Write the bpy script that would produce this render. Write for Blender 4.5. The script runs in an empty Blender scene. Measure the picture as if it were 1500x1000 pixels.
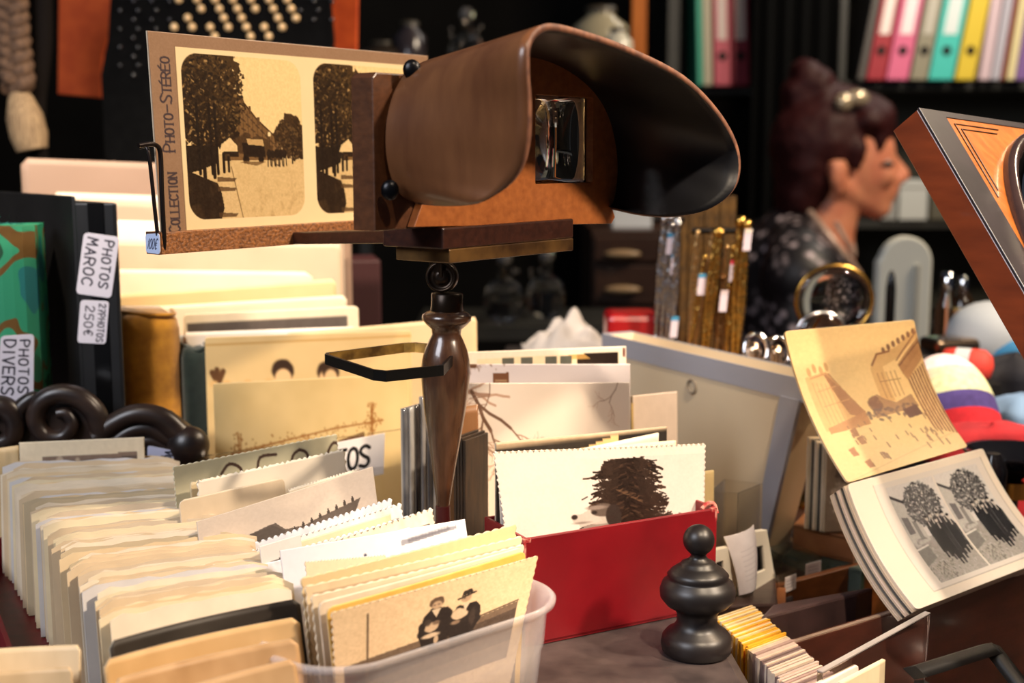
import bpy, bmesh, math, random
import numpy as np
from mathutils import Vector, Matrix, Euler

# ------------------------------------------------------------------ camera, world, lights, exposure
ZC = 1.20                       # camera height
F = 1900.0                      # focal length in pixels of the 1500 px wide frame
PITCH = math.atan(280.0 / F)    # looking slightly down
SC = bpy.context.scene
COL = SC.collection
cam_d = bpy.data.cameras.new('camera'); cam = bpy.data.objects.new('camera', cam_d); COL.objects.link(cam)
cam.location = (0, 0, ZC); cam.rotation_euler = (math.pi / 2 - PITCH, 0, 0)
cam_d.sensor_width = 36.0; cam_d.lens = F * 36.0 / 1500.0
cam_d.clip_start = 0.02
cam_d.dof.use_dof = True; cam_d.dof.focus_distance = 0.575; cam_d.dof.aperture_fstop = 9.5
SC.camera = cam
SC.view_settings.view_transform = 'Standard'; SC.view_settings.look = 'None'
SC.view_settings.gamma = 1.0; SC.view_settings.use_curve_mapping = False
SC.view_settings.exposure = 0.0
world = bpy.data.worlds.new('world'); SC.world = world; world.use_nodes = True
world.node_tree.nodes['Background'].inputs[0].default_value = (0.55, 0.62, 0.8, 1)
world.node_tree.nodes['Background'].inputs[1].default_value = 0.05

def lamp(name, kind, loc, target, power, color, size=0.1, spot=None, blend=0.4):
    d = bpy.data.lights.new(name, kind); o = bpy.data.objects.new(name, d); COL.objects.link(o)
    o.location = loc; d.energy = power; d.color = color
    v = Vector(target) - Vector(loc); o.rotation_euler = v.to_track_quat('-Z', 'Y').to_euler()
    if kind == 'AREA': d.size = size
    else: d.shadow_soft_size = size
    if spot: d.spot_size = math.radians(spot); d.spot_blend = blend
    return o
lamp('stall_spot_right', 'SPOT', (0.95, 0.12, 1.95), (0.0, 0.60, 1.05), 95, (1.0, 0.80, 0.60), 0.05, 70, 0.5)
lamp('stall_spot_cards', 'SPOT', (-0.40, 0.20, 2.15), (-0.26, 1.02, 1.16), 115, (1.0, 0.82, 0.60), 0.04, 30, 0.8)
lamp('window_light_left', 'AREA', (-0.85, -0.25, 1.85), (-0.1, 0.5, 1.0), 16, (0.90, 0.92, 1.0), 0.6)
lamp('ceiling_spot_album', 'SPOT', (1.1, 0.55, 2.3), (0.30, 0.66, 1.05), 62, (1.0, 0.74, 0.48), 0.03, 30, 0.6)
lamp('fill_spot_front', 'SPOT', (0.34, -0.20, 2.25), (0.20, 0.68, 1.0), 85, (1.0, 0.80, 0.58), 0.03, 26, 0.5)  # added fill spot that brightens the slide mounts and the bin
lamp('shop_lamp', 'AREA', (1.35, 1.25, 2.5), (0.75, 2.4, 1.15), 44, (1.0, 0.80, 0.58), 0.4)
lamp('shelf_lamp', 'AREA', (1.3, 2.7, 2.4), (1.25, 3.7, 1.5), 19, (1.0, 0.92, 0.80), 0.5)

# ------------------------------------------------------------------ helpers
SP, CP = math.sin(PITCH), math.cos(PITCH)
def ray(px, py):
    x = (px - 750) / F; y = (500 - py) / F
    return Vector((x, CP + y * SP, -SP + y * CP))
def P(px, py, Y):
    d = ray(px, py); return Vector((0, 0, ZC)) + d * (Y / d.y)
def PZ(px, py, z):
    d = ray(px, py); return Vector((0, 0, ZC)) + d * ((z - ZC) / d.z)
def PN(px, py, p0, n):
    d = ray(px, py); o = Vector((0, 0, ZC)); return o + d * ((Vector(p0) - o).dot(n) / d.dot(n))

def lin(c):
    c = np.asarray(c, float) / 255.0
    return np.where(c <= 0.04045, c / 12.92, ((c + 0.055) / 1.055) ** 2.4)
def L4(c): return tuple(lin(c)) + (1.0,)

MATS = {}
def mat(name, c, rough=0.6, metal=0.0, c2=None, scale=40.0, detail=4.0, stretch=None, bump=0.0, spec=0.5, contrast=(0.35, 0.65), sheen=0.0, coat=0.0):
    if name in MATS: return MATS[name]
    m = bpy.data.materials.new(name); m.use_nodes = True; nt = m.node_tree; b = nt.nodes['Principled BSDF']
    b.inputs['Base Color'].default_value = L4(c); b.inputs['Roughness'].default_value = rough; b.inputs['Metallic'].default_value = metal
    b.inputs['Specular IOR Level'].default_value = spec; b.inputs['Sheen Weight'].default_value = sheen; b.inputs['Coat Weight'].default_value = coat
    if c2 is not None or bump:
        tc = nt.nodes.new('ShaderNodeTexCoord'); mp = nt.nodes.new('ShaderNodeMapping'); no = nt.nodes.new('ShaderNodeTexNoise')
        nt.links.new(tc.outputs['Object'], mp.inputs[0]); nt.links.new(mp.outputs[0], no.inputs['Vector'])
        if stretch: mp.inputs['Scale'].default_value = stretch
        no.inputs['Scale'].default_value = scale; no.inputs['Detail'].default_value = detail
        if c2 is not None:
            r = nt.nodes.new('ShaderNodeValToRGB'); r.color_ramp.elements[0].position = contrast[0]; r.color_ramp.elements[1].position = contrast[1]
            r.color_ramp.elements[0].color = L4(c); r.color_ramp.elements[1].color = L4(c2)
            nt.links.new(no.outputs['Fac'], r.inputs[0]); nt.links.new(r.outputs[0], b.inputs['Base Color'])
        if bump:
            bp = nt.nodes.new('ShaderNodeBump'); bp.inputs['Strength'].default_value = bump; bp.inputs['Distance'].default_value = 0.001
            nt.links.new(no.outputs['Fac'], bp.inputs['Height']); nt.links.new(bp.outputs[0], b.inputs['Normal'])
    MATS[name] = m
    return m
def wood(name, c, c2, scale=30, stretch=(1, 12, 12), rough=0.35, coat=0.2, bump=0.15):
    return mat(name, c, rough, 0, c2, scale, 6, stretch, bump, 0.5, (0.3, 0.7), 0, coat)
def glass(name, c=(255, 255, 255), rough=0.02, ior=1.45, alpha=None):
    if name in MATS: return MATS[name]
    m = bpy.data.materials.new(name); m.use_nodes = True; nt = m.node_tree; b = nt.nodes['Principled BSDF']
    b.inputs['Base Color'].default_value = L4(c); b.inputs['Roughness'].default_value = rough
    b.inputs['IOR'].default_value = ior; b.inputs['Transmission Weight'].default_value = 1.0
    if alpha is not None: b.inputs['Alpha'].default_value = alpha
    MATS[name] = m
    return m
def printed(name='photo_print', rough=0.5, spec=0.35, coat=0.0):
    if name in MATS: return MATS[name]
    m = bpy.data.materials.new(name); m.use_nodes = True; nt = m.node_tree; b = nt.nodes['Principled BSDF']
    a = nt.nodes.new('ShaderNodeVertexColor'); a.layer_name = 'ink'
    nt.links.new(a.outputs[0], b.inputs['Base Color']); b.inputs['Roughness'].default_value = rough; b.inputs['Specular IOR Level'].default_value = spec
    b.inputs['Coat Weight'].default_value = coat; b.inputs['Coat Roughness'].default_value = 0.15
    MATS[name] = m
    return m

def link(o, parent=None):
    COL.objects.link(o)
    if parent is not None:
        o.parent = parent; o.matrix_parent_inverse = parent.matrix_basis.inverted()
    return o
def tag(o, label=None, cat=None, group=None, kind=None):
    if label: o['label'] = label
    if cat: o['category'] = cat
    if group: o['group'] = group
    if kind: o['kind'] = kind
    return o
def empty(name, loc, label, cat, group=None):
    o = bpy.data.objects.new(name, None); o.empty_display_size = 0.02; o.location = loc; COL.objects.link(o)
    return tag(o, label, cat, group)
def obj_from(name, verts, faces, m, parent=None, smooth=False, mats=None, fmat=None):
    """one mesh object; vertices in world space, origin moved to the foot of the shape"""
    V = np.asarray([tuple(v) for v in verts], float)
    org = np.array([(V[:, 0].min() + V[:, 0].max()) / 2, (V[:, 1].min() + V[:, 1].max()) / 2, V[:, 2].min()])
    me = bpy.data.meshes.new(name); me.from_pydata((V - org).tolist(), [], faces); me.update()
    for mm in (mats or [m]): me.materials.append(mm)
    if fmat is not None: me.polygons.foreach_set('material_index', fmat)
    if smooth: me.polygons.foreach_set('use_smooth', [True] * len(me.polygons))
    o = bpy.data.objects.new(name, me); o.location = org
    return link(o, parent)
class MB:
    """collects shapes (world space) into one mesh"""
    def __init__(s): s.v = []; s.f = []; s.sm = []
    def add(s, vs, fs, smooth=False):
        n = len(s.v); s.v += [tuple(v) for v in vs]; s.f += [tuple(i + n for i in f) for f in fs]; s.sm += [smooth] * len(fs)
        return s
    def hexa(s, c8):                 # 4 bottom (ccw seen from above) then 4 top
        return s.add(c8, [(3, 2, 1, 0), (4, 5, 6, 7), (0, 1, 5, 4), (1, 2, 6, 5), (2, 3, 7, 6), (3, 0, 4, 7)])
    def box(s, o, a, b, c):          # corner o and three edge vectors
        o = Vector(o); a = Vector(a); b = Vector(b); c = Vector(c)
        return s.hexa([o, o + a, o + a + b, o + b, o + c, o + a + c, o + a + b + c, o + b + c])
    def bbox(s, ctr, size, rz=0.0):
        R = Matrix.Rotation(rz, 3, 'Z'); a = R @ Vector((size[0], 0, 0)); b = R @ Vector((0, size[1], 0)); c = Vector((0, 0, size[2]))
        return s.box(Vector(ctr) - a / 2 - b / 2 - c / 2, a, b, c)
    def lathe(s, ctr, prof, seg=32, axis=(0, 0, 1)):   # prof: (radius, height) from bottom to top
        ax = Vector(axis).normalized(); q = Vector((0, 0, 1)).rotation_difference(ax)
        vs = []; fs = []; n = len(prof)
        for r, h in prof:
            for k in range(seg):
                t = 2 * math.pi * k / seg
                vs.append(Vector(ctr) + q @ Vector((r * math.cos(t), r * math.sin(t), h)))
        for i in range(n - 1):
            for k in range(seg):
                k2 = (k + 1) % seg; fs.append((i * seg + k, i * seg + k2, (i + 1) * seg + k2, (i + 1) * seg + k))
        s.add(vs, fs, True)
        s.add(vs[:seg], [tuple(reversed(range(seg)))]); s.add(vs[-seg:], [tuple(range(seg))])
        return s
    def tube(s, pts, r, seg=8, closed=False, flat=1.0):
        pts = [Vector(p) for p in pts]; n = len(pts); rs = r if isinstance(r, (list, tuple)) else [r] * n
        vs = []; fs = []; up = None
        for i, p in enumerate(pts):
            if closed: t = pts[(i + 1) % n] - pts[i - 1]
            else: t = pts[min(i + 1, n - 1)] - pts[max(i - 1, 0)]
            t.normalize()
            if up is None:
                up = Vector((0, 0, 1)) if abs(t.z) < 0.9 else Vector((0, 1, 0))
            a = t.cross(up).normalized(); b = a.cross(t).normalized(); up = b
            for k in range(seg):
                w = 2 * math.pi * k / seg
                vs.append(p + a * math.cos(w) * rs[i] + b * math.sin(w) * rs[i] * flat)
        m = n if closed else n - 1
        for i in range(m):
            j = (i + 1) % n
            for k in range(seg):
                k2 = (k + 1) % seg; fs.append((i * seg + k, i * seg + k2, j * seg + k2, j * seg + k))
        s.add(vs, fs, True)
        if not closed:
            s.add(vs[:seg], [tuple(reversed(range(seg)))]); s.add(vs[-seg:], [tuple(range(seg))])
        return s
    def ball(s, c, r, seg=16, ring=10, sc=(1, 1, 1), rot=None):
        vs = []; fs = []
        for i in range(ring + 1):
            t = math.pi * i / ring
            for k in range(seg):
                w = 2 * math.pi * k / seg
                v = Vector((r * sc[0] * math.sin(t) * math.cos(w), r * sc[1] * math.sin(t) * math.sin(w), -r * sc[2] * math.cos(t)))
                if rot is not None: v = rot @ v
                vs.append(Vector(c) + v)
        for i in range(ring):
            for k in range(seg):
                k2 = (k + 1) % seg; fs.append((i * seg + k, i * seg + k2, (i + 1) * seg + k2, (i + 1) * seg + k))
        return s.add(vs, fs, True)
    def build(s, name, m, parent=None, bevel=0.0, smooth=None):
        o = obj_from(name, s.v, s.f, m, parent)
        sm = s.sm if smooth is None else [smooth] * len(s.f)
        o.data.polygons.foreach_set('use_smooth', sm)
        if bevel:
            b = o.modifiers.new('edge', 'BEVEL'); b.width = bevel; b.segments = 2; b.limit_method = 'ANGLE'; b.angle_limit = 0.7
        return o
def spline(pts, n=8, closed=False):
    """Catmull-Rom through points"""
    pts = [Vector(p) for p in pts]; N = len(pts); out = []
    for i in range(N if closed else N - 1):
        if closed: a, b, c, d = pts[i - 1], pts[i], pts[(i + 1) % N], pts[(i + 2) % N]
        else: a, b, c, d = pts[max(i - 1, 0)], pts[i], pts[i + 1], pts[min(i + 2, N - 1)]
        for k in range(n):
            t = k / n
            out.append(0.5 * ((2 * b) + (c - a) * t + (2 * a - 5 * b + 4 * c - d) * t * t + (3 * b - a - 3 * c + d) * t ** 3))
    if not closed: out.append(pts[-1])
    return out
def shape2d(name, loops, depth, o, X, Y, N, m, parent=None, bevel=0.0):
    """flat outline with holes in the plane o + x*X + y*Y, thickness depth centred on it along N"""
    cu = bpy.data.curves.new(name, 'CURVE'); cu.dimensions = '2D'; cu.fill_mode = 'BOTH'; cu.extrude = depth / 2 - bevel; cu.bevel_depth = bevel; cu.bevel_resolution = 1
    if bevel: cu.offset = -bevel
    for lp in loops:
        sp = cu.splines.new('POLY'); sp.points.add(len(lp) - 1); sp.use_cyclic_u = True
        for i, q in enumerate(lp): sp.points[i].co = (q[0], q[1], 0, 1)
    t = bpy.data.objects.new('tmp', cu); COL.objects.link(t)
    dg = bpy.context.evaluated_depsgraph_get(); me = bpy.data.meshes.new_from_object(t.evaluated_get(dg))
    bpy.data.objects.remove(t); bpy.data.curves.remove(cu)
    V = [Vector(o) + Vector(X) * v.co.x + Vector(Y) * v.co.y + Vector(N) * v.co.z for v in me.vertices]
    fs = [tuple(p.vertices) for p in me.polygons]
    bpy.data.meshes.remove(me)
    return obj_from(name, V, fs, m, parent)
def rrect(x0, y0, x1, y1, r, n=6):
    out = []
    for cx, cy, a in ((x1 - r, y1 - r, 0), (x0 + r, y1 - r, 90), (x0 + r, y0 + r, 180), (x1 - r, y0 + r, 270)):
        for k in range(n + 1):
            t = math.radians(a + 90 * k / n); out.append((cx + r * math.cos(t), cy + r * math.sin(t)))
    return out

# ------------------------------------------------------------------ print raster (flat print on paper)
def vnoise(h, w, cell, seed, octv=3):
    rng = np.random.RandomState(seed); out = np.zeros((h, w)); amp = 1; tot = 0
    for _ in range(octv):
        gh, gw = int(h / cell) + 3, int(w / cell) + 3; g = rng.rand(gh, gw)
        y = np.arange(h) / cell; x = np.arange(w) / cell; yi = y.astype(int); xi = x.astype(int)
        fy = (y - yi)[:, None]; fx = (x - xi)[None, :]; fy = fy * fy * (3 - 2 * fy); fx = fx * fx * (3 - 2 * fx)
        a = g[yi][:, xi]; b = g[yi][:, xi + 1]; c = g[yi + 1][:, xi]; d = g[yi + 1][:, xi + 1]
        out += amp * ((a * (1 - fx) + b * fx) * (1 - fy) + (c * (1 - fx) + d * fx) * fy); tot += amp; amp *= 0.55; cell = max(cell / 2, 1.01)
    return out / tot
class Ras:
    def __init__(s, w, h, c):
        s.w, s.h = w, h; s.a = np.zeros((h, w, 3)); s.a[:] = c
        s.Y, s.X = np.mgrid[0:h, 0:w] + 0.5; s.ys = 1.0
    def mask(s, m, c, al=1.0):
        m = np.clip(m, 0, 1)[..., None] * al; s.a = s.a * (1 - m) + np.asarray(c, float) * m; return s
    def poly(s, pts, c, al=1.0):
        pts = [(x * s.w, y * s.h * s.ys) for x, y in pts]; ins = np.zeros((s.h, s.w), bool); n = len(pts)
        for i in range(n):
            (x1, y1), (x2, y2) = pts[i], pts[(i + 1) % n]
            if y1 == y2: continue
            cnd = (s.Y < y1) != (s.Y < y2); ins ^= cnd & (s.X < x1 + (s.Y - y1) * (x2 - x1) / (y2 - y1))
        return s.mask(ins.astype(float), c, al)
    def ell(s, cx, cy, rx, ry, c, al=1.0, soft=1.0, rag=0, seed=1):
        cy, ry = cy * s.ys, ry * s.ys
        d = np.sqrt(((s.X - cx * s.w) / (rx * s.w)) ** 2 + ((s.Y - cy * s.h) / (ry * s.h)) ** 2)
        if rag: d = d + rag * (vnoise(s.h, s.w, max(3, s.w / 22), seed) - 0.5) * 2
        return s.mask((1 - d) * min(rx * s.w, ry * s.h) / soft + 0.5, c, al)
    def line(s, pts, wd, c, al=1.0):
        for (x1, y1), (x2, y2) in zip(pts[:-1], pts[1:]):
            x1, x2, y1, y2 = x1 * s.w, x2 * s.w, y1 * s.h * s.ys, y2 * s.h * s.ys
            X0, X1 = int(max(min(x1, x2) - wd - 2, 0)), int(min(max(x1, x2) + wd + 3, s.w)); Y0, Y1 = int(max(min(y1, y2) - wd - 2, 0)), int(min(max(y1, y2) + wd + 3, s.h))
            if X0 >= X1 or Y0 >= Y1: continue
            X = s.X[Y0:Y1, X0:X1]; Y = s.Y[Y0:Y1, X0:X1]; dx, dy = x2 - x1, y2 - y1; q = dx * dx + dy * dy + 1e-9
            t = np.clip(((X - x1) * dx + (Y - y1) * dy) / q, 0, 1); d = np.hypot(X - x1 - t * dx, Y - y1 - t * dy)
            m = np.clip(wd / 2 - d + 0.5, 0, 1)[..., None] * al; s.a[Y0:Y1, X0:X1] = s.a[Y0:Y1, X0:X1] * (1 - m) + np.asarray(c, float) * m
        return s
    def grain(s, amt, cell=3, seed=5):
        s.a = np.clip(s.a + (vnoise(s.h, s.w, cell, seed) - 0.5)[..., None] * amt, 0, 255); return s
    def paste(s, img, x0, y0, mask=None):
        h, w = img.shape[:2]; m = np.ones((h, w)) if mask is None else mask
        s.a[y0:y0 + h, x0:x0 + w] = s.a[y0:y0 + h, x0:x0 + w] * (1 - m[..., None]) + img * m[..., None]; return s
O_ = [(0.5, 0), (0.15, 0.12), (0, 0.5), (0.15, 0.88), (0.5, 1), (0.85, 0.88), (1, 0.5), (0.85, 0.12), (0.5, 0)]
GLYPH = {
 'A': [[(0, 1), (.5, 0), (1, 1)], [(.2, .62), (.8, .62)]], 'C': [[(1, .15), (.6, 0), (.15, .15), (0, .5), (.15, .85), (.6, 1), (1, .85)]],
 'D': [[(0, 0), (0, 1), (.6, .95), (1, .5), (.6, .05), (0, 0)]], 'E': [[(1, 0), (0, 0), (0, 1), (1, 1)], [(0, .48), (.8, .48)]],
 'H': [[(0, 0), (0, 1)], [(1, 0), (1, 1)], [(0, .5), (1, .5)]], 'I': [[(.5, 0), (.5, 1)]], 'L': [[(0, 0), (0, 1), (1, 1)]],
 'M': [[(0, 1), (.1, 0), (.5, .6), (.9, 0), (1, 1)]], 'N': [[(0, 1), (0, 0), (1, 1), (1, 0)]], 'O': [O_], '0': [O_],
 'P': [[(0, 1), (0, 0), (.7, .03), (1, .25), (.7, .5), (0, .52)]], 'R': [[(0, 1), (0, 0), (.7, .03), (1, .25), (.7, .5), (0, .52), (.4, .52), (1, 1)]],
 'S': [[(1, .12), (.6, 0), (.15, .08), (.05, .28), (.4, .47), (.85, .62), (.95, .82), (.6, 1), (0, .92)]], 'T': [[(0, 0), (1, 0)], [(.5, 0), (.5, 1)]],
 'V': [[(0, 0), (.5, 1), (1, 0)]], 'U': [[(0, 0), (0, .75), (.3, 1), (.7, 1), (1, .75), (1, 0)]], '-': [[(.15, .55), (.85, .55)]],
 '1': [[(.2, .3), (.6, 0), (.55, 1)]], '2': [[(0, .2), (.4, 0), (.9, .15), (.85, .4), (0, 1), (1, 1)]], '3': [[(.05, .1), (.6, 0), (.95, .2), (.4, .45), (1, .7), (.6, 1), (0, .9)]],
 '5': [[(1, 0), (.2, 0), (.1, .42), (.7, .42), (1, .7), (.6, 1), (0, .95)]], '7': [[(0, 0), (1, 0), (.35, 1)], [(.25, .5), (.8, .5)]],
 '9': [[(.9, .3), (.5, .5), (.1, .35), (.2, .05), (.7, 0), (.9, .2), (.7, 1)]], '\u20ac': [[(1, .12), (.6, 0), (.25, .25), (.2, .6), (.5, 1), (1, .9)], [(0, .42), (.75, .42)], [(0, .6), (.7, .6)]],
 'F': [[(1, 0), (0, 0), (0, 1)], [(0, .48), (.75, .48)]], ' ': []}
def write(r, txt, x, y, h, wd, c, d='right', aspect=0.6, gap=0.25, slant=0.0, serif=False, jitter=0.0, seed=3):
    """lettering in raster pixels: start corner x, y, height h, direction right, down (turned clockwise) or up"""
    rnd = random.Random(seed); pos = 0.0
    for ch in txt:
        small = ch.islower(); acc = ch in '\u00c9\u00e9'; g = GLYPH[('E' if acc else ch.upper())]
        hh = h * (0.78 if small else 1.0); base = h - hh; w = hh * aspect * (0.5 if ch.upper() in 'I1' else 1.0)
        jy = rnd.uniform(-jitter, jitter) * h
        def T(q):
            u = pos + q[0] * w + slant * (1 - q[1]) * hh; v = base + q[1] * hh + jy
            if d == 'right': X, Y = x + u, y + v
            elif d == 'down': X, Y = x - v, y + u
            else: X, Y = x + v, y - u
            return (X / r.w, Y / r.h / r.ys)
        for st in g:
            if ch.upper() in 'OCDPRSU02359\u20ac' and len(st) > 4:
                st = [(p.x, p.y) for p in spline([(a_, b_, 0) for a_, b_ in st], 4)]
            r.line([T(q) for q in st], wd, c)
            if serif:
                for q in (st[0], st[-1]):
                    if st[0] != st[-1]: r.line([T((q[0] - .16, q[1])), T((q[0] + .16, q[1]))], wd * .8, c)
        if acc: r.line([T((.35, -.12)), T((.75, -.3))], wd, c)
        pos += w + gap * h * (0.8 if small else 1.0)
    return r
def sheet(name, TL, TR, BR, BL, img, m=None, parent=None, thick=0.0006, bow=0.0, bowv=0.0, deckle=0.0, teeth=26, corner=0.0, sub=None):
    """printed sheet between four world corners: the picture is a colour attribute on a fine grid"""
    h, w = img.shape[:2]
    TL, TR, BR, BL = [np.array(tuple(p)) for p in (TL, TR, BR, BL)]
    u = np.linspace(0, 1, w)[None, :, None]; v = np.linspace(0, 1, h)[:, None, None]
    nrm = np.cross(TR - TL, TL - BL); nrm /= np.linalg.norm(nrm)
    U, V = np.broadcast_to(u, (h, w, 1)).copy(), np.broadcast_to(v, (h, w, 1)).copy()
    if deckle:
        pu = np.abs(np.sin(np.linspace(0, math.pi * teeth, w))); pv = np.abs(np.sin(np.linspace(0, math.pi * teeth * 0.7, h)))
        V[0, :, 0] = deckle * (1 - pu); V[-1, :, 0] = 1 - deckle * (1 - pu); U[:, 0, 0] = deckle * .7 * (1 - pv); U[:, -1, 0] = 1 - deckle * .7 * (1 - pv)
    if corner:
        asp = np.linalg.norm(TR - TL) / np.linalg.norm(TL - BL); ru, rv = corner, corner * asp
        for vv in (0, 1):
            dv = np.abs(V - vv); inn = dv < rv; s_ = ru * (1 - np.sqrt(np.clip(1 - ((rv - dv) / rv) ** 2, 0, 1)))
            U = np.where(inn, s_ + U * (1 - 2 * s_), U)
    pts = (TL * (1 - U) + TR * U) * (1 - V) + (BL * (1 - U) + BR * U) * V + nrm * (bow * 4 * U * (1 - U) + bowv * 4 * V * (1 - V))
    front = pts.reshape(-1, 3)
    idx = np.arange(h * w).reshape(h, w)
    q = np.stack([idx[:-1, :-1], idx[1:, :-1], idx[1:, 1:], idx[:-1, 1:]], -1).reshape(-1, 4)
    loop = np.concatenate([idx[0, :], idx[1:, -1], idx[-1, -2::-1], idx[-2:0:-1, 0]])
    nb = len(loop); back = front[loop] - nrm * thick; bi = np.arange(nb) + h * w
    full = abs(bow) > .0014
    if full: back = front - nrm * thick; bi = loop + h * w
    sk = np.stack([loop, np.roll(loop, -1), np.roll(bi, -1), bi], -1)
    Rb = np.arange(w - 1, w + h - 1); Lb = np.concatenate([[0], np.arange(nb - 1, nb - h + 1, -1), [w + h - 2 + w - 1]])
    bk = q[:, ::-1] + h * w if full else np.stack([bi[Lb[:-1]], bi[Rb[:-1]], bi[Rb[1:]], bi[Lb[1:]]], -1)
    allv = np.concatenate([front, back]); allf = np.concatenate([q, sk, bk])
    org = np.array([allv[:, 0].mean(), allv[:, 1].mean(), allv[:, 2].min()])
    me = bpy.data.meshes.new(name); nv, nf = len(allv), len(allf)
    me.vertices.add(nv); me.vertices.foreach_set('co', (allv - org).astype(np.float32).ravel())
    me.loops.add(nf * 4); me.loops.foreach_set('vertex_index', allf.astype(np.int32).ravel())
    me.polygons.add(nf); me.polygons.foreach_set('loop_start', np.arange(0, nf * 4, 4, dtype=np.int32)); me.polygons.foreach_set('loop_total', np.full(nf, 4, np.int32))
    me.update(calc_edges=True)
    at = me.color_attributes.new('ink', 'FLOAT_COLOR', 'POINT'); c = np.ones((nv, 4)); c[:h * w, :3] = lin(img.reshape(-1, 3)); c[h * w:, :3] = lin((226, 208, 180))
    at.data.foreach_set('color', c.astype(np.float32).ravel())
    sm = np.zeros(nf, bool); sm[:len(q)] = True; me.polygons.foreach_set('use_smooth', sm)
    me.materials.append(m or printed())
    o = bpy.data.objects.new(name, me); o.location = org
    return link(o, parent)
def upright(TL, TR, h, lean=0.0):
    """four corners of a card standing upright: top edge and height; lean > 0 puts the foot nearer the camera"""
    TL, TR = Vector(TL), Vector(TR); u = TR - TL; n = Vector((u.y, -u.x, 0)).normalized()
    d = Vector((0, 0, -1)) * math.cos(lean) + n * math.sin(lean)
    return TL, TR, TR + d * h, TL + d * h
def flat_img(c, w=24, h=16, amt=10, seed=1): return Ras(w, h, c).grain(amt, 5, seed).a
E = Vector((0.615, 0.7885, 0)).normalized(); N = Vector((E.y, -E.x, 0)); Z = Vector((0, 0, 1))
CHEST = ZC - 0.222             # top of the black lacquered chest
TABLE = ZC - 0.300             # stall table
# ------------------------------------------------------------------ room shell and stall furniture
black_wood = mat('black_lacquer', (50, 42, 42), 0.45, 0, (76, 65, 63), 60, 5, None, 0.25, 0.5)
dark = mat('dark_paint', (17, 16, 16), 0.7)
MB().bbox((0.3, 2.2, -0.05), (7, 5.2, 0.1)).build('floor', mat('floor_wood', (48, 36, 28), 0.6, 0, (62, 46, 36), 8))['kind'] = 'structure'
MB().bbox((0.3, 4.45, 1.4), (7, 0.1, 2.8)).build('wall_back', mat('back_wall', (14, 13, 13), 0.9, 0, (19, 18, 17), 5, spec=.15))['kind'] = 'structure'
MB().bbox((-3.15, 2.2, 1.4), (0.1, 5.2, 2.8)).build('wall_left', mat('side_wall', (36, 32, 30), 0.85))['kind'] = 'structure'
MB().bbox((3.75, 2.2, 1.4), (0.1, 5.2, 2.8)).build('wall_right', mat('side_wall', (36, 32, 30), 0.85))['kind'] = 'structure'

tb = empty('stall_table', (0.1, 0.95, 0), 'long dark wooden stall table carrying the boxes of old photographs', 'table')
MB().bbox((0.15, 0.95, TABLE - 0.02), (1.7, 1.35, 0.04)).build('tabletop', wood('table_wood', (40, 24, 18), (56, 34, 24), 20), tb, 0.004)
for x in (-0.62, 0.92):
    for y in (0.34, 1.56):
        MB().bbox((x, y, (TABLE - 0.04) / 2), (0.07, 0.07, TABLE - 0.04)).build('leg', wood('table_wood', (40, 24, 18), (56, 34, 24)), tb)

# black chest: lid with a rounded front corner, finial at the corner
ch = empty('lacquered_chest', (-0.25, 0.72, TABLE), 'black lacquered wooden chest whose worn lid carries the red box and the finial', 'chest')
a = math.radians(14)
def chest_slab(x1, y0, z0, z1, r):
    pts = [(-0.62, 1.065), (-0.62, y0)]
    for k in range(7):
        t = math.radians(-90 + 90 * k / 6); pts.append((x1 - r + r * math.cos(t), y0 + r + r * math.sin(t)))
    pts.append((x1 - 0.012, 0.66)); pts.append((x1 - 0.03, 0.75)); pts.append((x1 - 0.09, 1.065))
    return pts
p = chest_slab(0.107, 0.40, 0, 0, 0.03)
shape2d('lid', [p], 0.026, (0, 0, CHEST - 0.013), (1, 0, 0), (0, 1, 0), (0, 0, 1), black_wood, ch, 0.006)
p = chest_slab(0.097, 0.41, 0, 0, 0.025)
shape2d('body', [p], CHEST - 0.026 - TABLE, (0, 0, (CHEST - 0.026 + TABLE) / 2), (1, 0, 0), (0, 1, 0), (0, 0, 1), black_wood, ch)
fin_m = mat('ebonised_wood', (20, 17, 18), 0.40, 0, (32, 26, 26), 30, 4, None, 0.1, 0.5)
fc = PZ(1020, 955, CHEST)
k = fc.y / F / CP * 0.985
prof = [(48, 0), (53, 5), (55, 16), (53, 28), (47, 36), (37, 42), (31, 52), (31, 66), (36, 76), (48, 82), (57, 94), (58, 106), (54, 118), (47, 124), (45, 128), (47, 131), (41, 138), (32, 145), (27, 147), (26, 151), (20, 154), (14, 158), (11, 164), (14, 168)]
prof = [(r * k, h * k * .95) for r, h in prof]
fb = MB().lathe(fc, prof, 48)
fb.ball(fc + Vector((0, 0, 179 * k)), 24 * k, 32, 20)
fb.build('finial', fin_m, ch)

# ------------------------------------------------------------------ stereoscope
B0 = Vector((-0.0005, 0.570, P(735, 330, 0.56).z)); zb = B0.z          # foot of the lens board
oak = wood('lens_board_wood', (150, 84, 40), (176, 104, 52), 25, (1.5, 12, 12), 0.38)
walnut = wood('walnut_wood', (70, 42, 26), (92, 56, 34), 25, (2, 14, 14), 0.35)
dwood = wood('dark_mahogany', (46, 24, 18), (64, 34, 24), 25, (2, 14, 14), 0.35)
st_z = CHEST
stx, sty = -0.0330, 0.612
stereo = empty('stereoscope', (stx, sty, CHEST), 'antique hand-turned stereo viewer with brown hood on a slim wooden pedestal', 'stereoscope')
BA = [(608, 297), (590, 288), (577, 270), (569, 245), (565, 215), (566, 180), (572, 150), (582, 125), (597, 104), (620, 90), (660, 79), (710, 73), (760, 73), (800, 82), (838, 102), (868, 130), (888, 165), (899, 205), (903, 240), (902, 270), (898, 292), (894, 305)]
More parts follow.
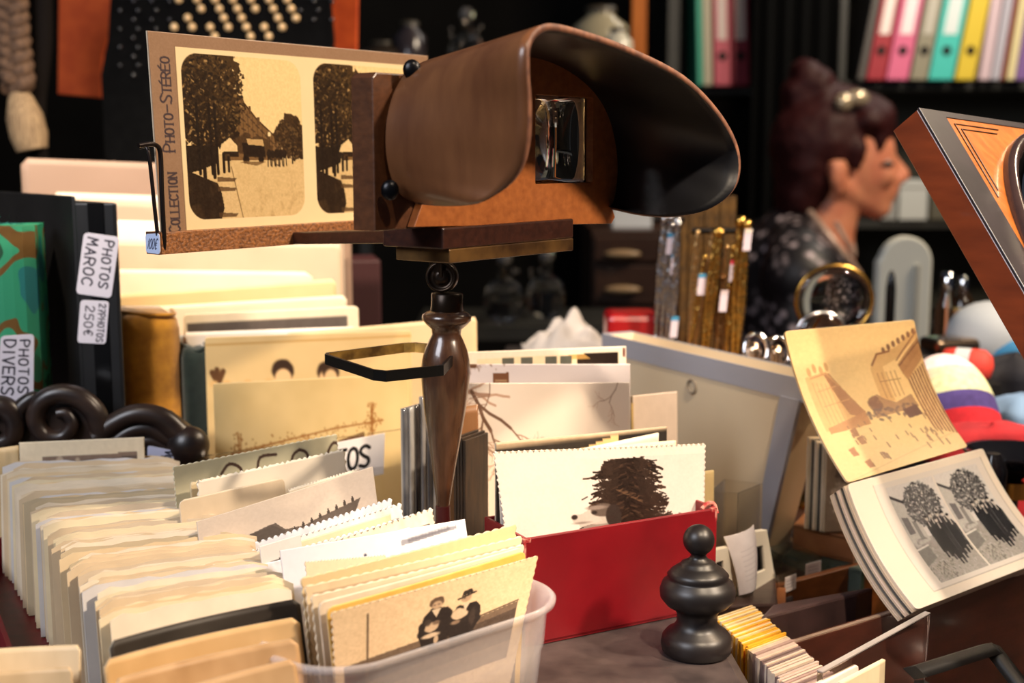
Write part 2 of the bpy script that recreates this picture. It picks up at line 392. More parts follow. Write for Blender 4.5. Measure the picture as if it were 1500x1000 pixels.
RM = [(612, 299, .006), (655, 302, .026), (700, 298, .047), (735, 279, .058), (760, 247, .066), (771, 205, .071), (773, 150, .073), (771, 100, .074), (773, 64, .074), (784, 43, .072), (806, 34, .069), (852, 44, .065), (922, 69, .061), (1000, 109, .060), (1050, 158, .061), (1078, 205, .062), (1085, 245, .063), (1074, 280, .062), (1037, 307, .053), (985, 318, .036), (940, 316, .019), (897, 307, .005)]
base = spline([PN(x, y, B0, N) for x, y in BA], 5); rim = spline([PN(x, y, B0 + N * L, N) for x, y, L in RM], 5)
def pl(p): d = p - B0; return (d.dot(E), d.z)                            # board-plane coordinates
def ps(x, y): return pl(PN(x, y, B0, N))
th = 0.0026
nu, nv = len(base), 14
cen = B0 + Z * 0.035
outer = []; inner = []
for i in range(nu):
    t = base[min(i + 1, nu - 1)] - base[max(i - 1, 0)]
    o_n = t.cross(N).normalized()
    if o_n.dot(base[i] - cen) < 0: o_n = -o_n
    for j in range(nv):
        s_ = j / (nv - 1); q = base[i].lerp(rim[i], s_)
        outer.append(q); inner.append(q - o_n * th)
fs = []; fm = []
n0 = len(outer)
for i in range(nu - 1):
    for j in range(nv - 1):
        a_, b_, c_, d_ = i * nv + j, i * nv + j + 1, (i + 1) * nv + j + 1, (i + 1) * nv + j
        fs.append((a_, b_, c_, d_)); fm.append(0); fs.append((n0 + d_, n0 + c_, n0 + b_, n0 + a_)); fm.append(1)
    a_, b_ = i * nv + nv - 1, (i + 1) * nv + nv - 1
    fs.append((a_, n0 + a_, n0 + b_, b_)); fm.append(2)
for j in range(nv - 1):
    for i in (0, nu - 1):
        a_, b_ = i * nv + j, i * nv + j + 1; fs.append((a_, b_, n0 + b_, n0 + a_)); fm.append(2)
hood_out = wood('hood_veneer', (84, 50, 29), (108, 70, 42), 9, (9, 9, 2.5), 0.36, 0.25, 0.05)
hood_in = mat('hood_black_lining', (12, 13, 18), 0.4, 0, (19, 20, 26), 50, 5, None, 0.2, 0.5)  # black lining; its bluish tint stands in for a cool window sheen
hood_rim = mat('hood_worn_rim', (120, 78, 56), 0.6, 0, (84, 52, 40), 200)
hd = obj_from('hood', outer + inner, fs, None, stereo, True, [hood_out, hood_in, hood_rim], fm)
# rivets of the hood
for q, nm in ((PN(597, 107, B0, N) + N * 0.004 + Vector((-.001, -.003, .001)), 'rivet'), (PN(576, 278, B0 + N * .003, N) + Vector((-.001, -.003, 0)), 'rivet')):
    MB().ball(q, 0.0040, 14, 8, (.9, .55, 1.0)).build(nm, mat('black_metal', (16, 16, 20), 0.3, 0.6), hd)
# lens board with two lens openings
lx0, lx1 = ps(778, 200)[0], ps(862, 200)[0]; lz0, lz1 = ps(820, 268)[1], ps(820, 141)[1]
holes = [rrect(lx0, lz0, lx1, lz1, 0.0008, 2), rrect(-lx1, lz0, -lx0, lz1, 0.0008, 2)]
arch = [pl(b - (b - cen).normalized() * 0.0024) for b in base]
bl = ps(600, 332); br = ps(893, 327)
arch = [q for q in arch if q[1] > bl[1] + 0.003]
shape2d('lens_board', [[(bl[0], bl[1])] + arch + [(br[0] + .001, br[1] + .003), (br[0] - .002, br[1])]] + holes, 0.004, B0 + N * 0.0005, E, Z, N, oak, stereo, 0.0003)
ml, mt = ps(551, 105)
shape2d('lens_mount', [[(ml, bl[1] - .001), (br[0] - .004, bl[1] - .001), (br[0] - .004, mt), (ml + .002, mt), (ml, mt - .002)]] + holes, 0.012, B0 - N * 0.0078, E, Z, N, walnut, stereo, 0.0006)
lens_m = glass('lens_glass', (250, 248, 240), 0.0, 1.5)
for x0, x1 in ((lx0, lx1), (-lx1, -lx0)):
    vs = []; fs = []; nx = 14
    for sgn in (1, -1):
        for j in range(nx + 1):
            for i in range(nx + 1):
                u, v = i / nx, j / nx; bulge = 0.0036 * (1 - (2 * u - 1) ** 2) * (1 - 0.6 * (2 * v - 1) ** 2) + 0.0012
                vs.append(B0 - N * 0.003 + E * (x0 + (x1 - x0) * u) + Z * (lz0 + (lz1 - lz0) * v) + N * sgn * bulge)
    m_ = (nx + 1) ** 2
    for j in range(nx):
        for i in range(nx):
            a_ = j * (nx + 1) + i; fs.append((a_, a_ + 1, a_ + nx + 2, a_ + nx + 1)); fs.append((m_ + a_ + nx + 1, m_ + a_ + nx + 2, m_ + a_ + 1, m_ + a_))
    ring = [i for i in range(nx + 1)] + [j * (nx + 1) + nx for j in range(1, nx + 1)] + [nx * (nx + 1) + i for i in range(nx - 1, -1, -1)] + [j * (nx + 1) for j in range(nx - 1, 0, -1)]
    for i in range(len(ring)):
        a_, b_ = ring[i], ring[(i + 1) % len(ring)]; fs.append((b_, a_, m_ + a_, m_ + b_))
    obj_from('lens', vs, fs, lens_m, stereo, True)
# platform, brass plate, sliding rod
zp = bl[1] + B0.z
MB().box(B0 + E * -0.05 - N * 0.030 + Z * (bl[1] - 0.0100), E * 0.092, N * 0.034, Z * 0.0090).build('platform', dwood, stereo, 0.0008)
brass_w = mat('worn_brass_strip', (112, 82, 44), 0.35, 0.3, (60, 40, 24), 60, 5)
MB().box(B0 + E * -0.046 - N * 0.026 + Z * (bl[1] - 0.0158), E * 0.088, N * 0.030, Z * 0.0058).build('brass_plate', brass_w, stereo, 0.0005)
cA = P(432, 351, 0.668); rod_z = zp - 0.0062
rA = Vector((cA.x, cA.y, rod_z)); rB = B0 - N * 0.002 - E * 0.012; rB.z = zp - 0.0065; rA.z = P(432, 350, 0.668).z
dv = (rB - rA); ln = dv.length; dv.normalize(); sv = Vector((-dv.y, dv.x, 0))
MB().box(rA - sv * 0.004 - Z * 0.0026, dv * ln, sv * 0.016, Z * 0.0062).build('sliding_rod', dwood, stereo, 0.0006)
# cross bar with wire clips and price tag
CL = P(213, 45, 0.60); CE = E
def card_pt(px, py, off=0.0): return PN(px, py, CL + N * off, N)
bar_m = wood('rough_oak_bar', (92, 54, 26), (170, 108, 56), 90, (2.5, 8, 8), 0.5, 0.1, 0.7)
b0 = card_pt(237, 373, 0.004); b1 = card_pt(237, 340, 0.004); bh = b1.z - b0.z
bd = 0.0098
MB().box(b0 - N * bd, E * 0.185, N * bd, Z * bh).build('cross_bar', bar_m, stereo, 0.0005)
MB().box(b0 - N * bd - E * 0.0012, E * 0.0012, N * bd, Z * bh).build('bar_end', walnut, stereo, 0.0002)
r = Ras(60, 60, (190, 205, 236)); write(r, '100\u20ac', 6, 16, 30, 2.8, (50, 55, 80), aspect=0.28, gap=0.1, slant=0.3)
q0 = b0 - E * 0.0018
sheet('price_tag', q0 - N * bd * .95 + Z * bh * .9, q0 + Z * bh * .97 + N * .0012, q0 + Z * 0.0003 + N * .0012, q0 - N * bd * .95 + Z * bh * .06, r.a, None, stereo, 0.0003, corner=0.16)
wire = mat('dark_wire', (44, 36, 34), 0.35, 0.7)
w = spline([card_pt(203, 213, .006), card_pt(218, 211, .006), card_pt(229, 213, .005), card_pt(235, 226, .005), card_pt(237, 280, .005), card_pt(240, 342, .004), card_pt(240, 366, .003)], 6)
MB().tube(w, 0.0011, 8).build('wire_clip', wire, stereo)
w = spline([card_pt(205, 216, -.004), card_pt(216, 218, .002), card_pt(222, 260, .003), card_pt(226, 300, .003), card_pt(231, 345, .003)], 6)
MB().tube(w, 0.0009, 8).build('wire_clip', wire, stereo)
# pedestal
hinge_c = Vector((stx, sty, P(660, 405, sty).z))
s_k = sty / F / CP
hm = mat('dark_bronze', (34, 27, 22), 0.32, 0.75, (54, 40, 28), 80)
MB().lathe(hinge_c, [(0.0070, -0.003), (0.0074, -0.0025), (0.0074, 0.003), (0.0068, 0.0036), (0.0060, 0.0036), (0.0058, 0.0026), (0.0036, 0.0026), (0.0034, 0.0040), (0.0016, 0.0042)], 32, (-0.15, -1, 0.05)).build('hinge', hm, stereo)
MB().box(hinge_c - E * 0.004 - N * 0.005 + Z * 0.0, E * 0.008, N * 0.008, Z * (zp - 0.0158 - hinge_c.z)).build('hinge_bracket', hm, stereo, 0.0005)
top = P(655, 430, sty); bot = P(649, 738, sty)
pr = [(9, 325), (11, 305), (12, 300), (14, 285), (19, 250), (25, 212), (31, 172), (35, 135), (36.5, 115), (35, 98), (31, 82), (25, 68), (21, 60), (22, 52), (31, 44), (36, 38), (36, 32), (30, 27), (25, 25)]
ax = (top - bot).normalized()
prof = [(r * s_k, (325 - h) * s_k) for r, h in pr]
hw = wood('turned_walnut', (60, 38, 26), (84, 56, 38), 30, (12, 12, 2), 0.26, 0.5)
foot = top - ax * (325 * s_k)
MB().lathe(foot, prof, 40, ax).build('turned_handle', hw, stereo)
MB().lathe(top - ax * (28 * s_k), [(23 * s_k, 0), (24 * s_k, 0.001), (23 * s_k, 0.004), (23 * s_k, 27 * s_k), (21 * s_k, 29 * s_k)], 32, ax).build('collar', hm, stereo)
MB().lathe((foot.x, foot.y, CHEST + .0004), [(0.0135, 0), (0.0135, 0.003), (0.006, 0.006), (0.0045, 0.012), (0.0035, foot.z - CHEST + 0.002)], 28).build('base', mat('dark_red_foot', (60, 14, 16), 0.4), stereo)
# folding wire handle: flat metal loop
zl = ZC - 0.098
lp = [PZ(471, 525, zl), PZ(556, 553, zl), PZ(650, 543, zl), PZ(676, 515, zl), PZ(602, 508, zl)]
lp = [lp[0].lerp(lp[1], .06), lp[0].lerp(lp[1], .9), lp[1].lerp(lp[2], .1), lp[2], lp[3], lp[3].lerp(lp[4], .9), lp[4].lerp(lp[0], .08), lp[4].lerp(lp[0], .95)]
fr = MB()
ctr = sum(lp, Vector()) / len(lp); vs = []; fs = []
for q in lp:
    for dz, k_ in ((-0.0022, 0), (0.0026, 0), (0.0026, 1), (-0.0022, 1)):
        vs.append(q + (ctr - q).normalized() * 0.0018 * k_ + Z * dz)
n_ = len(lp)
for i in range(n_):
    j = (i + 1) % n_
    for k_ in range(4): fs.append((i * 4 + k_, j * 4 + k_, j * 4 + (k_ + 1) % 4, i * 4 + (k_ + 1) % 4))
fmm = [1 if (k % 4) == 2 else 0 for k in range(len(fs))]
obj_from('folding_loop', vs, fs, None, stereo, False, [mat('black_iron', (22, 21, 20), 0.4, 0.6), mat('tarnished_brass', (232, 180, 84), 0.5, 0.0, (130, 92, 40), 90)], fmm)

# ------------------------------------------------------------------ stereo card in the holder
def sepia(g, lo=(46, 30, 18), hi=(236, 205, 150)):
    g = np.clip(g, 0, 1)[..., None]; return np.array(lo) * (1 - g) + np.array(hi) * g
def street(w, h, seed=0, shift=0.0):
    r = Ras(w, h, (0, 0, 0)); sky = (240, 206, 146); gr = (214, 182, 128)
    r.a[:] = sky
    r.poly([(0, .60), (1, .60), (1, 1), (0, 1)], gr); n1 = vnoise(h, w, 7, 11 + seed, 4); n2 = vnoise(h, w, 16, 4 + seed, 4)
    r.mask(((r.Y > .62 * h) * np.clip((n1 - .54) * 5, 0, 1)) * np.clip((r.Y / h - .6) * 2, 0, 1), (166, 132, 84), .55)
    s = shift
    r.poly([(.36 + s, .18), (.42 + s, .2), (.62 + s, .40), (.80 + s, .52), (.80 + s, .64), (.3 + s, .64)], (120, 88, 52))
    r.line([(.40 + s, .20), (.60 + s, .385), (.78 + s, .51)], 2.5, (70, 48, 28))
    for k in range(9):
        x = .44 + s + k * .04; y0 = .24 + k * .032; r.line([(x, y0 + .03), (x, .6)], 1.6, (84, 60, 36), .8)
        for m in range(3): r.line([(x - .014, y0 + .05 + m * .06), (x + .014, y0 + .07 + m * .055)], 2.4, (62, 42, 26), .7)
    for k, (x, y) in enumerate(((.47, .25), (.53, .30), (.60, .37))): r.poly([(x + s, y), (x + .02 + s, y), (x + .02 + s, y + .05), (x + s, y + .05)], (90, 64, 38))
    for cx, cy, rx, ry, c, sd in ((.12, .14, .34, .2, (58, 42, 22), 1), (.24, .10, .24, .12, (70, 50, 26), 2), (.16, .32, .28, .2, (48, 33, 18), 3), (.32, .34, .12, .14, (66, 47, 26), 4), (.18, .46, .24, .12, (44, 30, 17), 5), (.48, .54, .09, .06, (74, 52, 30), 6), (.60, .56, .10, .07, (80, 57, 33), 8), (.88, .48, .13, .13, (66, 46, 26), 7), (.97, .53, .1, .1, (52, 36, 20), 9)):
        r.ell(cx + s, cy, rx, ry, c, 1, 1.2, .45, sd + seed)
    rl = random.Random(40 + seed)
    for k in range(1500):
        a_ = rl.uniform(0, 6.28); rr = rl.random() ** .5; x = .15 + s + .34 * rr * math.cos(a_); y = .27 + .30 * rr * math.sin(a_)
        if x > .60 or y > .60 or (y < .08 and x > .42 + s): continue
        c = rl.choice(((30, 20, 12), (44, 30, 16), (96, 72, 40), (128, 98, 56), (60, 42, 22), (38, 26, 14), (176, 140, 88)))
        if c[0] > 100 and rl.random() < .55: c = (40, 28, 15)
        r.line([(x, y), (x + rl.uniform(-.02, .02), y + rl.uniform(-.012, .012))], rl.uniform(1.2, 3.2), c, .85)
    for k in range(300):
        a_ = rl.uniform(0, 6.28); rr = rl.random() ** .5; x = .90 + s + .15 * rr * math.cos(a_); y = .50 + .13 * rr * math.sin(a_); c = rl.choice(((44, 30, 17), (70, 50, 28), (104, 78, 46), (50, 35, 19)))
        r.line([(x, y), (x + rl.uniform(-.02, .02), y + rl.uniform(-.012, .012))], rl.uniform(1.2, 2.6), c, .9)
    r.poly([(.0, .55), (.26, .55), (.24, .66), (.10, .70), (0, .72)], (40, 28, 17))
    for x in (.2 + s, .1 + s, .245 + s): r.line([(x, .3), (x + .005, .72)], 5, (34, 23, 14))
    r.poly([(.29 + s, .54), (.36 + s, .50), (.42 + s, .55), (.42 + s, .585), (.27 + s, .585)], (228, 196, 142)); r.poly([(.30 + s, .585), (.43 + s, .585), (.43 + s, .62), (.30 + s, .62)], (44, 30, 18))
    r.poly([(.30 + s, .60), (.35 + s, .60), (.36 + s, .645), (.30 + s, .645)], (70, 50, 30))
    r.poly([(.46 + s, .53), (.65 + s, .53), (.66 + s, .62), (.47 + s, .62)], (38, 25, 15)); r.poly([(.50 + s, .505), (.64 + s, .51), (.65 + s, .55), (.51 + s, .54)], (196, 160, 106))
    r.ell(.49 + s, .635, .028, .026, (36, 24, 14)); r.ell(.62 + s, .635, .024, .022, (36, 24, 14))
    for k in range(5):
        x = .69 + s + k * .035; r.ell(x, .60, .022, .03, (40, 27, 16), 1, 1, .3, k); r.line([(x - .01, .62), (x - .012, .68)], 1.8, (36, 24, 14)); r.line([(x + .01, .62), (x + .014, .675)], 1.8, (36, 24, 14))
    r.line([(.9 + s, .58), (.9 + s, .66)], 2.6, (44, 30, 18)); r.ell(.70 + s, .475, .014, .016, (240, 214, 160)); r.line([(.70 + s, .49), (.70 + s, .56)], 1.5, (60, 40, 24))
    r.poly([(.47 + s, .645), (.66 + s, .65), (.58 + s, .675), (.44 + s, .655)], (110, 82, 48), .8)
    for x, y, q in ((.30, .60, 1), (.22, .61, 1.2), (.14, .6, 1.3), (.34, .62, .8)): r.line([(x + s, y), (x + s, y + .11 * q)], 5 * q, (36, 24, 14))
    r.poly([(0, .70), (.12, .74), (.24, .78), (.30, .9), (.26, 1), (0, 1)], (44, 30, 18)); r.poly([(.26, .80), (.38, .79), (.42, 1), (.30, 1), (.28, .9)], (214, 182, 130)); r.line([(.36, .68), (.44, 1)], 1.5, (120, 92, 56))
    for y in (.74, .80, .96): r.poly([(.24, y), (.40, y + .012), (.38, y + .03), (.24, y + .03)], (84, 60, 36), .8)
    r.mask(np.clip((n2 - .5) * 4, 0, 1) * (r.Y > .75 * h) * (r.X < .28 * w), (80, 58, 34), .5)
    r.grain(24, 2.5, 8)
    # arched top corners
    x0, x1, y0, y1, rd = 0, w, 0, h, .13 * w
    dx = np.maximum(np.maximum(rd - r.X, r.X - (w - rd)), 0); dy = np.maximum(np.maximum(rd - r.Y, r.Y - (h - rd)), 0)
    mk = np.clip(rd - np.hypot(dx, dy) + .5, 0, 1)
    return r.a, mk
W_, H_ = 560, 290
r = Ras(W_, H_, (150, 118, 92)).grain(14, 2, 3)
r.poly([(.078, .065), (.985, .065), (.985, .955), (.078, .955)], (240, 214, 166)).grain(6, 30, 7)
r.line([(.078, .065), (.078, .955), (.985, .955)], 1.2, (110, 84, 62))
a1, m1 = street(222, 236); r.paste(a1, 52, 26, m1)
a2, m2 = street(222, 236, 0, -0.04); r.paste(a2, 300, 26, m2)
write(r, 'Photo-St\u00e9r\u00e9o'.replace('P', 'P'), 14, 164, 19, 2.4, (66, 54, 58), 'up', 0.52, 0.17, 0, True)
write(r, 'Collection', 14, 278, 19, 2.4, (66, 54, 58), 'up', 0.44, 0.14, 0, True)
cL = CL; hgt = CL.z - b0.z
cTL = CL.copy(); cTR = CL + E * 0.190; cTR.z -= 0.0006
cBR = cTR - Z * (hgt - 0.006) + E * 0.0; cBL = CL + E * 0.0035 - Z * (hgt - 0.006)
cTL, cTR, cBL, cBR = [q - N * 0.004 for q in (cTL, cTR, cBL, cBR)]
c_ = sheet('stereo_card', cTL + N * .0055, cTR + N * .0055, cBR + N * .0055 + N * .004 * 0, cBL + N * .0055, r.a, printed('albumen_print', 0.33, 0.5, 0.25), None, 0.0012, bow=-0.001)
tag(c_, 'sepia stereo card of a tree-lined street with carriages held in the viewer', 'stereo card')
# ------------------------------------------------------------------ albums at the left
def label_sheet(name, TL, TR, BR, BL, lines, w, h, parent, m=None, bg=(208, 203, 214), seed=1):
    r = Ras(w, h, bg)
    for (txt, x, y, hh, wd, asp, gap) in lines: write(r, txt, x, y, hh, wd, (26, 24, 36), 'down', asp, gap, 0.05, False, 0.06, seed)
    return sheet(name, TL, TR, BR, BL, r.a, m or printed(), parent, 0.0003, corner=0.12)
# black album: spine towards the camera
ab = empty('photo_album', P(150, 600, 0.76), 'tall black photo album with two handwritten white stickers on its spine', 'album')
S1 = P(178, 302, 0.752); S0 = P(119, 297, 0.756); K0 = P(-40, 274, 0.89)
blk = mat('black_cover', (15, 15, 17), 0.42, 0, (20, 20, 22), 40, 4, None, 0.15)
dn = Vector((-0.004, 0, -(S1.z - CHEST - 0.001)))
side = (K0 - S0); side.z = 0; wv = (S1 - S0); wv.z = 0
MB().box(S0 + dn + Vector((0, .0005, 0)), wv, side, Z * (-dn.z)).build('pages', mat('black_pages', (22, 21, 21), 0.8), ab)
MB().box(S0 + dn - wv * 0.06 - Z * .0, wv * 0.10, side * 1.02, Z * (-dn.z + 0.004)).build('cover', blk, ab, 0.0008)
MB().box(S1 + dn - wv * 0.06, wv * 0.10, side * 1.02, Z * (-dn.z + 0.002)).build('cover', blk, ab, 0.0008)
fwd = Vector((wv.y, -wv.x, 0)).normalized()
MB().box(S0 + dn + fwd * 0.0005, wv, -fwd * 0.004, Z * (-dn.z)).build('spine', blk, ab, 0.001)
MB().box(S0 + dn + wv * 0.34 + fwd * 0.0011, wv * 0.4, -fwd * 0.001, Z * (-dn.z - 0.0)).build('spine_channel', mat('black_gloss', (9, 9, 10), 0.2), ab)
sp_p, sp_n = S0 + fwd * 0.0018, fwd
def on_spine(x, y): return PN(x, y, sp_p, sp_n)
label_sheet('sticker', on_spine(123, 340), on_spine(175, 347), on_spine(163, 437), on_spine(111, 430), [('PHOTOS', 66, 12, 19, 3.2, .62, .3), ('MAROC', 32, 10, 22, 3.4, .66, .3)], 78, 132, ab)
label_sheet('sticker', on_spine(118, 439), on_spine(160, 441), on_spine(155, 504), on_spine(113, 502), [('27PHOTOS', 60, 8, 15, 2.4, .5, .25), ('250\u20ac', 34, 14, 20, 2.6, .6, .3)], 68, 100, ab)
# green camouflage album in a clear sleeve
ga = empty('patterned_album', P(10, 600, 0.735), 'green and brown patterned album in a crinkled clear sleeve at the far left', 'album')
g1 = P(50, 330, 0.742); g0 = P(-75, 334, 0.735)
cm = mat('camo_cloth', (38, 120, 92), 0.5)
nt = cm.node_tree; tc = nt.nodes.new('ShaderNodeTexCoord'); mp = nt.nodes.new('ShaderNodeMapping'); mp.inputs['Scale'].default_value = (40, 40, 30)
wv_ = nt.nodes.new('ShaderNodeTexNoise'); wv_.inputs['Scale'].default_value = 1.0; wv_.inputs['Detail'].default_value = 1.0
rp = nt.nodes.new('ShaderNodeValToRGB'); rp.color_ramp.interpolation = 'CONSTANT'
for pos, c in ((0.0, (30, 110, 110)), (0.40, (44, 140, 104)), (0.52, (104, 74, 30)), (0.58, (52, 150, 110)), (0.66, (30, 74, 52))):
    el = rp.color_ramp.elements[0] if pos == 0 else rp.color_ramp.elements.new(pos); el.position = pos; el.color = L4(c)
rp.color_ramp.elements[-1].color = L4((36, 120, 120))
nt.links.new(tc.outputs['Object'], mp.inputs[0]); nt.links.new(mp.outputs[0], wv_.inputs['Vector']); nt.links.new(wv_.outputs['Fac'], rp.inputs[0]); nt.links.new(rp.outputs[0], nt.nodes['Principled BSDF'].inputs['Base Color'])
gw = g1 - g0; gw.z = 0; gh = g1.z - CHEST - 0.001
gb = Vector((gw.y, -gw.x, 0)).normalized()
vs = []; fs = []
for z in (0, gh):
    for k in range(9):
        t = k / 8; vs.append(Vector((g0.x, g0.y, CHEST + 0.001)) + gw * t + gb * (0.007 * math.sin(math.pi * t) ** .5) + Z * z)
    vs.append(Vector((g1.x, g1.y, CHEST + 0.001)) - gb * 0.028 + Z * z); vs.append(Vector((g0.x, g0.y, CHEST + 0.001)) - gb * 0.028 + Z * z)
for k in range(11): fs.append((k, (k + 1) % 11, 11 + (k + 1) % 11, 11 + k))
fs += [tuple(range(10, -1, -1)), tuple(range(11, 22))]
obj_from('cover', vs, fs, cm, ga)
sl = MB(); n_ = 26
vs = []; fs = []; rnd = random.Random(4)
for j, (dz, am) in enumerate(((-0.004, .0005), (0.001, .001), (0.004, .003), (0.0065, .004))):
    for k in range(n_ + 1):
        t = k / n_; vs.append(Vector((g0.x, g0.y, CHEST + .001 + gh + dz)) + gw * t + gb * (0.0085 * math.sin(math.pi * t) ** .5 + rnd.uniform(-am, am)) + Z * rnd.uniform(-am, am) * .6)
for j in range(3):
    for k in range(n_): a_ = j * (n_ + 1) + k; fs.append((a_, a_ + 1, a_ + n_ + 2, a_ + n_ + 1))
obj_from('clear_sleeve', vs, fs, glass('crinkled_film', (235, 235, 235), 0.12, 1.05, 0.4), ga)
def on_g(x, y): return PN(x, y, g1 + gb * 0.0082, gb)
label_sheet('sticker', on_g(1, 492), on_g(50, 489), on_g(49, 588), on_g(-6, 585), [('PHOTOS', 64, 12, 20, 3.2, .62, .32), ('DIVERS', 34, 10, 24, 3.6, .6, .28)], 76, 136, ga)
# two velvet albums
def velvet_album(name, label, L, R, Y0, Y1, top_l, top_r, c, c2, seed):
    A = P(L, top_l, Y0); Bq = P(R, top_r, Y1); w = Bq - A; w.z = 0; n = Vector((w.y, -w.x, 0)).normalized(); h = min(A.z, Bq.z) - CHEST - 0.001; al = empty(name, (A + w * .5).xy.to_3d() + Z * CHEST, label, 'album')
    pts = []; ln = w.length; rr = min(0.008, ln * .22); depth = 0.06
    loop = [(0, -depth), (0, -rr), (rr * .3, -rr * .3), (rr, 0), (ln - rr, 0), (ln - rr * .3, -rr * .3), (ln, -rr), (ln, -depth)]
    ud = w.normalized(); vs = []; fs = []; m_ = len(loop); rnd = random.Random(seed)
    levels = [0, h * .5, h * .93, h * .98, h]
    for zi, z in enumerate(levels):
        ins = (0, 0, 0, .0012, .004)[zi]
        for x, y in loop:
            vs.append(Vector((A.x, A.y, CHEST + 0.001)) + ud * (x + (ins if x < ln / 2 else -ins)) + n * (y - (ins if y > -depth else 0)) + Z * (z + (top_dz(x / ln, seed) if zi > 1 else 0)))
    for zi in range(len(levels) - 1):
        for k in range(m_): k2 = (k + 1) % m_; fs.append((zi * m_ + k, zi * m_ + k2, (zi + 1) * m_ + k2, (zi + 1) * m_ + k))
    fs += [tuple(range(m_ - 1, -1, -1)), tuple(range((len(levels) - 1) * m_, len(levels) * m_))]
    o = obj_from('velvet_cover', vs, fs, mat('velvet_%d' % seed, c, 0.85, 0, c2, 160, 4, None, 0.3, 0.2, (.3, .7), 0.6), al, True)
    lip = MB(); q = Vector((A.x, A.y, CHEST + 0.001 + h))
    lip.tube(spline([q + ud * .001 - n * .03 + Z * (.0005 + top_dz(0, seed)), q + ud * ln * .15 - n * .010 + Z * (.001 + top_dz(.15, seed)), q + ud * ln * .5 - n * .004 + Z * (.0012 + top_dz(.5, seed)), q + ud * ln * .9 - n * .006 + Z * (.001 + top_dz(.9, seed)), q + ud * (ln - .001) - n * .03 + Z * (.0005 + top_dz(1, seed))], 5), 0.0013, 8)
    lip.build('rolled_edge', MATS['velvet_%d' % seed], al)
    return al
def top_dz(t, seed): return 0.0025 * math.sin(t * 5 + seed) * (0.5 if seed == 1 else 1)
velvet_album('velvet_album', 'mustard yellow velvet album standing next to the black album', 172, 265, 0.775, 0.790, 452, 462, (168, 112, 24), (196, 138, 36), 1)
velvet_album('velvet_album', 'dark bottle green velvet album with a frayed top edge', 267, 309, 0.790, 0.797, 502, 512, (16, 30, 28), (26, 42, 38), 2)

# carved scroll crest of dark wood
cv = empty('carved_crest', P(150, 700, 0.56).xy.to_3d() + Z * CHEST, 'dark carved wooden crest with scrolls standing in front of the albums', 'carving')
cw = mat('carved_dark_wood', (26, 20, 20), 0.34, 0, (60, 44, 36), 30, 5, (1, 1, 3), 0.25, 0.5, (.35, .75))
YC0, YC1 = 0.712, 0.724
def cp(x, y, d=0.0): return P(x, y, YC0 + (YC1 - YC0) * x / 300 + d)
outl = [(-40, 590), (0, 588), (25, 600), (45, 578), (80, 568), (115, 575), (138, 600), (150, 625), (178, 605), (215, 594), (250, 603), (275, 622), (300, 640), (304, 672), (285, 700), (240, 716), (-40, 740)]
q0 = cp(0, 650, .012); ex = (cp(300, 650, .012) - q0); ex.z = 0; ex.normalize(); en = Vector((ex.y, -ex.x, 0))
lo = [((PN(x, y, q0, en) - q0).dot(ex), (PN(x, y, q0, en) - q0).z) for x, y in outl]
lo[-1] = (lo[-1][0], CHEST + .001 - q0.z); lo[-2] = (lo[-2][0], CHEST + .001 - q0.z)
shape2d('crest_panel', [lo], 0.014, q0, ex, Z, en, cw, cv, 0.003)
def on_c(x, y, off): return PN(x, y, q0 + en * off, en)
def scroll(pts, r_, off=.004, nm='scroll', ends=(1, .45)):
    q = spline([on_c(x, y, off) for x, y in pts], 6); n_ = len(q)
    MB().tube(q, [1.33 * r_ * (ends[0] + (ends[1] - ends[0]) * (k / (n_ - 1)) ** 1.5) for k in range(n_)], 12).build(nm, cw, cv)
scroll([(150, 632), (138, 602), (115, 582), (85, 577), (60, 590), (52, 615), (66, 638), (92, 640), (106, 622), (98, 606), (84, 606)], 0.0048, .009, 'scroll', (1, .5))
scroll([(-30, 600), (5, 596), (22, 615), (18, 640), (-5, 648), (-12, 630)], 0.0052, .009)
scroll([(142, 642), (165, 622), (200, 607), (235, 612), (262, 634), (275, 650)], 0.0055, .009, 'scroll', (.8, 1))
scroll([(165, 652), (190, 632), (220, 628), (250, 645)], 0.0042, .008, 'scroll', (.9, .8))
scroll([(185, 662), (205, 648), (226, 647), (244, 658)], 0.0034, .007, 'scroll', (.9, .9))
scroll([(20, 612), (36, 592), (52, 582), (62, 592)], 0.004, .007)
MB().ball(on_c(276, 652, .010), 0.0114, 24, 16, (1.05, .9, 1.0)).build('ball_end', cw, cv)
MB().ball(on_c(48, 606, .011), 0.0022, 12, 8).build('nail', mat('black_metal', (16, 16, 20), 0.3, 0.6), cv)
lt = label_sheet('price_label', on_c(216, 652, .016), on_c(255, 660, .016), on_c(252, 712, .016), on_c(216, 706, .016), [('VOL', 58, 4, 15, 4, .6, .2), ('90PHO', 40, 18, 14, 2.6, .55, .25), ('350', 20, 24, 16, 2.6, .6, .3)], 64, 90, None, None, (186, 190, 216))
tag(lt, 'small handwritten price label leaning below the ball of the carved crest', 'label')

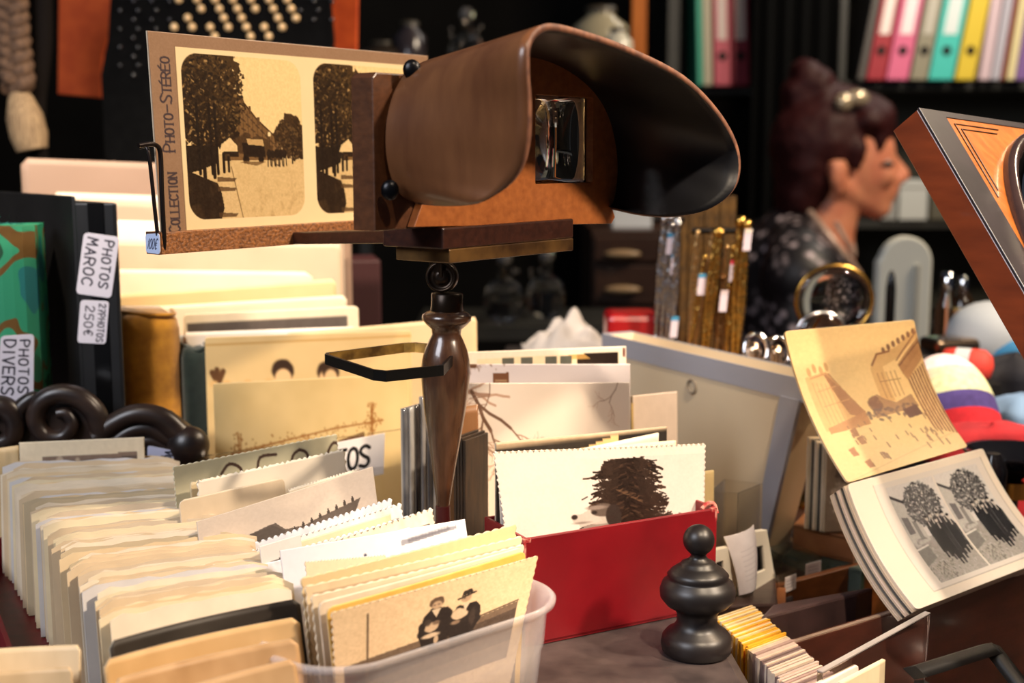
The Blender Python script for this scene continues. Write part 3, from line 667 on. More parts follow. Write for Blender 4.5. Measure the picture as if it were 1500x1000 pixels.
# ------------------------------------------------------------------ big cream cards behind (left)
cream_i = 0
def big_card(name, label, cat, tl, tr, Y0, Y1, c, img=None, lean=0.06, thick=0.0016, corner=0.02, bow=0.0, bot=None, group=None, m=None):
    A, Bq = P(tl[0], tl[1], Y0), P(tr[0], tr[1], Y1); h = (min(A.z, Bq.z) - CHEST - 0.0015) / math.cos(lean)
    im = img if img is not None else flat_img((c[0] * .97, c[1] * 1.0, c[2] * 1.14), 40, 40, 14, int(tl[0] + tl[1]))
    o = sheet(name, *upright(A, Bq, h, lean), im, m or printed(), None, thick, corner=corner, bow=bow)
    # cut level at the foot
    return tag(o, label, cat, group)
big_card('mount_card', 'large tan backing card, tallest and rearmost of the lit cards at left', 'card', (30, 231), (512, 250), .985, 1.04, (168, 136, 104), None, 0.04)
big_card('mount_card', 'pale cream card just below the tall tan backing card', 'card', (75, 281), (502, 296), .955, 1.00, (232, 208, 164), None, .04)
big_card('mount_card', 'cream card with a darker fold line behind the black album', 'card', (112, 291), (500, 312), .935, .98, (196, 164, 124), None, .04)
big_card('mount_card', 'whitish card with worn top seen under the stereo card', 'card', (140, 322), (498, 330), .925, .955, (240, 220, 182), None, .04)
big_card('mount_card', 'wide tan cabinet card right under the rough cross bar', 'card', (150, 352), (500, 356), .905, .93, (214, 180, 134), None, .05)
big_card('mount_card', 'cream card with rounded corner in the middle of the lit stack', 'card', (160, 394), (458, 398), .885, .908, (240, 214, 166), None, .05, corner=.04)
big_card('mount_card', 'yellowish mount card with a thin ruled line near its top', 'card', (160, 432), (492, 408), .876, .897, (226, 190, 124), None, .05)
big_card('mount_card', 'pale card sloping up to the right above the grey banded one', 'card', (170, 452), (508, 432), .868, .885, (236, 208, 160), None, .05)
r = Ras(130, 90, (232, 214, 184)); r.poly([(.02, .06), (.93, .06), (.93, .9), (.02, .9)], (92, 82, 76)).grain(10, 4, 2)
big_card('mount_card', 'pale mounted card with a dark grey band along its top', 'card', (268, 460), (525, 448), .815, .845, None, r.a, .05)
big_card('mount_card', 'ivory card with plain top just behind the yellow album pages', 'card', (268, 487), (522, 478), .808, .825, (242, 222, 184), None, .05)
r = Ras(200, 150, (212, 182, 128)); r.grain(16, 30, 4); r.ys = .68
r.line([(0, .07), (1, .05)], 1.5, (190, 148, 84))
for cx, cy, s_ in ((.37, .31, 1.0), (.58, .33, .9), (.60, .33, .8)):
    r.ell(cx, cy, .052 * s_, .10 * s_, (52, 34, 22), 1, 2, .1, 3); r.ell(cx, cy + .06, .04 * s_, .08, (224, 186, 136), 1, 2)
for a_ in (-.6, -.1, .5): r.line([(.06, .40), (.06 + .05 * math.sin(a_), .40 - .12 * math.cos(a_))], 5, (96, 62, 34)); 
for cx in (.04, .10, .2, .3): r.ell(cx, .40, .02, .03, (214, 172, 112), 1, 2)
big_card('album_page', 'yellowed album page with the tops of two printed heads showing', 'album page', (300, 494), (602, 484), .785, .805, None, r.a, .05, .0018, .01)
big_card('album_page', 'buff page whose right corner shows behind the turned handle', 'album page', (420, 488), (698, 464), .795, .835, (222, 188, 130), None, .05, .0016, .01)
r = Ras(260, 170, (214, 184, 126)); r.grain(18, 40, 6); r.ys = 1.05; br_ = (142, 90, 40); rnd = random.Random(7)
r.poly([(.26, .62), (.78, .44), (.78, 1), (.2, 1)], (216, 176, 102)); r.poly([(.62, .42), (.76, .37), (.76, .47), (.70, .50)], (96, 62, 34)); r.poly([(.30, .58), (.66, .43), (.72, .55), (.72, .9), (.3, .9)], (206, 168, 96)); r.ell(.47, .60, .035, .05, (184, 130, 70))
for k in range(2):
    r.line([(.08, .46 + k * .015), (.35, .40), (.6, .34), (.86, .30)], 1.6, br_, .8); r.line([(.12 + k * .012, .34), (.12, .95)], 1.6, br_, .8); r.line([(.80 + k * .01, .18), (.80, .62)], 1.6, br_, .8)
for k in range(420):
    if k % 3 == 0: x = rnd.uniform(.08, .86); y = .455 - (x - .08) * .2 + rnd.gauss(0, .022)
    elif k % 3 == 1: x = .12 + rnd.gauss(0, .014); y = rnd.uniform(.33, .95)
    else: x = .80 + rnd.gauss(0, .012); y = rnd.uniform(.18, .6)
    r.ell(x, y, .004, .007, br_, .65)
big_card('album_page', 'yellow decorated album page with brown twig border in front', 'album page', (312, 562), (598, 548), .745, .77, None, r.a, .05, .002, .01)
# clear holder with the printed sign
cl_p = glass('clear_acrylic', (252, 252, 252), 0.02, 1.46)
A, Bq = P(296, 668, .70), P(606, 626, .745); C4 = upright(A, Bq, A.z - CHEST - .002, .03)
w_ = Bq - A; w_.z = 0; nn = Vector((w_.y, -w_.x, 0)).normalized()
hold = empty('sign_holder', (A + Bq) / 2 * 1, 'clear acrylic holder with a white printed sign in front of the yellow pages', 'sign holder')
hold.location.z = CHEST
MB().hexa([C4[3] - nn * -.001, C4[2] - nn * -.001, C4[2] - nn * .001, C4[3] - nn * .001, C4[0] + nn * .001, C4[1] + nn * .001, C4[1] - nn * .001, C4[0] - nn * .001]).build('clear_panel', cl_p, hold)
MB().box(C4[3] - nn * 0.02, (C4[2] - C4[3]), nn * 0.03, Z * 0.002).build('foot', cl_p, hold)
r = Ras(220, 90, (232, 226, 222))
write(r, 'PHOTOS', 14, 20, 44, 7.5, (22, 22, 24), 'right', .52, .14)
sgp = A + nn * .0016
def on_s(x, y): return PN(x, y, sgp, nn)
sheet('printed_sign', on_s(432, 660), on_s(564, 634), on_s(562, 694), on_s(430, 722), r.a, printed(), hold, .0004)

# bundles of prints in clear sleeves, standing edge-on behind the pedestal
rnd = random.Random(12)
tones = ['slate grey', 'pale grey', 'nearly black', 'light grey', 'mid grey', 'creamy white']
for k in range(6):
    x = 594 + k * 9; A = P(x, 598 - k * 4 + rnd.uniform(-8, 8), .650 + .003 * k); d_ = Vector((.52, .85, 0)).normalized()
    c = [(92, 94, 100), (170, 168, 166), (60, 56, 56), (150, 146, 144), (110, 108, 110), (196, 188, 178)][k]
    o = sheet('sleeved_print', A - d_ * .002, A + d_ * .030, A + d_ * .030 - Z * (A.z - CHEST - .002), A - d_ * .002 - Z * (A.z - CHEST - .002), Ras(14, 30, c).grain(70, 4, k).a, printed('sleeve_print', .15, .6), None, .0018)
    tag(o, tones[k] + ' bundle in a clear sleeve, edge-on between yellow pages and turned handle', 'photograph', 'sleeved bundles behind the handle')
# ------------------------------------------------------------------ long red box with the packed row of small prints (front left)
rnd = random.Random(21)
zt = ZC - 0.165
NR = 84
paper_cols = [(238, 218, 186), (226, 202, 166), (244, 228, 202), (232, 206, 164), (216, 196, 168), (222, 216, 212), (206, 186, 152), (240, 222, 184)]
def row_card_proto(k):
    c = paper_cols[k]; w, h = 0.070, 0.054; nx = 14; vs = []; fs = []; rr = random.Random(k)
    jag = [rr.uniform(-.0006, .0006) for _ in range(nx + 1)]; bow = -rr.uniform(.0020, .0045)
    for s_, off in ((0, 0), (1, 0.0011)):
        for i in range(nx + 1):
            u = i / nx; e_ = 0.002 if i in (0, nx) else 0
            y = -bow * 4 * u * (1 - u) + off
            vs.append(Vector(((u - .5) * w, y, h + jag[i] - e_))); vs.append(Vector(((u - .5) * w, y, 0)))
    m_ = 2 * (nx + 1)
    for i in range(nx):
        a_ = 2 * i; fs += [(a_, a_ + 1, a_ + 3, a_ + 2), (m_ + a_ + 2, m_ + a_ + 3, m_ + a_ + 1, m_ + a_), (a_, a_ + 2, m_ + a_ + 2, m_ + a_)]
    fs += [(1, 0, m_, m_ + 1), (2 * nx, 2 * nx + 1, m_ + 2 * nx + 1, m_ + 2 * nx)]
    me = bpy.data.meshes.new('photo_print'); me.from_pydata([tuple(v) for v in vs], [], fs); me.update()
    me.materials.append(mat('old_paper_%d' % k, c, .75, 0, tuple(int(q * .95) for q in c), 60, 3, None, 0, .25))
    return me
protos = [row_card_proto(k) for k in range(8)]
rA, rB = PZ(118, 684, zt), PZ(292, 900, zt)
dirs = (rB - rA)
for k in range(NR):
    t = k / (NR - 1); ang = math.radians(11 + 18 * t)
    q = rA + dirs * t
    o = bpy.data.objects.new('photo_print', protos[rnd.choice([0, 0, 1, 1, 2, 2, 3, 4, 5, 6, 7])])
    o.location = (q.x + rnd.uniform(-.0034, .0034), q.y + .016, CHEST + .0022 + .0005)
    sc = rnd.uniform(.96, 1.05) * (1.26 - .28 * t)
    o.rotation_euler = (-0.20 + rnd.uniform(-.008, .008), 0, ang + rnd.uniform(-.02, .02)); 
    hs = rnd.uniform(.975, 1.02); o.scale = (sc, rnd.uniform(.6, 1.1), hs)
    o.location -= Vector((math.sin(ang) * -1, math.cos(ang), 0)) * (.054 * hs * math.sin(.2)) * 0.6
    COL.objects.link(o)
    tag(o, 'small cream old print packed edge-on in the long red box', 'photograph', 'prints packed in the long red box')
red = mat('red_card_box', (118, 16, 24), 0.45, 0, (98, 12, 18), 80, 4, None, 0.12)
fd = Vector((dirs.x, dirs.y, 0)).normalized(); fl = Vector((fd.y, -fd.x, 0))   # fl points to the left of the picture
if fl.x > 0: fl = -fl
rb = empty('red_box', ((rA + rB) / 2).xy.to_3d() + Z * CHEST, 'long red cardboard box holding the packed row of small prints at left', 'box')
wl = 0.053
fA = Vector((rA.x, rA.y, CHEST)) - fd * 0.02; fB = Vector((rB.x, rB.y, CHEST)) + fd * 0.045
L_ = (fB - fA)
MB().box(fA + fl * wl + Z * .0004, L_, -fl * wl * 2, Z * 0.0016).build('bottom', red, rb)
MB().box(fA + fl * wl + Z * .0004, L_, fl * 0.002, Z * 0.018).build('side_panel', red, rb)
MB().box(fA - fl * wl + Z * .0004, L_, -fl * 0.002, Z * 0.022).build('side_panel', red, rb)
MB().box(fA + fl * wl + Z * .0004, -fd * 0.002, -fl * wl * 2, Z * 0.018).build('end_panel', red, rb)
MB().box(fB + fl * wl + Z * .0004, fd * 0.002, -fl * wl * 2, Z * 0.02).build('end_panel', red, rb)
# prints behind the row
r = Ras(110, 90, (232, 214, 182)); r.ys = .42; r.poly([(.18, .32), (.94, .30), (.94, 1), (.18, 1)], (132, 110, 94)); r.poly([(.18, .42), (.3, .4), (.42, .5), (.6, .42), (.94, .36), (.94, 1), (.18, 1)], (96, 80, 70)); r.ell(.32, .42, .03, .1, (186, 164, 140)); r.ell(.46, .44, .02, .08, (190, 168, 140)); r.grain(14, 3, 1)
def print_card(name, label, tl, tr, Y0, Y1, h, img, lean=.08, deckle=0, bow=0.0, m=None, cat='photograph', group=None, thick=.0005, corner=0, teeth=26, foot=None):
    A, Bq = P(tl[0], tl[1], Y0), P(tr[0], tr[1], Y1)
    hm = (min(A.z, Bq.z) - CHEST - (foot if foot is not None else .0015)) / math.cos(lean)
    h = min(h, hm) if h else hm
    return tag(sheet(name, *upright(A, Bq, h, lean), img, m or printed(), None, thick, bow, 0, deckle, teeth, corner), label, cat, group)
print_card('photo_print', 'mounted brownish group photo, rearmost in the long row at left', (28, 648), (211, 640), .684, .692, 0, r.a, .05)
print_card('photo_print', 'tan striped print at the left frame edge behind the long row', (-40, 662), (27, 652), .686, .690, 0, flat_img((206, 176, 128), 30, 20, 60, 3), .05)
# nearest prints of the row: dark one, buff ones
zf = ZC - .165
def near_card(name, label, tl, tr, z, img, lean, bow, corner=.03, thick=.0012):
    A, Bq = PZ(tl[0], tl[1], z), PZ(tr[0], tr[1], z)
    return tag(sheet(name, *upright(A, Bq, (z - CHEST - .003) / math.cos(lean), lean), img, printed(), None, thick, bow, 0, 0, 26, corner), label, 'photograph')
near_card('photo_print', 'curled dark brown backed print near the front of the row', (160, 940), (439, 876), zf - .001, flat_img((50, 42, 34), 40, 24, 30, 3), .22, -.007)
near_card('photo_print', 'curled buff print right in front of the dark one', (152, 968), (438, 903), zf - .002, flat_img((206, 166, 112), 40, 24, 24, 5), .24, -.008)
near_card('photo_print', 'curled tan print with dark edge at the front end of the row', (168, 996), (436, 934), zf - .004, flat_img((190, 150, 104), 40, 24, 40, 6), .26, -.008)
near_card('photo_print', 'frontmost tan print of the long row, cut by the frame', (205, 1030), (432, 964), zf - .006, flat_img((198, 158, 112), 40, 24, 30, 9), .28, -.006)
near_card('photo_print', 'big blurred cream print at the bottom left corner', (-60, 954), (118, 944), ZC - .172, flat_img((224, 196, 154), 40, 24, 22, 11), .3, -.005)
near_card('photo_print', 'blurred tan print in front of the big cream one, bottom left', (-70, 990), (106, 976), ZC - .176, flat_img((206, 174, 130), 40, 24, 22, 12), .3, -.005)

# ------------------------------------------------------------------ middle tray: loose prints between the row and the red box
r = Ras(200, 90, (204, 198, 168)); r.grain(8, 6, 2); r.line([(0, .01), (1, .01)], 2, (226, 220, 190)); write(r, '250\u20ac', 54, 9, 40, 2.8, (74, 52, 44), 'right', .62, .42)
print_card('price_card', 'greenish grey card with a handwritten price standing behind the loose prints', (253, 683), (494, 635), .60, .66, .045, r.a, .10, .012, 0, None, 'card', None, .0007)
print_card('photo_print', 'white scalloped print leaning before the greenish price card', (287, 703), (506, 656), .588, .64, .05, flat_img((232, 222, 204), 60, 30, 8, 4), .12, .03)
print_card('photo_print', 'yellowed scalloped print peeping out behind the white scalloped one', (278, 706), (330, 694), .594, .606, .03, flat_img((216, 196, 156), 20, 16, 10, 4), .12, .03)
print_card('photo_print', 'small beige print with rounded corner and dark line', (262, 733), (416, 699), .572, .612, .035, Ras(90, 40, (214, 196, 170)).line([(.3, .55), (.75, .42)], 2, (70, 60, 52)).grain(10, 5, 2).a, .14, 0, 0, None, 'photograph', None, .0005, .05)
print_card('photo_print', 'creamy scalloped print just behind the print of roof and fence', (420, 716), (528, 684), .602, .625, .035, flat_img((236, 224, 202), 50, 20, 8, 4), .14, .04)
r = Ras(240, 200, (204, 190, 178)); r.ys = .46
r.mask(np.clip((r.X / r.w - .45) * 2, 0, 1) * .5, (214, 204, 198)); r.mask(np.clip((.5 - r.Y / r.h), 0, 1), (222, 208, 190), .8)
r.poly([(0, .62), (.36, .46), (.40, .45), (.45, .62), (.56, .66), (.62, .62), (.86, .52), (.9, .5), (.86, .72), (.6, .9), (.3, 1), (0, 1)], (98, 88, 82)); r.poly([(.08, .60), (.38, .47), (.45, .64), (.42, .84), (.1, .98)], (80, 72, 68), .8)
for k in range(8): x = .50 + k * .05; y = .665 - k * .028; r.poly([(x - .008, y), (x, y - .065), (x + .008, y), (x + .007, y + .05), (x - .007, y + .05)], (70, 62, 58))
r.line([(.36, .66), (.34, .82)], 2, (150, 140, 132), .6); r.line([(.14, .8), (.18, .66)], 2, (140, 130, 124), .5); r.grain(12, 3, 3)
print_card('photo_print', 'large grey print of a dark roof and a spiked fence', (288, 764), (546, 683), .545, .605, .054, r.a, .20, 0, .001)
def strip_img(seed, c, dk=None):
    r = Ras(160, 80, c); rr = random.Random(seed); r.ys = .6
    if dk: r.poly([(.04, .22), (.96, .22), (.96, .95), (.04, .95)], dk); r.grain(40, 7, seed)
    return r.grain(8, 4, seed).a
loose = [
 ('bluish white scalloped print below the fence print', (352, 800), (574, 728), .540, .590, .05, (216, 218, 228), (150, 150, 158), .03),
 ('scalloped print with a grey corner picture right of the fence print', (366, 806), (588, 735), .534, .583, .05, (226, 222, 220), (128, 126, 128), .03),
 ('thin beige print sticking out among the loose prints', (372, 812), (572, 752), .529, .572, .05, (222, 204, 172), None, 0),
 ('glossy white print with an inky lower edge among the loose prints', (378, 818), (606, 752), .524, .572, .05, (226, 224, 226), (186, 184, 190), .02),
 ('scalloped print with black rounded picture corner near the pedestal foot', (390, 822), (634, 742), .519, .568, .05, (228, 214, 194), (62, 56, 54), .035),
 ('curled white print overlapping the loose pile', (384, 826), (600, 772), .514, .552, .05, (224, 222, 228), (140, 138, 146), 0)]
for k, (lb, tl, tr, y0, y1, h, c, dk, dkl) in enumerate(loose):
    print_card('photo_print', lb, tl, tr, y0, y1, h, strip_img(k, c, dk), .24, dkl, .0015, None, 'photograph', 'loose prints in the middle pile')
r = Ras(60, 80, (222, 216, 214)); r.ys = .5; r.poly([(.1, .4), (.95, .3), (.95, .5), (.62, .55), (.6, .95), (.42, .95), (.45, .58), (.1, .6)], (40, 38, 40)); r.grain(8, 4, 3)
print_card('photo_print', 'small print with a black T-shaped patch at the left of the loose pile', (380, 800), (440, 782), .515, .528, .04, r.a, .22)
r = Ras(220, 140, (220, 220, 228)); r.grain(8, 9, 2); r.ys = .55; r.poly([(.62, .15), (.94, .07), (.94, .12), (.62, .22)], (150, 150, 160)); r.line([(.66, .17), (.9, .1)], 2, (120, 120, 130)); r.ell(.42, .26, .008, .02, (70, 70, 90))
for k in range(40): r.line([(.66 + k * .006, .14 - k * .002), (.66 + k * .006, .2 - k * .002)], 1, (100, 100, 110), .5)
print_card('photo_print', 'large bluish white print lying over the loose pile', (410, 806), (681, 760), .500, .550, .055, r.a, .26, 0, .001, None, 'photograph', None, .0006)
r = Ras(110, 70, (226, 208, 176)); r.ys = .6; r.poly([(.08, .3), (.30, .28), (.32, .5), (.1, .52)], (70, 64, 58), .9); r.poly([(.42, .24), (.62, .22), (.56, .42), (.46, .42)], (82, 74, 66), .9); r.grain(10, 4, 4)
print_card('photo_print', 'cream scalloped print with two small dark patches', (446, 822), (565, 812), .486, .510, .04, r.a, .24, .02)

# ------------------------------------------------------------------ clear plastic tub with prints, front centre
tz = ZC - .176
t_l = PZ(420, 980, tz); t_r = PZ(806, 862, tz)
tu = (t_r - t_l); tlen = tu.length; tu.normalize(); tn = Vector((tu.y, -tu.x, 0))      # tn towards the camera
tw = 0.056
tub = empty('plastic_tub', (t_l + t_r) / 2 - Z * ((t_l.z) - CHEST) + tn * -0.0, 'translucent plastic food tub full of old prints, front centre', 'tub')
tc_ = (t_l + t_r) / 2 + tn * (-0.009)
plast = glass('milky_plastic', (244, 238, 240), 0.16, 1.3)
if True:
    b = plast.node_tree.nodes['Principled BSDF']; b.inputs['Alpha'].default_value = 0.36; b.inputs['Transmission Weight'].default_value = 0.3
def tub_ring(s_, z, n=14):
    return [tc_ + tu * x + tn * y + Z * (z - tc_.z) for x, y in rrect(-tlen / 2 * s_, -tw / 2 * s_, tlen / 2 * s_, tw / 2 * s_, .0265 * s_, n)]
rings = [tub_ring(.80, CHEST + .0006), tub_ring(.84, CHEST + .0006), tub_ring(.90, CHEST + .028), tub_ring(.915, CHEST + .029), tub_ring(.94, tz - .002), tub_ring(1.0, tz - .001), tub_ring(1.005, tz + .0008), tub_ring(.985, tz + .0018), tub_ring(.945, tz + .0012), tub_ring(.925, tz - .003), tub_ring(.90, CHEST + .029), tub_ring(.888, CHEST + .028), tub_ring(.825, CHEST + .0016)]
vs = [v for g in rings for v in g]; m_ = len(rings[0]); fs = []
for i in range(len(rings) - 1):
    for k in range(m_): k2 = (k + 1) % m_; fs.append((i * m_ + k, i * m_ + k2, (i + 1) * m_ + k2, (i + 1) * m_ + k))
fs += [tuple(range(m_ - 1, -1, -1)), tuple(range((len(rings) - 1) * m_, len(rings) * m_))]
obj_from('tub_body', vs, fs, plast, tub, True)
tub_cards = [
 ('yellowed print with a wavy edge, rearmost in the plastic tub', (440, 846), (757, 766), -.017, (230, 204, 158), None, .012),
 ('cream print with a smudged grey corner in the plastic tub', (446, 858), (765, 784), -.012, (234, 212, 176), (196, 172, 142), .010),
 ('white edged print with a grey figure scene in the plastic tub', (455, 872), (768, 796), -.006, (232, 216, 188), (206, 190, 168), .010),
 ('pale print with rounded corner right behind the yellow edged one', (466, 882), (766, 800), -.002, (226, 208, 184), (214, 196, 170), 0),
 ('yellow edged print with dark picture right behind the couple photo', (478, 890), (770, 806), .003, (226, 182, 92), (84, 66, 50), 0)]
for k, (lb, tl, tr, off, c, dk, dkl) in enumerate(tub_cards):
    A = PN(tl[0], tl[1], tc_ + tn * off, tn); Bq = PN(tr[0], tr[1], tc_ + tn * (off - .002), tn)
    hh = min(A.z, Bq.z) - CHEST - .004
    rr = Ras(160, 80, c)
    if dk: rr.poly([(.03, .06), (.96, .06), (.96, .97), (.03, .97)], dk); rr.grain(22, 9, k)
    cc = list(upright(A, Bq, hh, .05)); sh = tu * (.006)
    o = sheet('photo_print', cc[0], cc[1], cc[2] - sh, cc[3] + sh * .6, rr.grain(8, 4, k).a, printed(), None, .0005, .0012, 0, dkl, 22, .03 if not dkl else 0)
    tag(o, lb, 'photograph', 'prints in the plastic tub')
r = Ras(320, 290, (226, 196, 156)); r.ys = .72; r.mask(np.clip(r.Y / r.h - .1, 0, 1), (212, 180, 142), .6)
r.poly([(0.045, .50), (.20, .48), (.42, .46), (.60, .44), (.93, .38), (.93, .88), (.045, .90)], (112, 92, 74)); r.poly([(.045, .56), (.4, .52), (.93, .44), (.93, .58), (.4, .66), (.045, .70)], (72, 58, 48), .8); r.line([(.6, .43), (.93, .37)], 3, (92, 76, 60)); r.poly([(.045, .78), (.93, .72), (.93, .88), (.045, .90)], (150, 126, 102), .7)
r.line([(.155, .10), (.15, .80)], 3, (98, 78, 60)); r.grain(16, 6, 3)
FX = lambda x: .40 + (x - .435) * .84
FY = lambda y: .125 + (y - .115) * .60
def fp(pts, c, al=1.0): r.poly([(FX(x), FY(y)) for x, y in pts], c, al)
def fe(x, y, rx, ry, c, al=1.0, soft=2, rag=.25, sd=1): r.ell(FX(x), FY(y), rx * .84, ry * .60, c, al, soft, rag, sd)
dkc = (40, 32, 28)
_fy = FY; FY = lambda y: _fy(y) - .04
fp([(.455, .42), (.495, .335), (.52, .32), (.55, .33), (.60, .42), (.625, .58), (.61, .88), (.54, .93), (.46, .90), (.43, .7)], dkc); fe(.53, .62, .10, .30, dkc, 1, 2, .3, 3)
fe(.525, .245, .045, .075, (96, 76, 60), 1, 2, .3, 2); fe(.530, .29, .030, .058, (186, 156, 126), 1, 2, .15, 5); fp([(.50, .35), (.555, .35), (.530, .47)], (206, 184, 156)); fe(.515, .285, .006, .008, (80, 62, 50)); fe(.540, .285, .006, .008, (80, 62, 50))
fe(.508, .60, .042, .075, (196, 168, 138), 1, 2, .35, 4); fe(.50, .72, .05, .030, (206, 182, 154), 1, 2, .4, 6); fe(.535, .55, .022, .030, (120, 98, 80)); fe(.54, .80, .014, .06, (190, 164, 136)); fe(.48, .52, .02, .05, (70, 57, 48), .8)
FY = _fy
fp([(.625, .46), (.66, .37), (.70, .335), (.775, .34), (.805, .42), (.81, .62), (.78, .76), (.72, .84), (.64, .86), (.61, .66)], dkc); fe(.71, .60, .10, .26, dkc, 1, 2, .3, 8)
fe(.705, .245, .034, .062, (178, 148, 120), 1, 2, .15, 3); fp([(.65, .225), (.765, .175), (.772, .20), (.655, .25)], (44, 36, 31)); fp([(.675, .21), (.685, .135), (.735, .12), (.748, .18)], (50, 41, 35))
fe(.672, .46, .050, .075, (206, 180, 150), 1, 2, .35, 5); fp([(.69, .325), (.735, .32), (.708, .44)], (212, 188, 160)); fe(.655, .57, .032, .030, (150, 124, 100), .9); fe(.695, .245, .006, .008, (84, 66, 54)); fe(.76, .55, .02, .12, (66, 54, 46), .8); r.grain(22, 3, 7)
off = .008
A = PN(485, 897, tc_ + tn * off, tn); Bq = PN(789, 813, tc_ + tn * (off - .003), tn)
cc = list(upright(A, Bq, A.z - CHEST - .003, .06))
q = PN(762, 935, tc_ + tn * (off + .001), tn)
cc[2] = Bq + (q - Bq) * ((Bq.z - CHEST - .003) / (Bq.z - q.z)) if abs(Bq.z - q.z) > 1e-4 else cc[2]
o = sheet('photo_print', *cc, r.a, printed('albumen_print', 0.33, 0.5, 0.25), None, .0006, .0008, 0, .012, 30)
tag(o, 'sepia photo of a couple with babies, he in a hat, frontmost in the tub', 'photograph', 'prints in the plastic tub')

# ------------------------------------------------------------------ red box with the dog photograph
bq0 = PZ(769, 789, ZC - .171); bq1 = PZ(1051, 744, ZC - .171)
bu = bq1 - bq0; bl_ = bu.length; bu.normalize(); bn = Vector((bu.y, -bu.x, 0)); bd_ = 0.040
bx = empty('red_box', (bq0 + bq1) / 2 - bn * .02 - Z * (bq0.z - CHEST), 'small worn red cardboard box holding the fir tree and dog photograph', 'box')
red2 = mat('worn_red_box', (122, 12, 22), 0.36, 0, (104, 9, 18), 26, 5, None, 0.1, 0.5)
worn = mat('worn_paper_edge', (196, 130, 116), 0.8, 0, (150, 40, 42), 300, 3, None, 0, .3, (.4, .55))
f0 = Vector((bq0.x, bq0.y, CHEST + .0004)); hh = bq0.z - f0.z; tk = .0018
MB().box(f0, bu * bl_, -bn * bd_, Z * .0015).build('bottom', red2, bx)
MB().box(f0, bu * bl_, -bn * tk, Z * hh).build('front_panel', red2, bx, .0006)
MB().box(f0 - bn * (bd_ - tk), bu * bl_, -bn * tk, Z * hh).build('back_panel', red2, bx, .0004)
MB().box(f0 - bn * tk, bu * tk, -bn * (bd_ - 2 * tk), Z * hh).build('side_panel', red2, bx, .0004)
MB().box(f0 + bu * (bl_ - tk) - bn * tk, bu * tk, -bn * (bd_ - 2 * tk), Z * (hh + .0005)).build('side_panel', red2, bx, .0004)
rnd = random.Random(3)
for (x, y, z, sx, sz) in [(bl_ - .0008, 0, hh - .006, .0012, .006), (bl_ - .002, 0, hh - .0016, .003, .0018), (0, 0, hh - .010, .0012, .008), (.001, 0, hh - .002, .004, .0018)]:
    q = f0 + bu * x + bn * .0002 + Z * z; pts = []
    MB().box(q - bu * sx / 2, bu * sx, -bn * .0022, Z * sz).build('worn_corner', worn, bx)
# torn flap at the right corner
fl_ = f0 + bu * (bl_ - .008) + Z * hh
MB().tube(spline([fl_ - bn * .002, fl_ + bu * .004 + Z * .002 - bn * .003, fl_ + bu * .008 + Z * .0012 - bn * .003, fl_ + bu * .0085 - Z * .003 - bn * .001], 5), .0011, 7).build('torn_flap', worn, bx)
# dog photograph
r = Ras(340, 260, (240, 226, 214)); r.ys = .62; r.mask(np.clip(.5 - r.Y / r.h, 0, 1) * np.clip(r.X / r.w, .3, 1), (214, 196, 186), .8); r.a[:9] = (236, 224, 208); r.grain(8, 30, 2)
rnd = random.Random(9); dkt = (44, 32, 26)
r.poly([(.54, .12), (.66, .115), (.67, .3), (.70, .5), (.72, .85), (.48, .85), (.51, .5), (.54, .3)], dkt)
for k in range(900):
    y = rnd.uniform(.12, .90); hw_ = .075 + .100 * (y - .1) / .6; x = .600 + rnd.gauss(0, .5) * hw_; sgn = 1 if x > .600 else -1; l_ = rnd.uniform(.015, .06); g_ = rnd.uniform(-.35, .35)
    col = rnd.choice(((40, 29, 23), (52, 38, 30), (34, 25, 20), (74, 54, 42), (46, 33, 27)))
    r.line([(x, y), (x + sgn * l_ * .6, y + .015), (x + sgn * l_, y + .02 + l_ * g_)], rnd.uniform(1.6, 4.2), col)
for k in range(46):
    y = .14 + .72 * k / 46; hw_ = .080 + .105 * (y - .1) / .6
    for sgn in (-1, 1):
        q = rnd.uniform(.75, 1.2); x0, x1 = .600 + sgn * hw_ * .4, .600 + sgn * hw_ * q; yy = y + rnd.uniform(-.02, .02)
        r.line([(x0, yy - .01), ((x0 + x1) / 2, yy + .018), (x1, yy + rnd.uniform(-.035, .01))], 2.6, (50, 37, 30))
        for m in range(4): t = .5 + m * .14; xx = x0 + (x1 - x0) * t; r.line([(xx, yy + .01), (xx + sgn * .012, yy + rnd.choice((-1, 1)) * .03)], 1.5, (58, 43, 35))
for k in range(26):
    t = rnd.uniform(0, 1); x = .54 + .12 * t; y = .42 + .14 * t; r.line([(x, y), (x + .02, y - rnd.uniform(-.02, .03))], 1.5, (120, 88, 64), .5)
r.poly([(0, 0), (1, 0), (1, .105), (0, .105)], (238, 226, 212))
hx, hy = .392, .620      # dog: head in profile, looking left
DX = lambda x: hx + (x - .385) * 1.08
DY = lambda y: hy + (y - .80) * .92
def de(x, y, rx, ry, c, al=1.0, rag=.12, sd=2): r.ell(DX(x), DY(y), rx * 1.08, ry * .92, c, al, 2, rag, sd)
r.poly([(DX(.365), DY(.93)), (DX(.53), DY(.86)), (DX(.56), 1), (DX(.35), 1)], (150, 136, 126)); de(.445, .84, .070, .10, (200, 188, 176)); r.poly([(DX(.335), DY(.835)), (DX(.42), DY(.745)), (DX(.45), DY(.9)), (DX(.35), DY(.945))], (208, 196, 184)); de(.347, .860, .030, .052, (204, 192, 180))
de(.328, .836, .014, .026, (52, 44, 40)); de(.455, .785, .050, .072, (104, 89, 80)); de(.505, .86, .036, .125, (58, 47, 42)); de(.418, .805, .012, .018, (48, 40, 36)); de(.43, .755, .045, .022, (146, 130, 120)); de(.36, .90, .035, .012, (150, 136, 126)); r.grain(10, 3, 4)
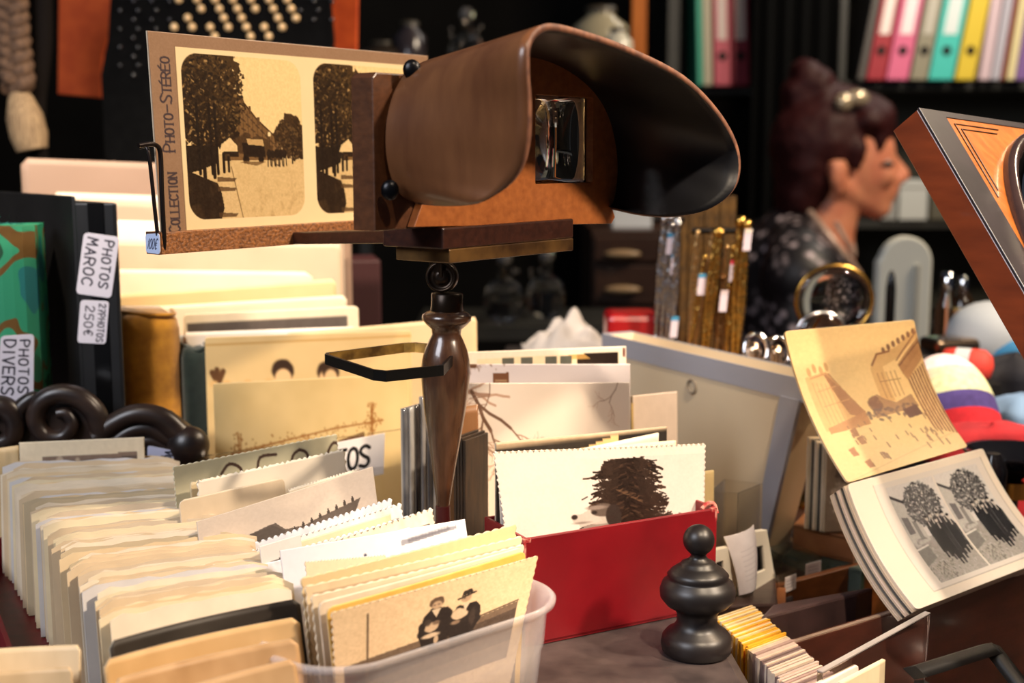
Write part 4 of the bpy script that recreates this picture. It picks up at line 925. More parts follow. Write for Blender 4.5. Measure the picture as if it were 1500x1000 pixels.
A = PN(722, 661, f0 - bn * .0165, bn); Bq = PN(1034, 649, f0 - bn * .0160, bn)
foot_ = CHEST + .0035
c_l = PN(739, 775, f0 - bn * .0160, bn)
cc = list(upright(A, Bq, 0.05, .0)); cc[2] = Vector((Bq.x, Bq.y, foot_)) - bu * .0005 + bn * .0015; cc[3] = A + (c_l - A) * ((A.z - foot_) / (A.z - c_l.z))
o = sheet('photo_print', *cc, r.a, printed('albumen_print', 0.33, 0.5, 0.25), None, .0006, .0006, 0, .018, 40)
tag(o, 'deckle edged photo of a dog below a dark fir tree in the red box', 'photograph')
extra = [((708, 672), (742, 667), .0205, (226, 206, 172), .03, 'narrow scalloped yellowed print left of the dog photo'),
 ((715, 668), (1000, 655), .0185, (238, 222, 190), .02, 'cream print directly behind the dog photo in the red box'),
 ((700, 680), (1000, 660), .0235, (222, 198, 158), .02, 'yellowed scalloped print deeper in the red box'),
 ((702, 672), (990, 645), .0275, (232, 210, 176), .0, 'buff print with a reddish edge in the red box'),
 ((692, 688), (965, 634), .0305, (216, 206, 196), .0, 'pale grey print near the back of the red box')]
for k, (tl, tr, off, c, dkl, lb) in enumerate(extra):
    A = PN(tl[0], tl[1], f0 - bn * off, bn); Bq = PN(tr[0], tr[1], f0 - bn * off, bn); A += bu * max(0, .003 - (A - f0).dot(bu))
    h_ = min(A.z, Bq.z) - foot_
    cc = list(upright(A, Bq, h_, 0)); sh = bu * .003
    o = sheet('photo_print', cc[0], cc[1], cc[2], cc[3] + sh, flat_img(c, 60, 30, 14, k), None, None, .0012, 0, 0, dkl, 30)
    tag(o, lb, 'photograph', 'prints in the small red box')
# dark mounted card behind them
r = Ras(150, 70, (44, 38, 34)); r.poly([(.46, .10), (.70, .02), (.72, .3), (.48, .4)], (226, 194, 138)); r.poly([(.0, .18), (.20, .14), (.24, 1), (0, 1)], (70, 60, 52)); r.line([(0, .02), (1, .0)], 3, (172, 150, 122)); r.ell(.62, .14, .02, .03, (120, 70, 40)); r.grain(18, 5, 2)
A = PN(676, 655, f0 - bn * .0335, bn); Bq = PN(977, 625, f0 - bn * .0345, bn)
A += bu * max(0, .003 - (A - f0).dot(bu))
o = sheet('mount_card', *upright(A, Bq, min(A.z, Bq.z) - foot_, 0), r.a, None, None, .0014)
tag(o, 'dark brown mounted card with a buff patch along the back of the red box', 'card')
# tall photographs behind the red box
def tall(name, label, tl, tr, Y0, Y1, img, lean=.05, m=None):
    return print_card(name, label, tl, tr, Y0, Y1, 0, img, lean, 0, 0, m or printed('albumen_print', 0.33, 0.5, 0.25), 'photograph', 'tall photos behind the red box', .0006)
r = Ras(260, 200, (236, 222, 200)); r.ys = .30; r.poly([(.12, .13), (.955, .10), (.955, 1), (.12, 1)], (232, 212, 176)); r.poly([(.70, .11), (.95, .10), (.95, .5), (.70, .5)], (34, 24, 20))
r.poly([(.62, .13), (.74, .11), (.78, .2), (.66, .2)], (206, 160, 84), .8)
for x in (.30, .41, .55, .64): r.poly([(x - .04, .14), (x + .03, .135), (x + .03, .3), (x - .04, .3)], (86, 88, 80))
r.line([(.985, .06), (.985, .16)], 4, (110, 50, 40)); r.grain(12, 4, 2)
tall('photo_print', 'white bordered print with a dark shop front strip, rearmost behind the dog photo', (668, 516), (917, 507), .700, .735, r.a)
r = Ras(260, 200, (206, 196, 196)); r.grain(8, 40, 3); n_ = vnoise(200, 260, 6, 3, 3); r.ys = .36
r.mask(np.clip(((.26 - r.X / 260) * 3 - (r.Y / 70) * 3 + (n_ - .5) * 1.2) * 4, 0, 1), (98, 66, 46)); r.poly([(.215, .14), (.305, .13), (.305, .33), (.215, .34)], (108, 70, 46)); r.line([(.23, .25), (.29, .25)], 1.5, (170, 140, 110)); r.line([(.23, .30), (.29, .29)], 1.5, (170, 140, 110))
tall('photo_print', 'lilac grey print with a tiny brown picture tab', (664, 533), (923, 533), .682, .716, r.a)
r = Ras(300, 200, (236, 220, 202)); r.ys = .62; r.mask(np.clip(r.X / r.w - .3, 0, 1), (216, 202, 192), .9); rnd = random.Random(5)
def twig(x, y, a_, l_, wd, dep):
    if dep == 0 or l_ < .01: return
    for _ in range(3):
        x2 = x + math.cos(a_) * l_ * .6; y2 = y + math.sin(a_) * l_; r.line([(x, y), (x2, y2)], wd, (112 + 20 * (5 - dep), 82 + 18 * (5 - dep), 64 + 16 * (5 - dep))); x, y = x2, y2; a_ += rnd.uniform(-.35, .35)
        if rnd.random() < .9: twig(x, y, a_ + rnd.choice((-1, 1)) * rnd.uniform(.4, .9), l_ * .62, wd * .6, dep - 1)
twig(.02, .06, .2, .10, 4.5, 2); twig(.10, .08, 1.1, .13, 5, 5); twig(.2, .0, 1.6, .1, 1.6, 4); twig(.14, .2, .7, .12, 3.5, 5); twig(.93, .0, 1.9, .07, 1.2, 4)
tall('photo_print', 'pale sky print with bare hanging branches at its left', (664, 561), (922, 560), .664, .698, r.a, .06)
tall('photo_print', 'brown edged print slanting behind the turned handle', (650, 600), (700, 592), .655, .662, flat_img((150, 104, 66), 20, 20, 20, 5), .05)
# narrow stack of dark boards right behind the handle
o = MB().hexa([P(668, 640, .640) - Z * 0, P(688, 640, .645), P(692, 636, .655), P(672, 636, .650)] * 2)
o = MB(); d_ = Vector((.5, .85, 0)).normalized(); s_ = Vector((.85, -.5, 0)).normalized()
q = P(664, 640, .640); hq = q.z - CHEST - .001; bk = empty('leather_album', Vector((q.x, q.y, CHEST)), 'small dark ribbed album standing on edge behind the turned handle', 'album')
for k in range(4):
    MB().box(Vector((q.x, q.y, CHEST + .001)) + s_ * .0019 * k, s_ * .0015, d_ * .022, Z * (hq - .001 * (k % 2))).build('board', mat('ribbed_leather', (58, 42, 28), .5, 0, (34, 26, 20), 60, 4, (8, 8, 1)), bk, .0003)
# ------------------------------------------------------------------ right hand side of the stall
def quadbox(name, pts, z0, z1, m, parent=None, bevel=.0008):
    b = MB(); b.hexa([Vector((p.x, p.y, z0)) for p in pts] + [Vector((p.x, p.y, z1)) for p in pts]); return b.build(name, m, parent, bevel)
# big grey storage bin
zb_ = ZC - .131
R0 = PZ(886, 490, zb_); R1 = PZ(1174, 556, zb_); lu = (R1 - R0); ll = lu.length; lu.normalize(); ld = Vector((-lu.y, lu.x, 0))   # ld points away
bw = .024
bin_ = empty('storage_bin', (R0 + R1) / 2 + ld * .012 - Z * (zb_ - TABLE), 'big translucent beige plastic bin with a grey rim behind the red box', 'bin')
bm_ = mat('frosted_plastic', (228, 210, 178), .42, 0, (212, 192, 160), 8, 2, None, 0, .4)
rm_ = mat('grey_plastic_rim', (166, 167, 176), .4)
T4 = [R0, R1, R1 + ld * bw, R0 + ld * bw]; ins = [(.012, .004), (-.048, .004), (-.048, -.004), (.012, -.004)]
Bt = [Vector((p.x, p.y, TABLE + .0008)) + lu * i_ + ld * j_ for p, (i_, j_) in zip(T4, ins)]
cen_b = sum(T4, Vector()) / 4
def inset(p, d): v = (cen_b - p); v.z = 0; return p + v.normalized() * d
for k, nm in ((0, 'front_wall'), (1, 'side_wall'), (2, 'back_wall'), (3, 'side_wall')):
    k2 = (k + 1) % 4; o4 = [Bt[k], Bt[k2], T4[k2], T4[k]]; i4 = [inset(p, .003) for p in o4]
    obj_from(nm, o4 + i4, [(0, 1, 2, 3), (7, 6, 5, 4), (0, 4, 5, 1), (1, 5, 6, 2), (2, 6, 7, 3), (3, 7, 4, 0)], bm_, bin_)
quadbox('bottom', [inset(p, .002) for p in Bt], TABLE + .0008, TABLE + .003, bm_, bin_, 0)
rv = []; fs = []
for p in T4:
    v = (p - cen_b); v.z = 0; v.normalize(); rv += [p + v * .0035 - Z * .013, p + v * .0035 + Z * .0006, p - v * .003 + Z * .0006, p - v * .003 - Z * .013]
for k in range(4):
    for j in range(4): a_, b_ = k * 4 + j, ((k + 1) % 4) * 4 + j; c_, d_ = ((k + 1) % 4) * 4 + (j + 1) % 4, k * 4 + (j + 1) % 4; fs.append((a_, b_, c_, d_))
obj_from('rim', rv, fs, rm_, bin_)
# corner rib and embossed ring
q_ = [T4[1] - lu * .0165, T4[1] + lu * .0005, Bt[1] + lu * .0005, Bt[1] - lu * .010]
fo = lu.cross(Z).normalized(); 
if fo.y > 0: fo = -fo
obj_from('corner_rib', [q - Z * .012 * (1 if i < 2 else 0) + fo * .0016 for i, q in enumerate(q_)] + [q - Z * .012 * (1 if i < 2 else 0) - fo * .001 for i, q in enumerate(q_)], [(0, 1, 2, 3), (7, 6, 5, 4), (0, 4, 5, 1), (1, 5, 6, 2), (2, 6, 7, 3), (3, 7, 4, 0)], rm_, bin_)
wn = (T4[1] - T4[0]).cross(Bt[0] - T4[0]).normalized()
if wn.y > 0: wn = -wn
ec = PN(1013, 566, T4[0] + wn * .0008, wn); e1 = lu; e2 = wn.cross(lu)
MB().tube([ec + e1 * .0044 * math.cos(t * math.pi / 10) + e2 * .0044 * math.sin(t * math.pi / 10) for t in range(20)], .0009, 6, True).build('embossed_ring', mat('ring_plastic', (150, 136, 118), .4), bin_)
# print leaning on the bin
r = Ras(70, 100, (226, 206, 190)); r.poly([(0, 0), (.08, 0), (.08, .55), (0, .6)], (86, 74, 58)); r.ell(.3, .5, .12, .16, (190, 172, 156), .8, 3); r.poly([(.06, .06), (.1, .06), (.1, .6), (.06, .6)], (200, 170, 110)); r.grain(10, 6, 1)
print_card('photo_print', 'pale portrait print between the tall photos and the bin', (921, 580), (992, 573), .722, .745, .075, r.a, .03)
print_card('photo_print', 'curved cream card standing between the red box and the bin', (1030, 690), (1046, 688), .645, .665, 0, flat_img((232, 206, 150), 20, 30, 12, 2), .02)
# clear tray, slide mounts, receipt on a low dark block
blk_b = [PZ(1035, 895, ZC - .214), PZ(1150, 880, ZC - .214), PZ(1215, 815, ZC - .214), PZ(1100, 800, ZC - .214)]
blk_b = [Vector((.101, .650, 0)), Vector((.140, .655, 0)), Vector((.150, .715, 0)), Vector((.101, .730, 0))]
zt_ = ZC - .236
o = quadbox('wooden_block', blk_b, TABLE + .0005, zt_, wood('dark_walnut_block', (48, 34, 32), (66, 46, 42), 20), None, .001); tag(o, 'low dark wooden block carrying the slide mounts next to the red box', 'block')
def tray_box(name, label, c4, z0, h, m, cat='tray', t=.0012):
    e_ = empty(name, sum(c4, Vector()) / 4, label, cat); e_.location.z = z0
    cen = sum(c4, Vector()) / 4
    quadbox('bottom', c4, z0, z0 + t, m, e_, 0)
    for k in range(4):
        p, q = c4[k], c4[(k + 1) % 4]; v = (cen - p); w = (cen - q); v.z = w.z = 0
        pi, qi = p + v.normalized() * t * 1.4, q + w.normalized() * t * 1.4
        quadbox('side_wall', [p, q, qi, pi], z0 + t, z0 + h, m, e_, 0)
    return e_
clearp = glass('clear_plastic', (240, 236, 228), .05, 1.2); clearp.node_tree.nodes['Principled BSDF'].inputs['Alpha'].default_value = .6
zz = ZC - .193
tray_box('clear_tray', 'small clear plastic tray between the red box and the bin', [P(1040, 780, .695).xy.to_3d(), P(1080, 770, .690).xy.to_3d(), P(1116, 750, .712).xy.to_3d(), P(1060, 735, .722).xy.to_3d()], ZC - .2358, .050, clearp)
def slide(name, label, tl, tr, br, bl, Y0, Y1, win, c=(246, 238, 222)):
    A, Bq = P(tl[0], tl[1], Y0), P(tr[0], tr[1], Y1); u = Bq - A; u.z = 0; n = Vector((u.y, -u.x, 0)).normalized()
    C_, D_ = PN(br[0], br[1], A, n), PN(bl[0], bl[1], A, n)
    e_ = empty(name, (C_ + D_) / 2, label, 'slide'); th_ = .004
    lo = [A, Bq, C_, D_]; ud = u.normalized()
    def l2(p): return ((p - A).dot(ud), (p - A).z)
    hole = [l2(PN(x, y, A, n)) for x, y in win]
    shape2d('mount', [[l2(p) for p in lo], hole], th_, A - n * th_ / 2, ud, Z, n, mat('cream_plastic', c, .4), e_, .0004)
    hp = [A + ud * x + Z * y for x, y in hole]; 
    obj_from('film', [p - n * .0012 for p in hp] + [p - n * .002 for p in hp], [(0, 1, 2, 3), (7, 6, 5, 4), (0, 4, 5, 1), (1, 5, 6, 2), (2, 6, 7, 3), (3, 7, 4, 0)], mat('dark_film', (14, 12, 12), .15), e_)
    return e_
slide('slide_mount', 'cream slide mount with a black window, right of the white receipt', (1095, 780), (1124, 776), (1137, 853), (1098, 868), .668, .688, [(1106, 802), (1118, 799), (1121, 834), (1109, 839)])
slide('slide_mount', 'cream slide mount half hidden by the finial, left of the receipt', (1046, 806), (1083, 798), (1080, 872), (1044, 884), .652, .670, [(1050, 824), (1060, 821), (1061, 842), (1051, 846)])
r = Ras(60, 90, (226, 220, 226)); r.grain(16, 14, 3)
for k in range(7): r.line([(.25, .3 + k * .08), (.75, .28 + k * .08)], 1, (186, 180, 190), .6)
o = sheet('receipt', P(1060, 786, .663), P(1104, 768, .676), P(1107, 858, .672), P(1083, 872, .663), r.a, None, None, .0004, .004, .002); tag(o, 'crumpled white paper receipt tucked between the two slide mounts', 'receipt')
# small clear boxes with labels
zc_ = ZC - .214
for k, (x0, x1, y, Y, lb) in enumerate(((1139, 1166, 862, .690, 'tiny clear plastic box with a pale sticker, nearest the slide mounts'), (1166, 1203, 842, .712, 'tiny clear plastic box with a pale sticker under the green book'))):
    A = P(x0, y, Y); Bq = P(x1, y - 8, Y + .012); back = Vector((-.012, .028, 0)); c4 = [A.xy.to_3d(), Bq.xy.to_3d(), Bq.xy.to_3d() + back, A.xy.to_3d() + back]
    z0 = min(A.z, Bq.z) - .006
    e_ = tray_box('clear_box', lb, c4, z0, .014, clearp, 'box', .0008)
    n = (Bq - A); n = Vector((n.y, -n.x, 0)).normalized(); A0 = Vector((A.x, A.y, z0)); B0_ = Vector((Bq.x, Bq.y, z0))
    r = Ras(40, 24, (206, 196, 196)); 
    for j in range(3): r.line([(.15, .3 + j * .2), (.8, .3 + j * .2)], 1.2, (120, 110, 116), .7)
    sheet('sticker', A0.lerp(B0_, .35) + n * .0006 + Z * .012, A0.lerp(B0_, .95) + n * .0006 + Z * .012, A0.lerp(B0_, .95) + n * .0006 + Z * .003, A0.lerp(B0_, .35) + n * .0006 + Z * .003, r.a, None, e_, .0002)
    q4 = [c4[0] + (c4[2] - c4[0]) * .0, c4[1], c4[2], c4[3]]
    o = quadbox('book', [p for p in q4], TABLE + .0005 if k == 0 else TABLE + .0005, z0 - .0003, mat('dark_cloth_book', (42, 32, 34), .6), None, .0006); tag(o, ('thick dark cloth book under the nearer tiny clear box', 'thick dark cloth book under the farther tiny clear box')[k], 'book')
# green book, brown leather case, upright photo bundle
def lying(name, label, pxs, z1, th_, m, cat='book', pm=None):
    p4 = [PZ(x, y, z1) for x, y in pxs]; e_ = empty(name, sum(p4, Vector()) / 4 - Z * th_, label, cat); cen = sum(p4, Vector()) / 4
    t = min(.003, th_ * .2)
    quadbox('cover', p4, z1 - t, z1, m, e_, .0006); quadbox('cover', p4, z1 - th_, z1 - th_ + t, m, e_, .0006)
    quadbox('pages', [inset_to(p, cen, .003) for p in p4], z1 - th_ + t, z1 - t, pm or mat('book_pages', (150, 140, 122), .8), e_, 0)
    a_, b_ = p4[0], p4[1]; 
    quadbox('spine', [a_, b_, inset_to(b_, cen, .003), inset_to(a_, cen, .003)], z1 - th_, z1, m, e_, .0004)
    return e_
def inset_to(p, c, d): v = (c - p); v.z = 0; return p + v.normalized() * d
zg = ZC - .240
lying('green_book', 'green cloth book lying flat below the brown leather case', [(1146, 812), (1262, 835), (1300, 800), (1190, 775)], zg, .022, mat('green_cloth', (70, 84, 74), .7, 0, (84, 98, 88), 80), 'book', mat('green_edges', (34, 62, 46), .7))
lying('green_book', 'darker green book right under the lying green cloth book', [(1140, 832), (1256, 862), (1304, 820), (1186, 790)], zg - .0228, .036, mat('dark_green_cloth', (30, 48, 38), .7), 'book', mat('green_edges', (34, 62, 46), .7))
zc2 = ZC - .2238
lying('leather_case', 'brown leather case with a dark red underside lying on the green book', [(1162, 768), (1252, 788), (1280, 752), (1192, 735)], zc2, .0155, mat('brown_leather', (150, 98, 58), .45, 0, (128, 80, 46), 60), 'case', mat('dark_red_leather', (82, 26, 20), .5))
bun = []
for k in range(6):
    x = 1184 + k * 5.5; A = P(x, 640 + k * 3, .748 - .0015 * k); d_ = Vector((.7, .7, 0)); c = [(214, 190, 150), (98, 88, 74), (226, 206, 172), (88, 84, 76), (204, 186, 156), (206, 182, 146)][k]
    im = flat_img(c, 20, 30, 40, k)
    if k == 5:
        rr = Ras(60, 80, (170, 146, 116)); rr.ell(.55, .62, .4, .25, (222, 200, 166), 1, 4, .3, 2); rr.ell(.5, .25, .3, .2, (120, 98, 78), 1, 4, .3, 3); im = rr.grain(30, 6, 3).a
    Bq = A + Vector((.028, .006, -.001)); h = A.z - zc2 - .0008
    o = sheet('mounted_print', A, Bq, Bq - Z * (h - .001), A - Z * h, im, None, None, .0012)
    tag(o, ['tan backed', 'grey backed', 'ivory', 'dark grey', 'buff', 'picture side out, frontmost'][k] + ' print in the upright bundle on the brown leather case', 'photograph', 'upright bundle on the leather case')
# long dark bar
zb2 = ZC - .226
p4 = [PZ(1112, 905, zb2), PZ(1255, 868, zb2), PZ(1280, 858, zb2), PZ(1132, 884, zb2)]
o = quadbox('wooden_bar', [p4[0], p4[1], p4[2], p4[3]], TABLE + .0005, zb2, wood('plum_wood', (58, 42, 42), (74, 54, 52), 25, (3, 3, 3), .4), None, .0015); tag(o, 'long dark plum coloured wooden bar in front of the tiny clear boxes', 'bar')

# wooden tray with the leaning accordion album
mah = wood('mahogany_plank', (62, 28, 18), (84, 40, 26), 18, (3, 3, 10), .38)
tA = P(1150, 946, .575); tB = P(1640, 797, .735); tu_ = tB - tA; tu_.z = 0; zt0 = (tA.z + tB.z) / 2
tray = empty('wooden_tray', (tA + tB) / 2 - Z * (zt0 - TABLE), 'reddish brown wooden tray with a pale worn top edge at lower right', 'tray')
tn_ = Vector((tu_.y, -tu_.x, 0)).normalized(); 
def plank(name, a_, b_, t, parent, m, z0=TABLE + .0005):
    n_ = Vector(((b_ - a_).y, -(b_ - a_).x, 0)).normalized() * t
    return MB().hexa([Vector((a_.x, a_.y, z0)), Vector((b_.x, b_.y, z0)), Vector((b_.x, b_.y, z0)) - n_, Vector((a_.x, a_.y, z0)) - n_, a_, b_, b_ - n_, a_ - n_]).build(name, m, parent, .0006)
plank('front_plank', tA, tB, .005, tray, mah)
n5 = tn_ * .0002
MB().hexa([tA - Z * .0002 - tn_ * .0003, tB - Z * .0002 - tn_ * .0003, tB - tn_ * .0025 - Z * .0002, tA - tn_ * .0025 - Z * .0002, tA + Z * .0006 - tn_ * .0003, tB + Z * .0006 - tn_ * .0003, tB - tn_ * .0025 + Z * .0006, tA - tn_ * .0025 + Z * .0006]).build('worn_edge', mat('pale_worn_edge', (150, 128, 112), .5), tray)
bkA, bkB = tA - tn_ * .085 - Z * .012, tB - tn_ * .085 - Z * .012
bkA = bkA + tu_ * .30
plank('back_plank', bkA, bkB, .005, tray, wood('amber_plank', (110, 62, 28), (140, 84, 42), 18, (3, 3, 10), .4))
plank('side_plank', bkA, tA - tn_ * .006 - Z * .014, .005, tray, wood('amber_plank', (110, 62, 28), (140, 84, 42), 18, (3, 3, 10), .4))
plank('side_plank', tB - tn_ * .006 - Z * .004, bkB, .005, tray, mah)
# easel block that carries the album
acc = empty('folding_album', P(1330, 860, .64), 'opened folding photo album with a sepia colonnade view and a twin print', 'album')
# upper panel: sepia street with colonnade
def colonnade(w, h):
    r = Ras(w, h, (236, 202, 142)); r.mask(np.clip(r.Y / h - .55, 0, 1) * 1.2, (204, 180, 140)); n_ = vnoise(h, w, 9, 5, 3)
    br_ = (140, 90, 56); dk_ = (104, 62, 44)
    r.poly([(.06, .30), (.22, .28), (.36, .50), (.40, .62), (.06, .66)], (214, 172, 116)); r.poly([(.20, .30), (.24, .29), (.40, .58), (.38, .62), (.28, .58)], br_, .8); r.poly([(.08, .64), (.40, .58), (.40, .67), (.08, .68)], (168, 118, 76), .9)
    for k in range(4): r.ell(.10 + k * .045, .27 - .02 * (k % 2), .014, .03, (196, 150, 96))
    r.line([(.10, .31), (.22, .29), (.28, .38)], 3, (184, 136, 88)); r.line([(.12, .4), (.26, .38)], 2, (190, 146, 98)); r.line([(.12, .5), (.32, .48)], 2, (190, 146, 98))
    r.poly([(.78, .30), (1, .12), (1, .22), (.80, .38)], (166, 120, 78)); r.poly([(.56, .30), (.62, .22), (.80, .18), (1, .05), (1, .12), (.78, .26), (.66, .30), (.66, .55), (.56, .55)], (206, 162, 106), .8)
    for k in range(7): r.ell(.70 + k * .045, .19 - k * .018, .014, .022, dk_, .8)
    r.line([(.58, .28), (.64, .21), (.74, .2)], 3.5, br_); r.line([(.78, .27), (1, .08)], 2.5, br_); r.line([(.79, .31), (1, .15)], 2, dk_)
    r.poly([(.82, .40), (1, .26), (1, .86), (.86, .80)], (222, 186, 130))
    for k in range(8):
        x = .83 + k * .024; r.line([(x, .41 - k * .014), (x + .02, .80 + k * .012)], 3.4, (128, 82, 52)); r.line([(x + .012, .41 - k * .014), (x + .032, .80 + k * .012)], 1.6, (246, 216, 160))
    for k in range(5): r.line([(.60 + k * .035, .34), (.605 + k * .035, .52)], 2, (170, 124, 80), .8); r.line([(.60 + k * .035, .40), (.625 + k * .035, .40)], 2, (150, 104, 66), .8)
    for k in range(5): r.line([(.10 + k * .03, .34 + k * .005), (.11 + k * .03, .62)], 1.6, (186, 138, 92), .8)
    r.poly([(.80, .37), (1, .21), (1, .27), (.82, .42)], (176, 130, 86))
    r.poly([(.46, .50), (.54, .48), (.58, .52), (.66, .56), (.80, .52), (.82, .62), (.46, .64)], (150, 112, 82), .85); r.ell(.50, .54, .05, .05, (120, 84, 64), 1, 2, .3, 2)
    rnd = random.Random(4)
    for k in range(60): x = rnd.uniform(.40, .78); r.ell(x, .60 + rnd.uniform(-.02, .06), .012, .010, (104, 80, 70), .7)
    r.poly([(.68, .62), (.80, .60), (.82, .68), (.70, .69)], (96, 66, 58)); 
    for k in range(42):
        x, y = rnd.uniform(.2, .9), rnd.uniform(.66, .95); s_ = (y - .5) * .10; r.line([(x, y - s_), (x + .004, y)], 1.5 + 3 * (y - .6), (108, 74, 58), .85)
    for x, y in ((.22, .68), (.24, .74), (.14, .80), (.20, .90)): r.poly([(x, y), (x + .05, y - .01), (x + .055, y + .05), (x + .01, y + .05)], (140, 92, 64), .85)
    r.mask(np.clip((n_ - .5) * 2, 0, 1) * .5, (226, 190, 130), .5); r.line([(.0, 1), (1, .86)], 2, (176, 150, 110), .4); r.grain(12, 4, 2)
    return r.a
U1, U2, U3, U4 = P(1149, 485, .675), P(1339, 468, .725), P(1418, 654, .700), P(1242, 707, .640)
sheet('upper_panel', U1, U2, U3, U4, colonnade(220, 270), printed('satin_print', .4, .5), acc, .0012, 0, -.006, 0, 26, .02)
def twin(w, h):
    r = Ras(w, h, (228, 216, 200))
    a_ = Ras(108, 156, (204, 200, 198)); n_ = vnoise(156, 108, 5, 8, 4); rl = random.Random(6)
    a_.poly([(0, .56), (1, .52), (1, 1), (0, 1)], (152, 148, 144)); a_.poly([(0, .10), (.26, .20), (.34, .30), (.36, .58), (0, .62)], (178, 175, 172)); a_.line([(0, .09), (.28, .19), (.36, .30)], 4.5, (52, 50, 52)); a_.poly([(.05, .30), (.17, .32), (.17, .48), (.05, .48)], (96, 94, 96)); a_.poly([(.20, .36), (.28, .37), (.28, .56), (.20, .56)], (120, 118, 118))
    for k in range(700):
        t = rl.uniform(0, 6.28); q = rl.random() ** .5; x = .58 + .36 * q * math.cos(t); y = .24 + .22 * q * math.sin(t); g = rl.choice((40, 56, 76, 100, 60, 48, 130))
        a_.line([(x, y), (x + rl.uniform(-.04, .04), y + rl.uniform(-.02, .02))], rl.uniform(1.4, 3.2), (g, g, g + 2), .9)
    a_.mask((a_.Y > 84) * np.clip((n_ - .45) * 4, 0, 1), (104, 101, 98), .6); a_.mask((a_.Y > 100) * np.clip((n_ - .58) * 6, 0, 1), (206, 202, 198), .6); a_.poly([(0, .64), (.24, .62), (.26, .76), (0, .82)], (112, 110, 108)); a_.line([(0, .64), (.25, .62)], 2.5, (214, 210, 206))
    for k, (x, y0, y1) in enumerate(((.50, .36, .74), (.84, .36, .76), (.60, .34, .78), (.74, .35, .80), (.66, .40, .84), (.92, .40, .74))):
        g = (30, 36, 26, 38, 24, 34)[k]; a_.poly([(x - .075, y0 + .10), (x - .04, y0 + .05), (x + .04, y0 + .05), (x + .08, y0 + .11), (x + .07, y1), (x - .06, y1)], (g, g, g + 3)); a_.line([(x - .03, y1 - .02), (x - .03, y1 + .05)], 4, (26, 25, 28)); a_.line([(x + .035, y1 - .02), (x + .035, y1 + .05)], 4, (26, 25, 28))
        a_.ell(x, y0 + .015, .030, .028, (196, 186, 178), 1, 1.5); a_.ell(x, y0 - .004, .032, .014, (34, 32, 34), 1, 1.5); a_.line([(x, y0 + .055), (x, y0 + .10)], 2, (206, 200, 194)); a_.line([(x + .05, y0 + .12), (x + .045, y1 - .05)], 1, (72, 70, 72))
    for k in range(120): x, y = rl.uniform(0, .5), rl.uniform(.8, 1); a_.line([(x, y), (x + rl.uniform(-.03, .03), y + .015)], 1.5, rl.choice(((70, 66, 62), (176, 170, 162))), .7)
    a_.grain(22, 2.5, 5)
    r.poly([(.16, .06), (.95, .06), (.95, .92), (.16, .92)], (214, 206, 198)); r.line([(.16, .92), (.95, .92), (.95, .06)], 1.3, (150, 142, 132)); r.line([(.16, .06), (.16, .92)], 1.3, (170, 160, 148))
    x0 = int(.235 * w); r.paste(a_.a, x0, int(.10 * h)); r.paste(a_.a, x0 + 112, int(.10 * h)); return r.a
L1, L2, L3, L4_ = P(1241, 709, .638), P(1440, 656, .698), P(1552, 812, .672), P(1343, 893, .598)
sheet('lower_panel', L1, L2, L3, L4_, twin(330, 200), printed('glossy_print', .25, .5, .4), acc, .0014, 0, -.005, 0, 26, .02)
nl = (L2 - L1).cross(L4_ - L1).normalized()
if nl.z < 0: nl = -nl
for k in range(5):
    c = [(200, 176, 150), (22, 20, 20), (196, 172, 156), (40, 34, 34), (168, 148, 132)][k]; off = -nl * (.0018 + .0019 * k); sh = (L1 - L2).normalized() * (.0008 + .0008 * k)
    sheet('folded_page' , L1 + off + sh, L2 + off + sh, L3 + off + sh, L4_ + off + sh, flat_img(c, 16, 24, 10, k), printed('satin_print', .4, .5), acc, .0013, 0, -.005)
# wooden wedge under the album
low = [L4_ - nl * .0125, L3 - nl * .0125, L2 - nl * .0125, L1 - nl * .0125]
mid = sum(low, Vector()) / 4
w4 = [q.lerp(mid, .62) for q in low]
o = MB().hexa([Vector((q.x, q.y, TABLE + .0005)) for q in w4] + [q - Z * .0015 for q in w4]).build('wooden_wedge', wood('amber_plank', (110, 62, 28), (140, 84, 42)), None, .001); tag(o, 'amber wooden wedge propping up the folding album inside the tray', 'prop')

# big wooden frame with an oval lens, upper right
Of = P(1345, 160, .60); fa = (P(1500, 183, .6559) - Of).normalized(); fb_ = (P(1500, 425, .55) - Of); fb_ = (fb_ - fa * fb_.dot(fa)).normalized(); fcn = fa.cross(fb_)  # away from the viewer
if fcn.y < 0: fcn = -fcn
fnm = -fcn
FWd, FHt, FDp = .20, .235, .0155
grapho = empty('graphoscope', Of + fa * .1 + fb_ * FHt, 'inlaid wooden viewer frame with a big oval lens at upper right', 'viewer')
redw = wood('red_mahogany_side', (92, 38, 16), (122, 54, 24), 14, (2, 2, 8), .32)
def fr_pt(x, y): return (x, y)
oc, ora, orb = (.097, .094), .078, .088
def oval(sx, n=64): return [(oc[0] + ora * sx * math.cos(2 * math.pi * k / n), oc[1] + orb * sx * math.sin(2 * math.pi * k / n)) for k in range(n)]
shape2d('box', [[(0, 0), (FWd, 0), (FWd, FHt), (0, FHt)], oval(.93)], FDp, Of + fcn * (FDp / 2 + .0004), fa, fb_, fnm, redw, grapho, .0005)
ebony = mat('worn_ebony_band', (26, 21, 25), .32, 0, (38, 31, 36), 60, 5, None, .1, .6)
shape2d('border_band', [[(-.0003, -.0003), (FWd, -.0003), (FWd, FHt), (-.0003, FHt)], [(.0185, .0035), (FWd - .0185, .0035), (FWd - .0185, FHt - .0185), (.0185, FHt - .0185)]], .0014, Of - fcn * .0003, fa, fb_, fnm, ebony, grapho, .0003)
satin = wood('satinwood_inlay', (142, 78, 27), (172, 100, 42), 30, (3, 10, 3), .3)
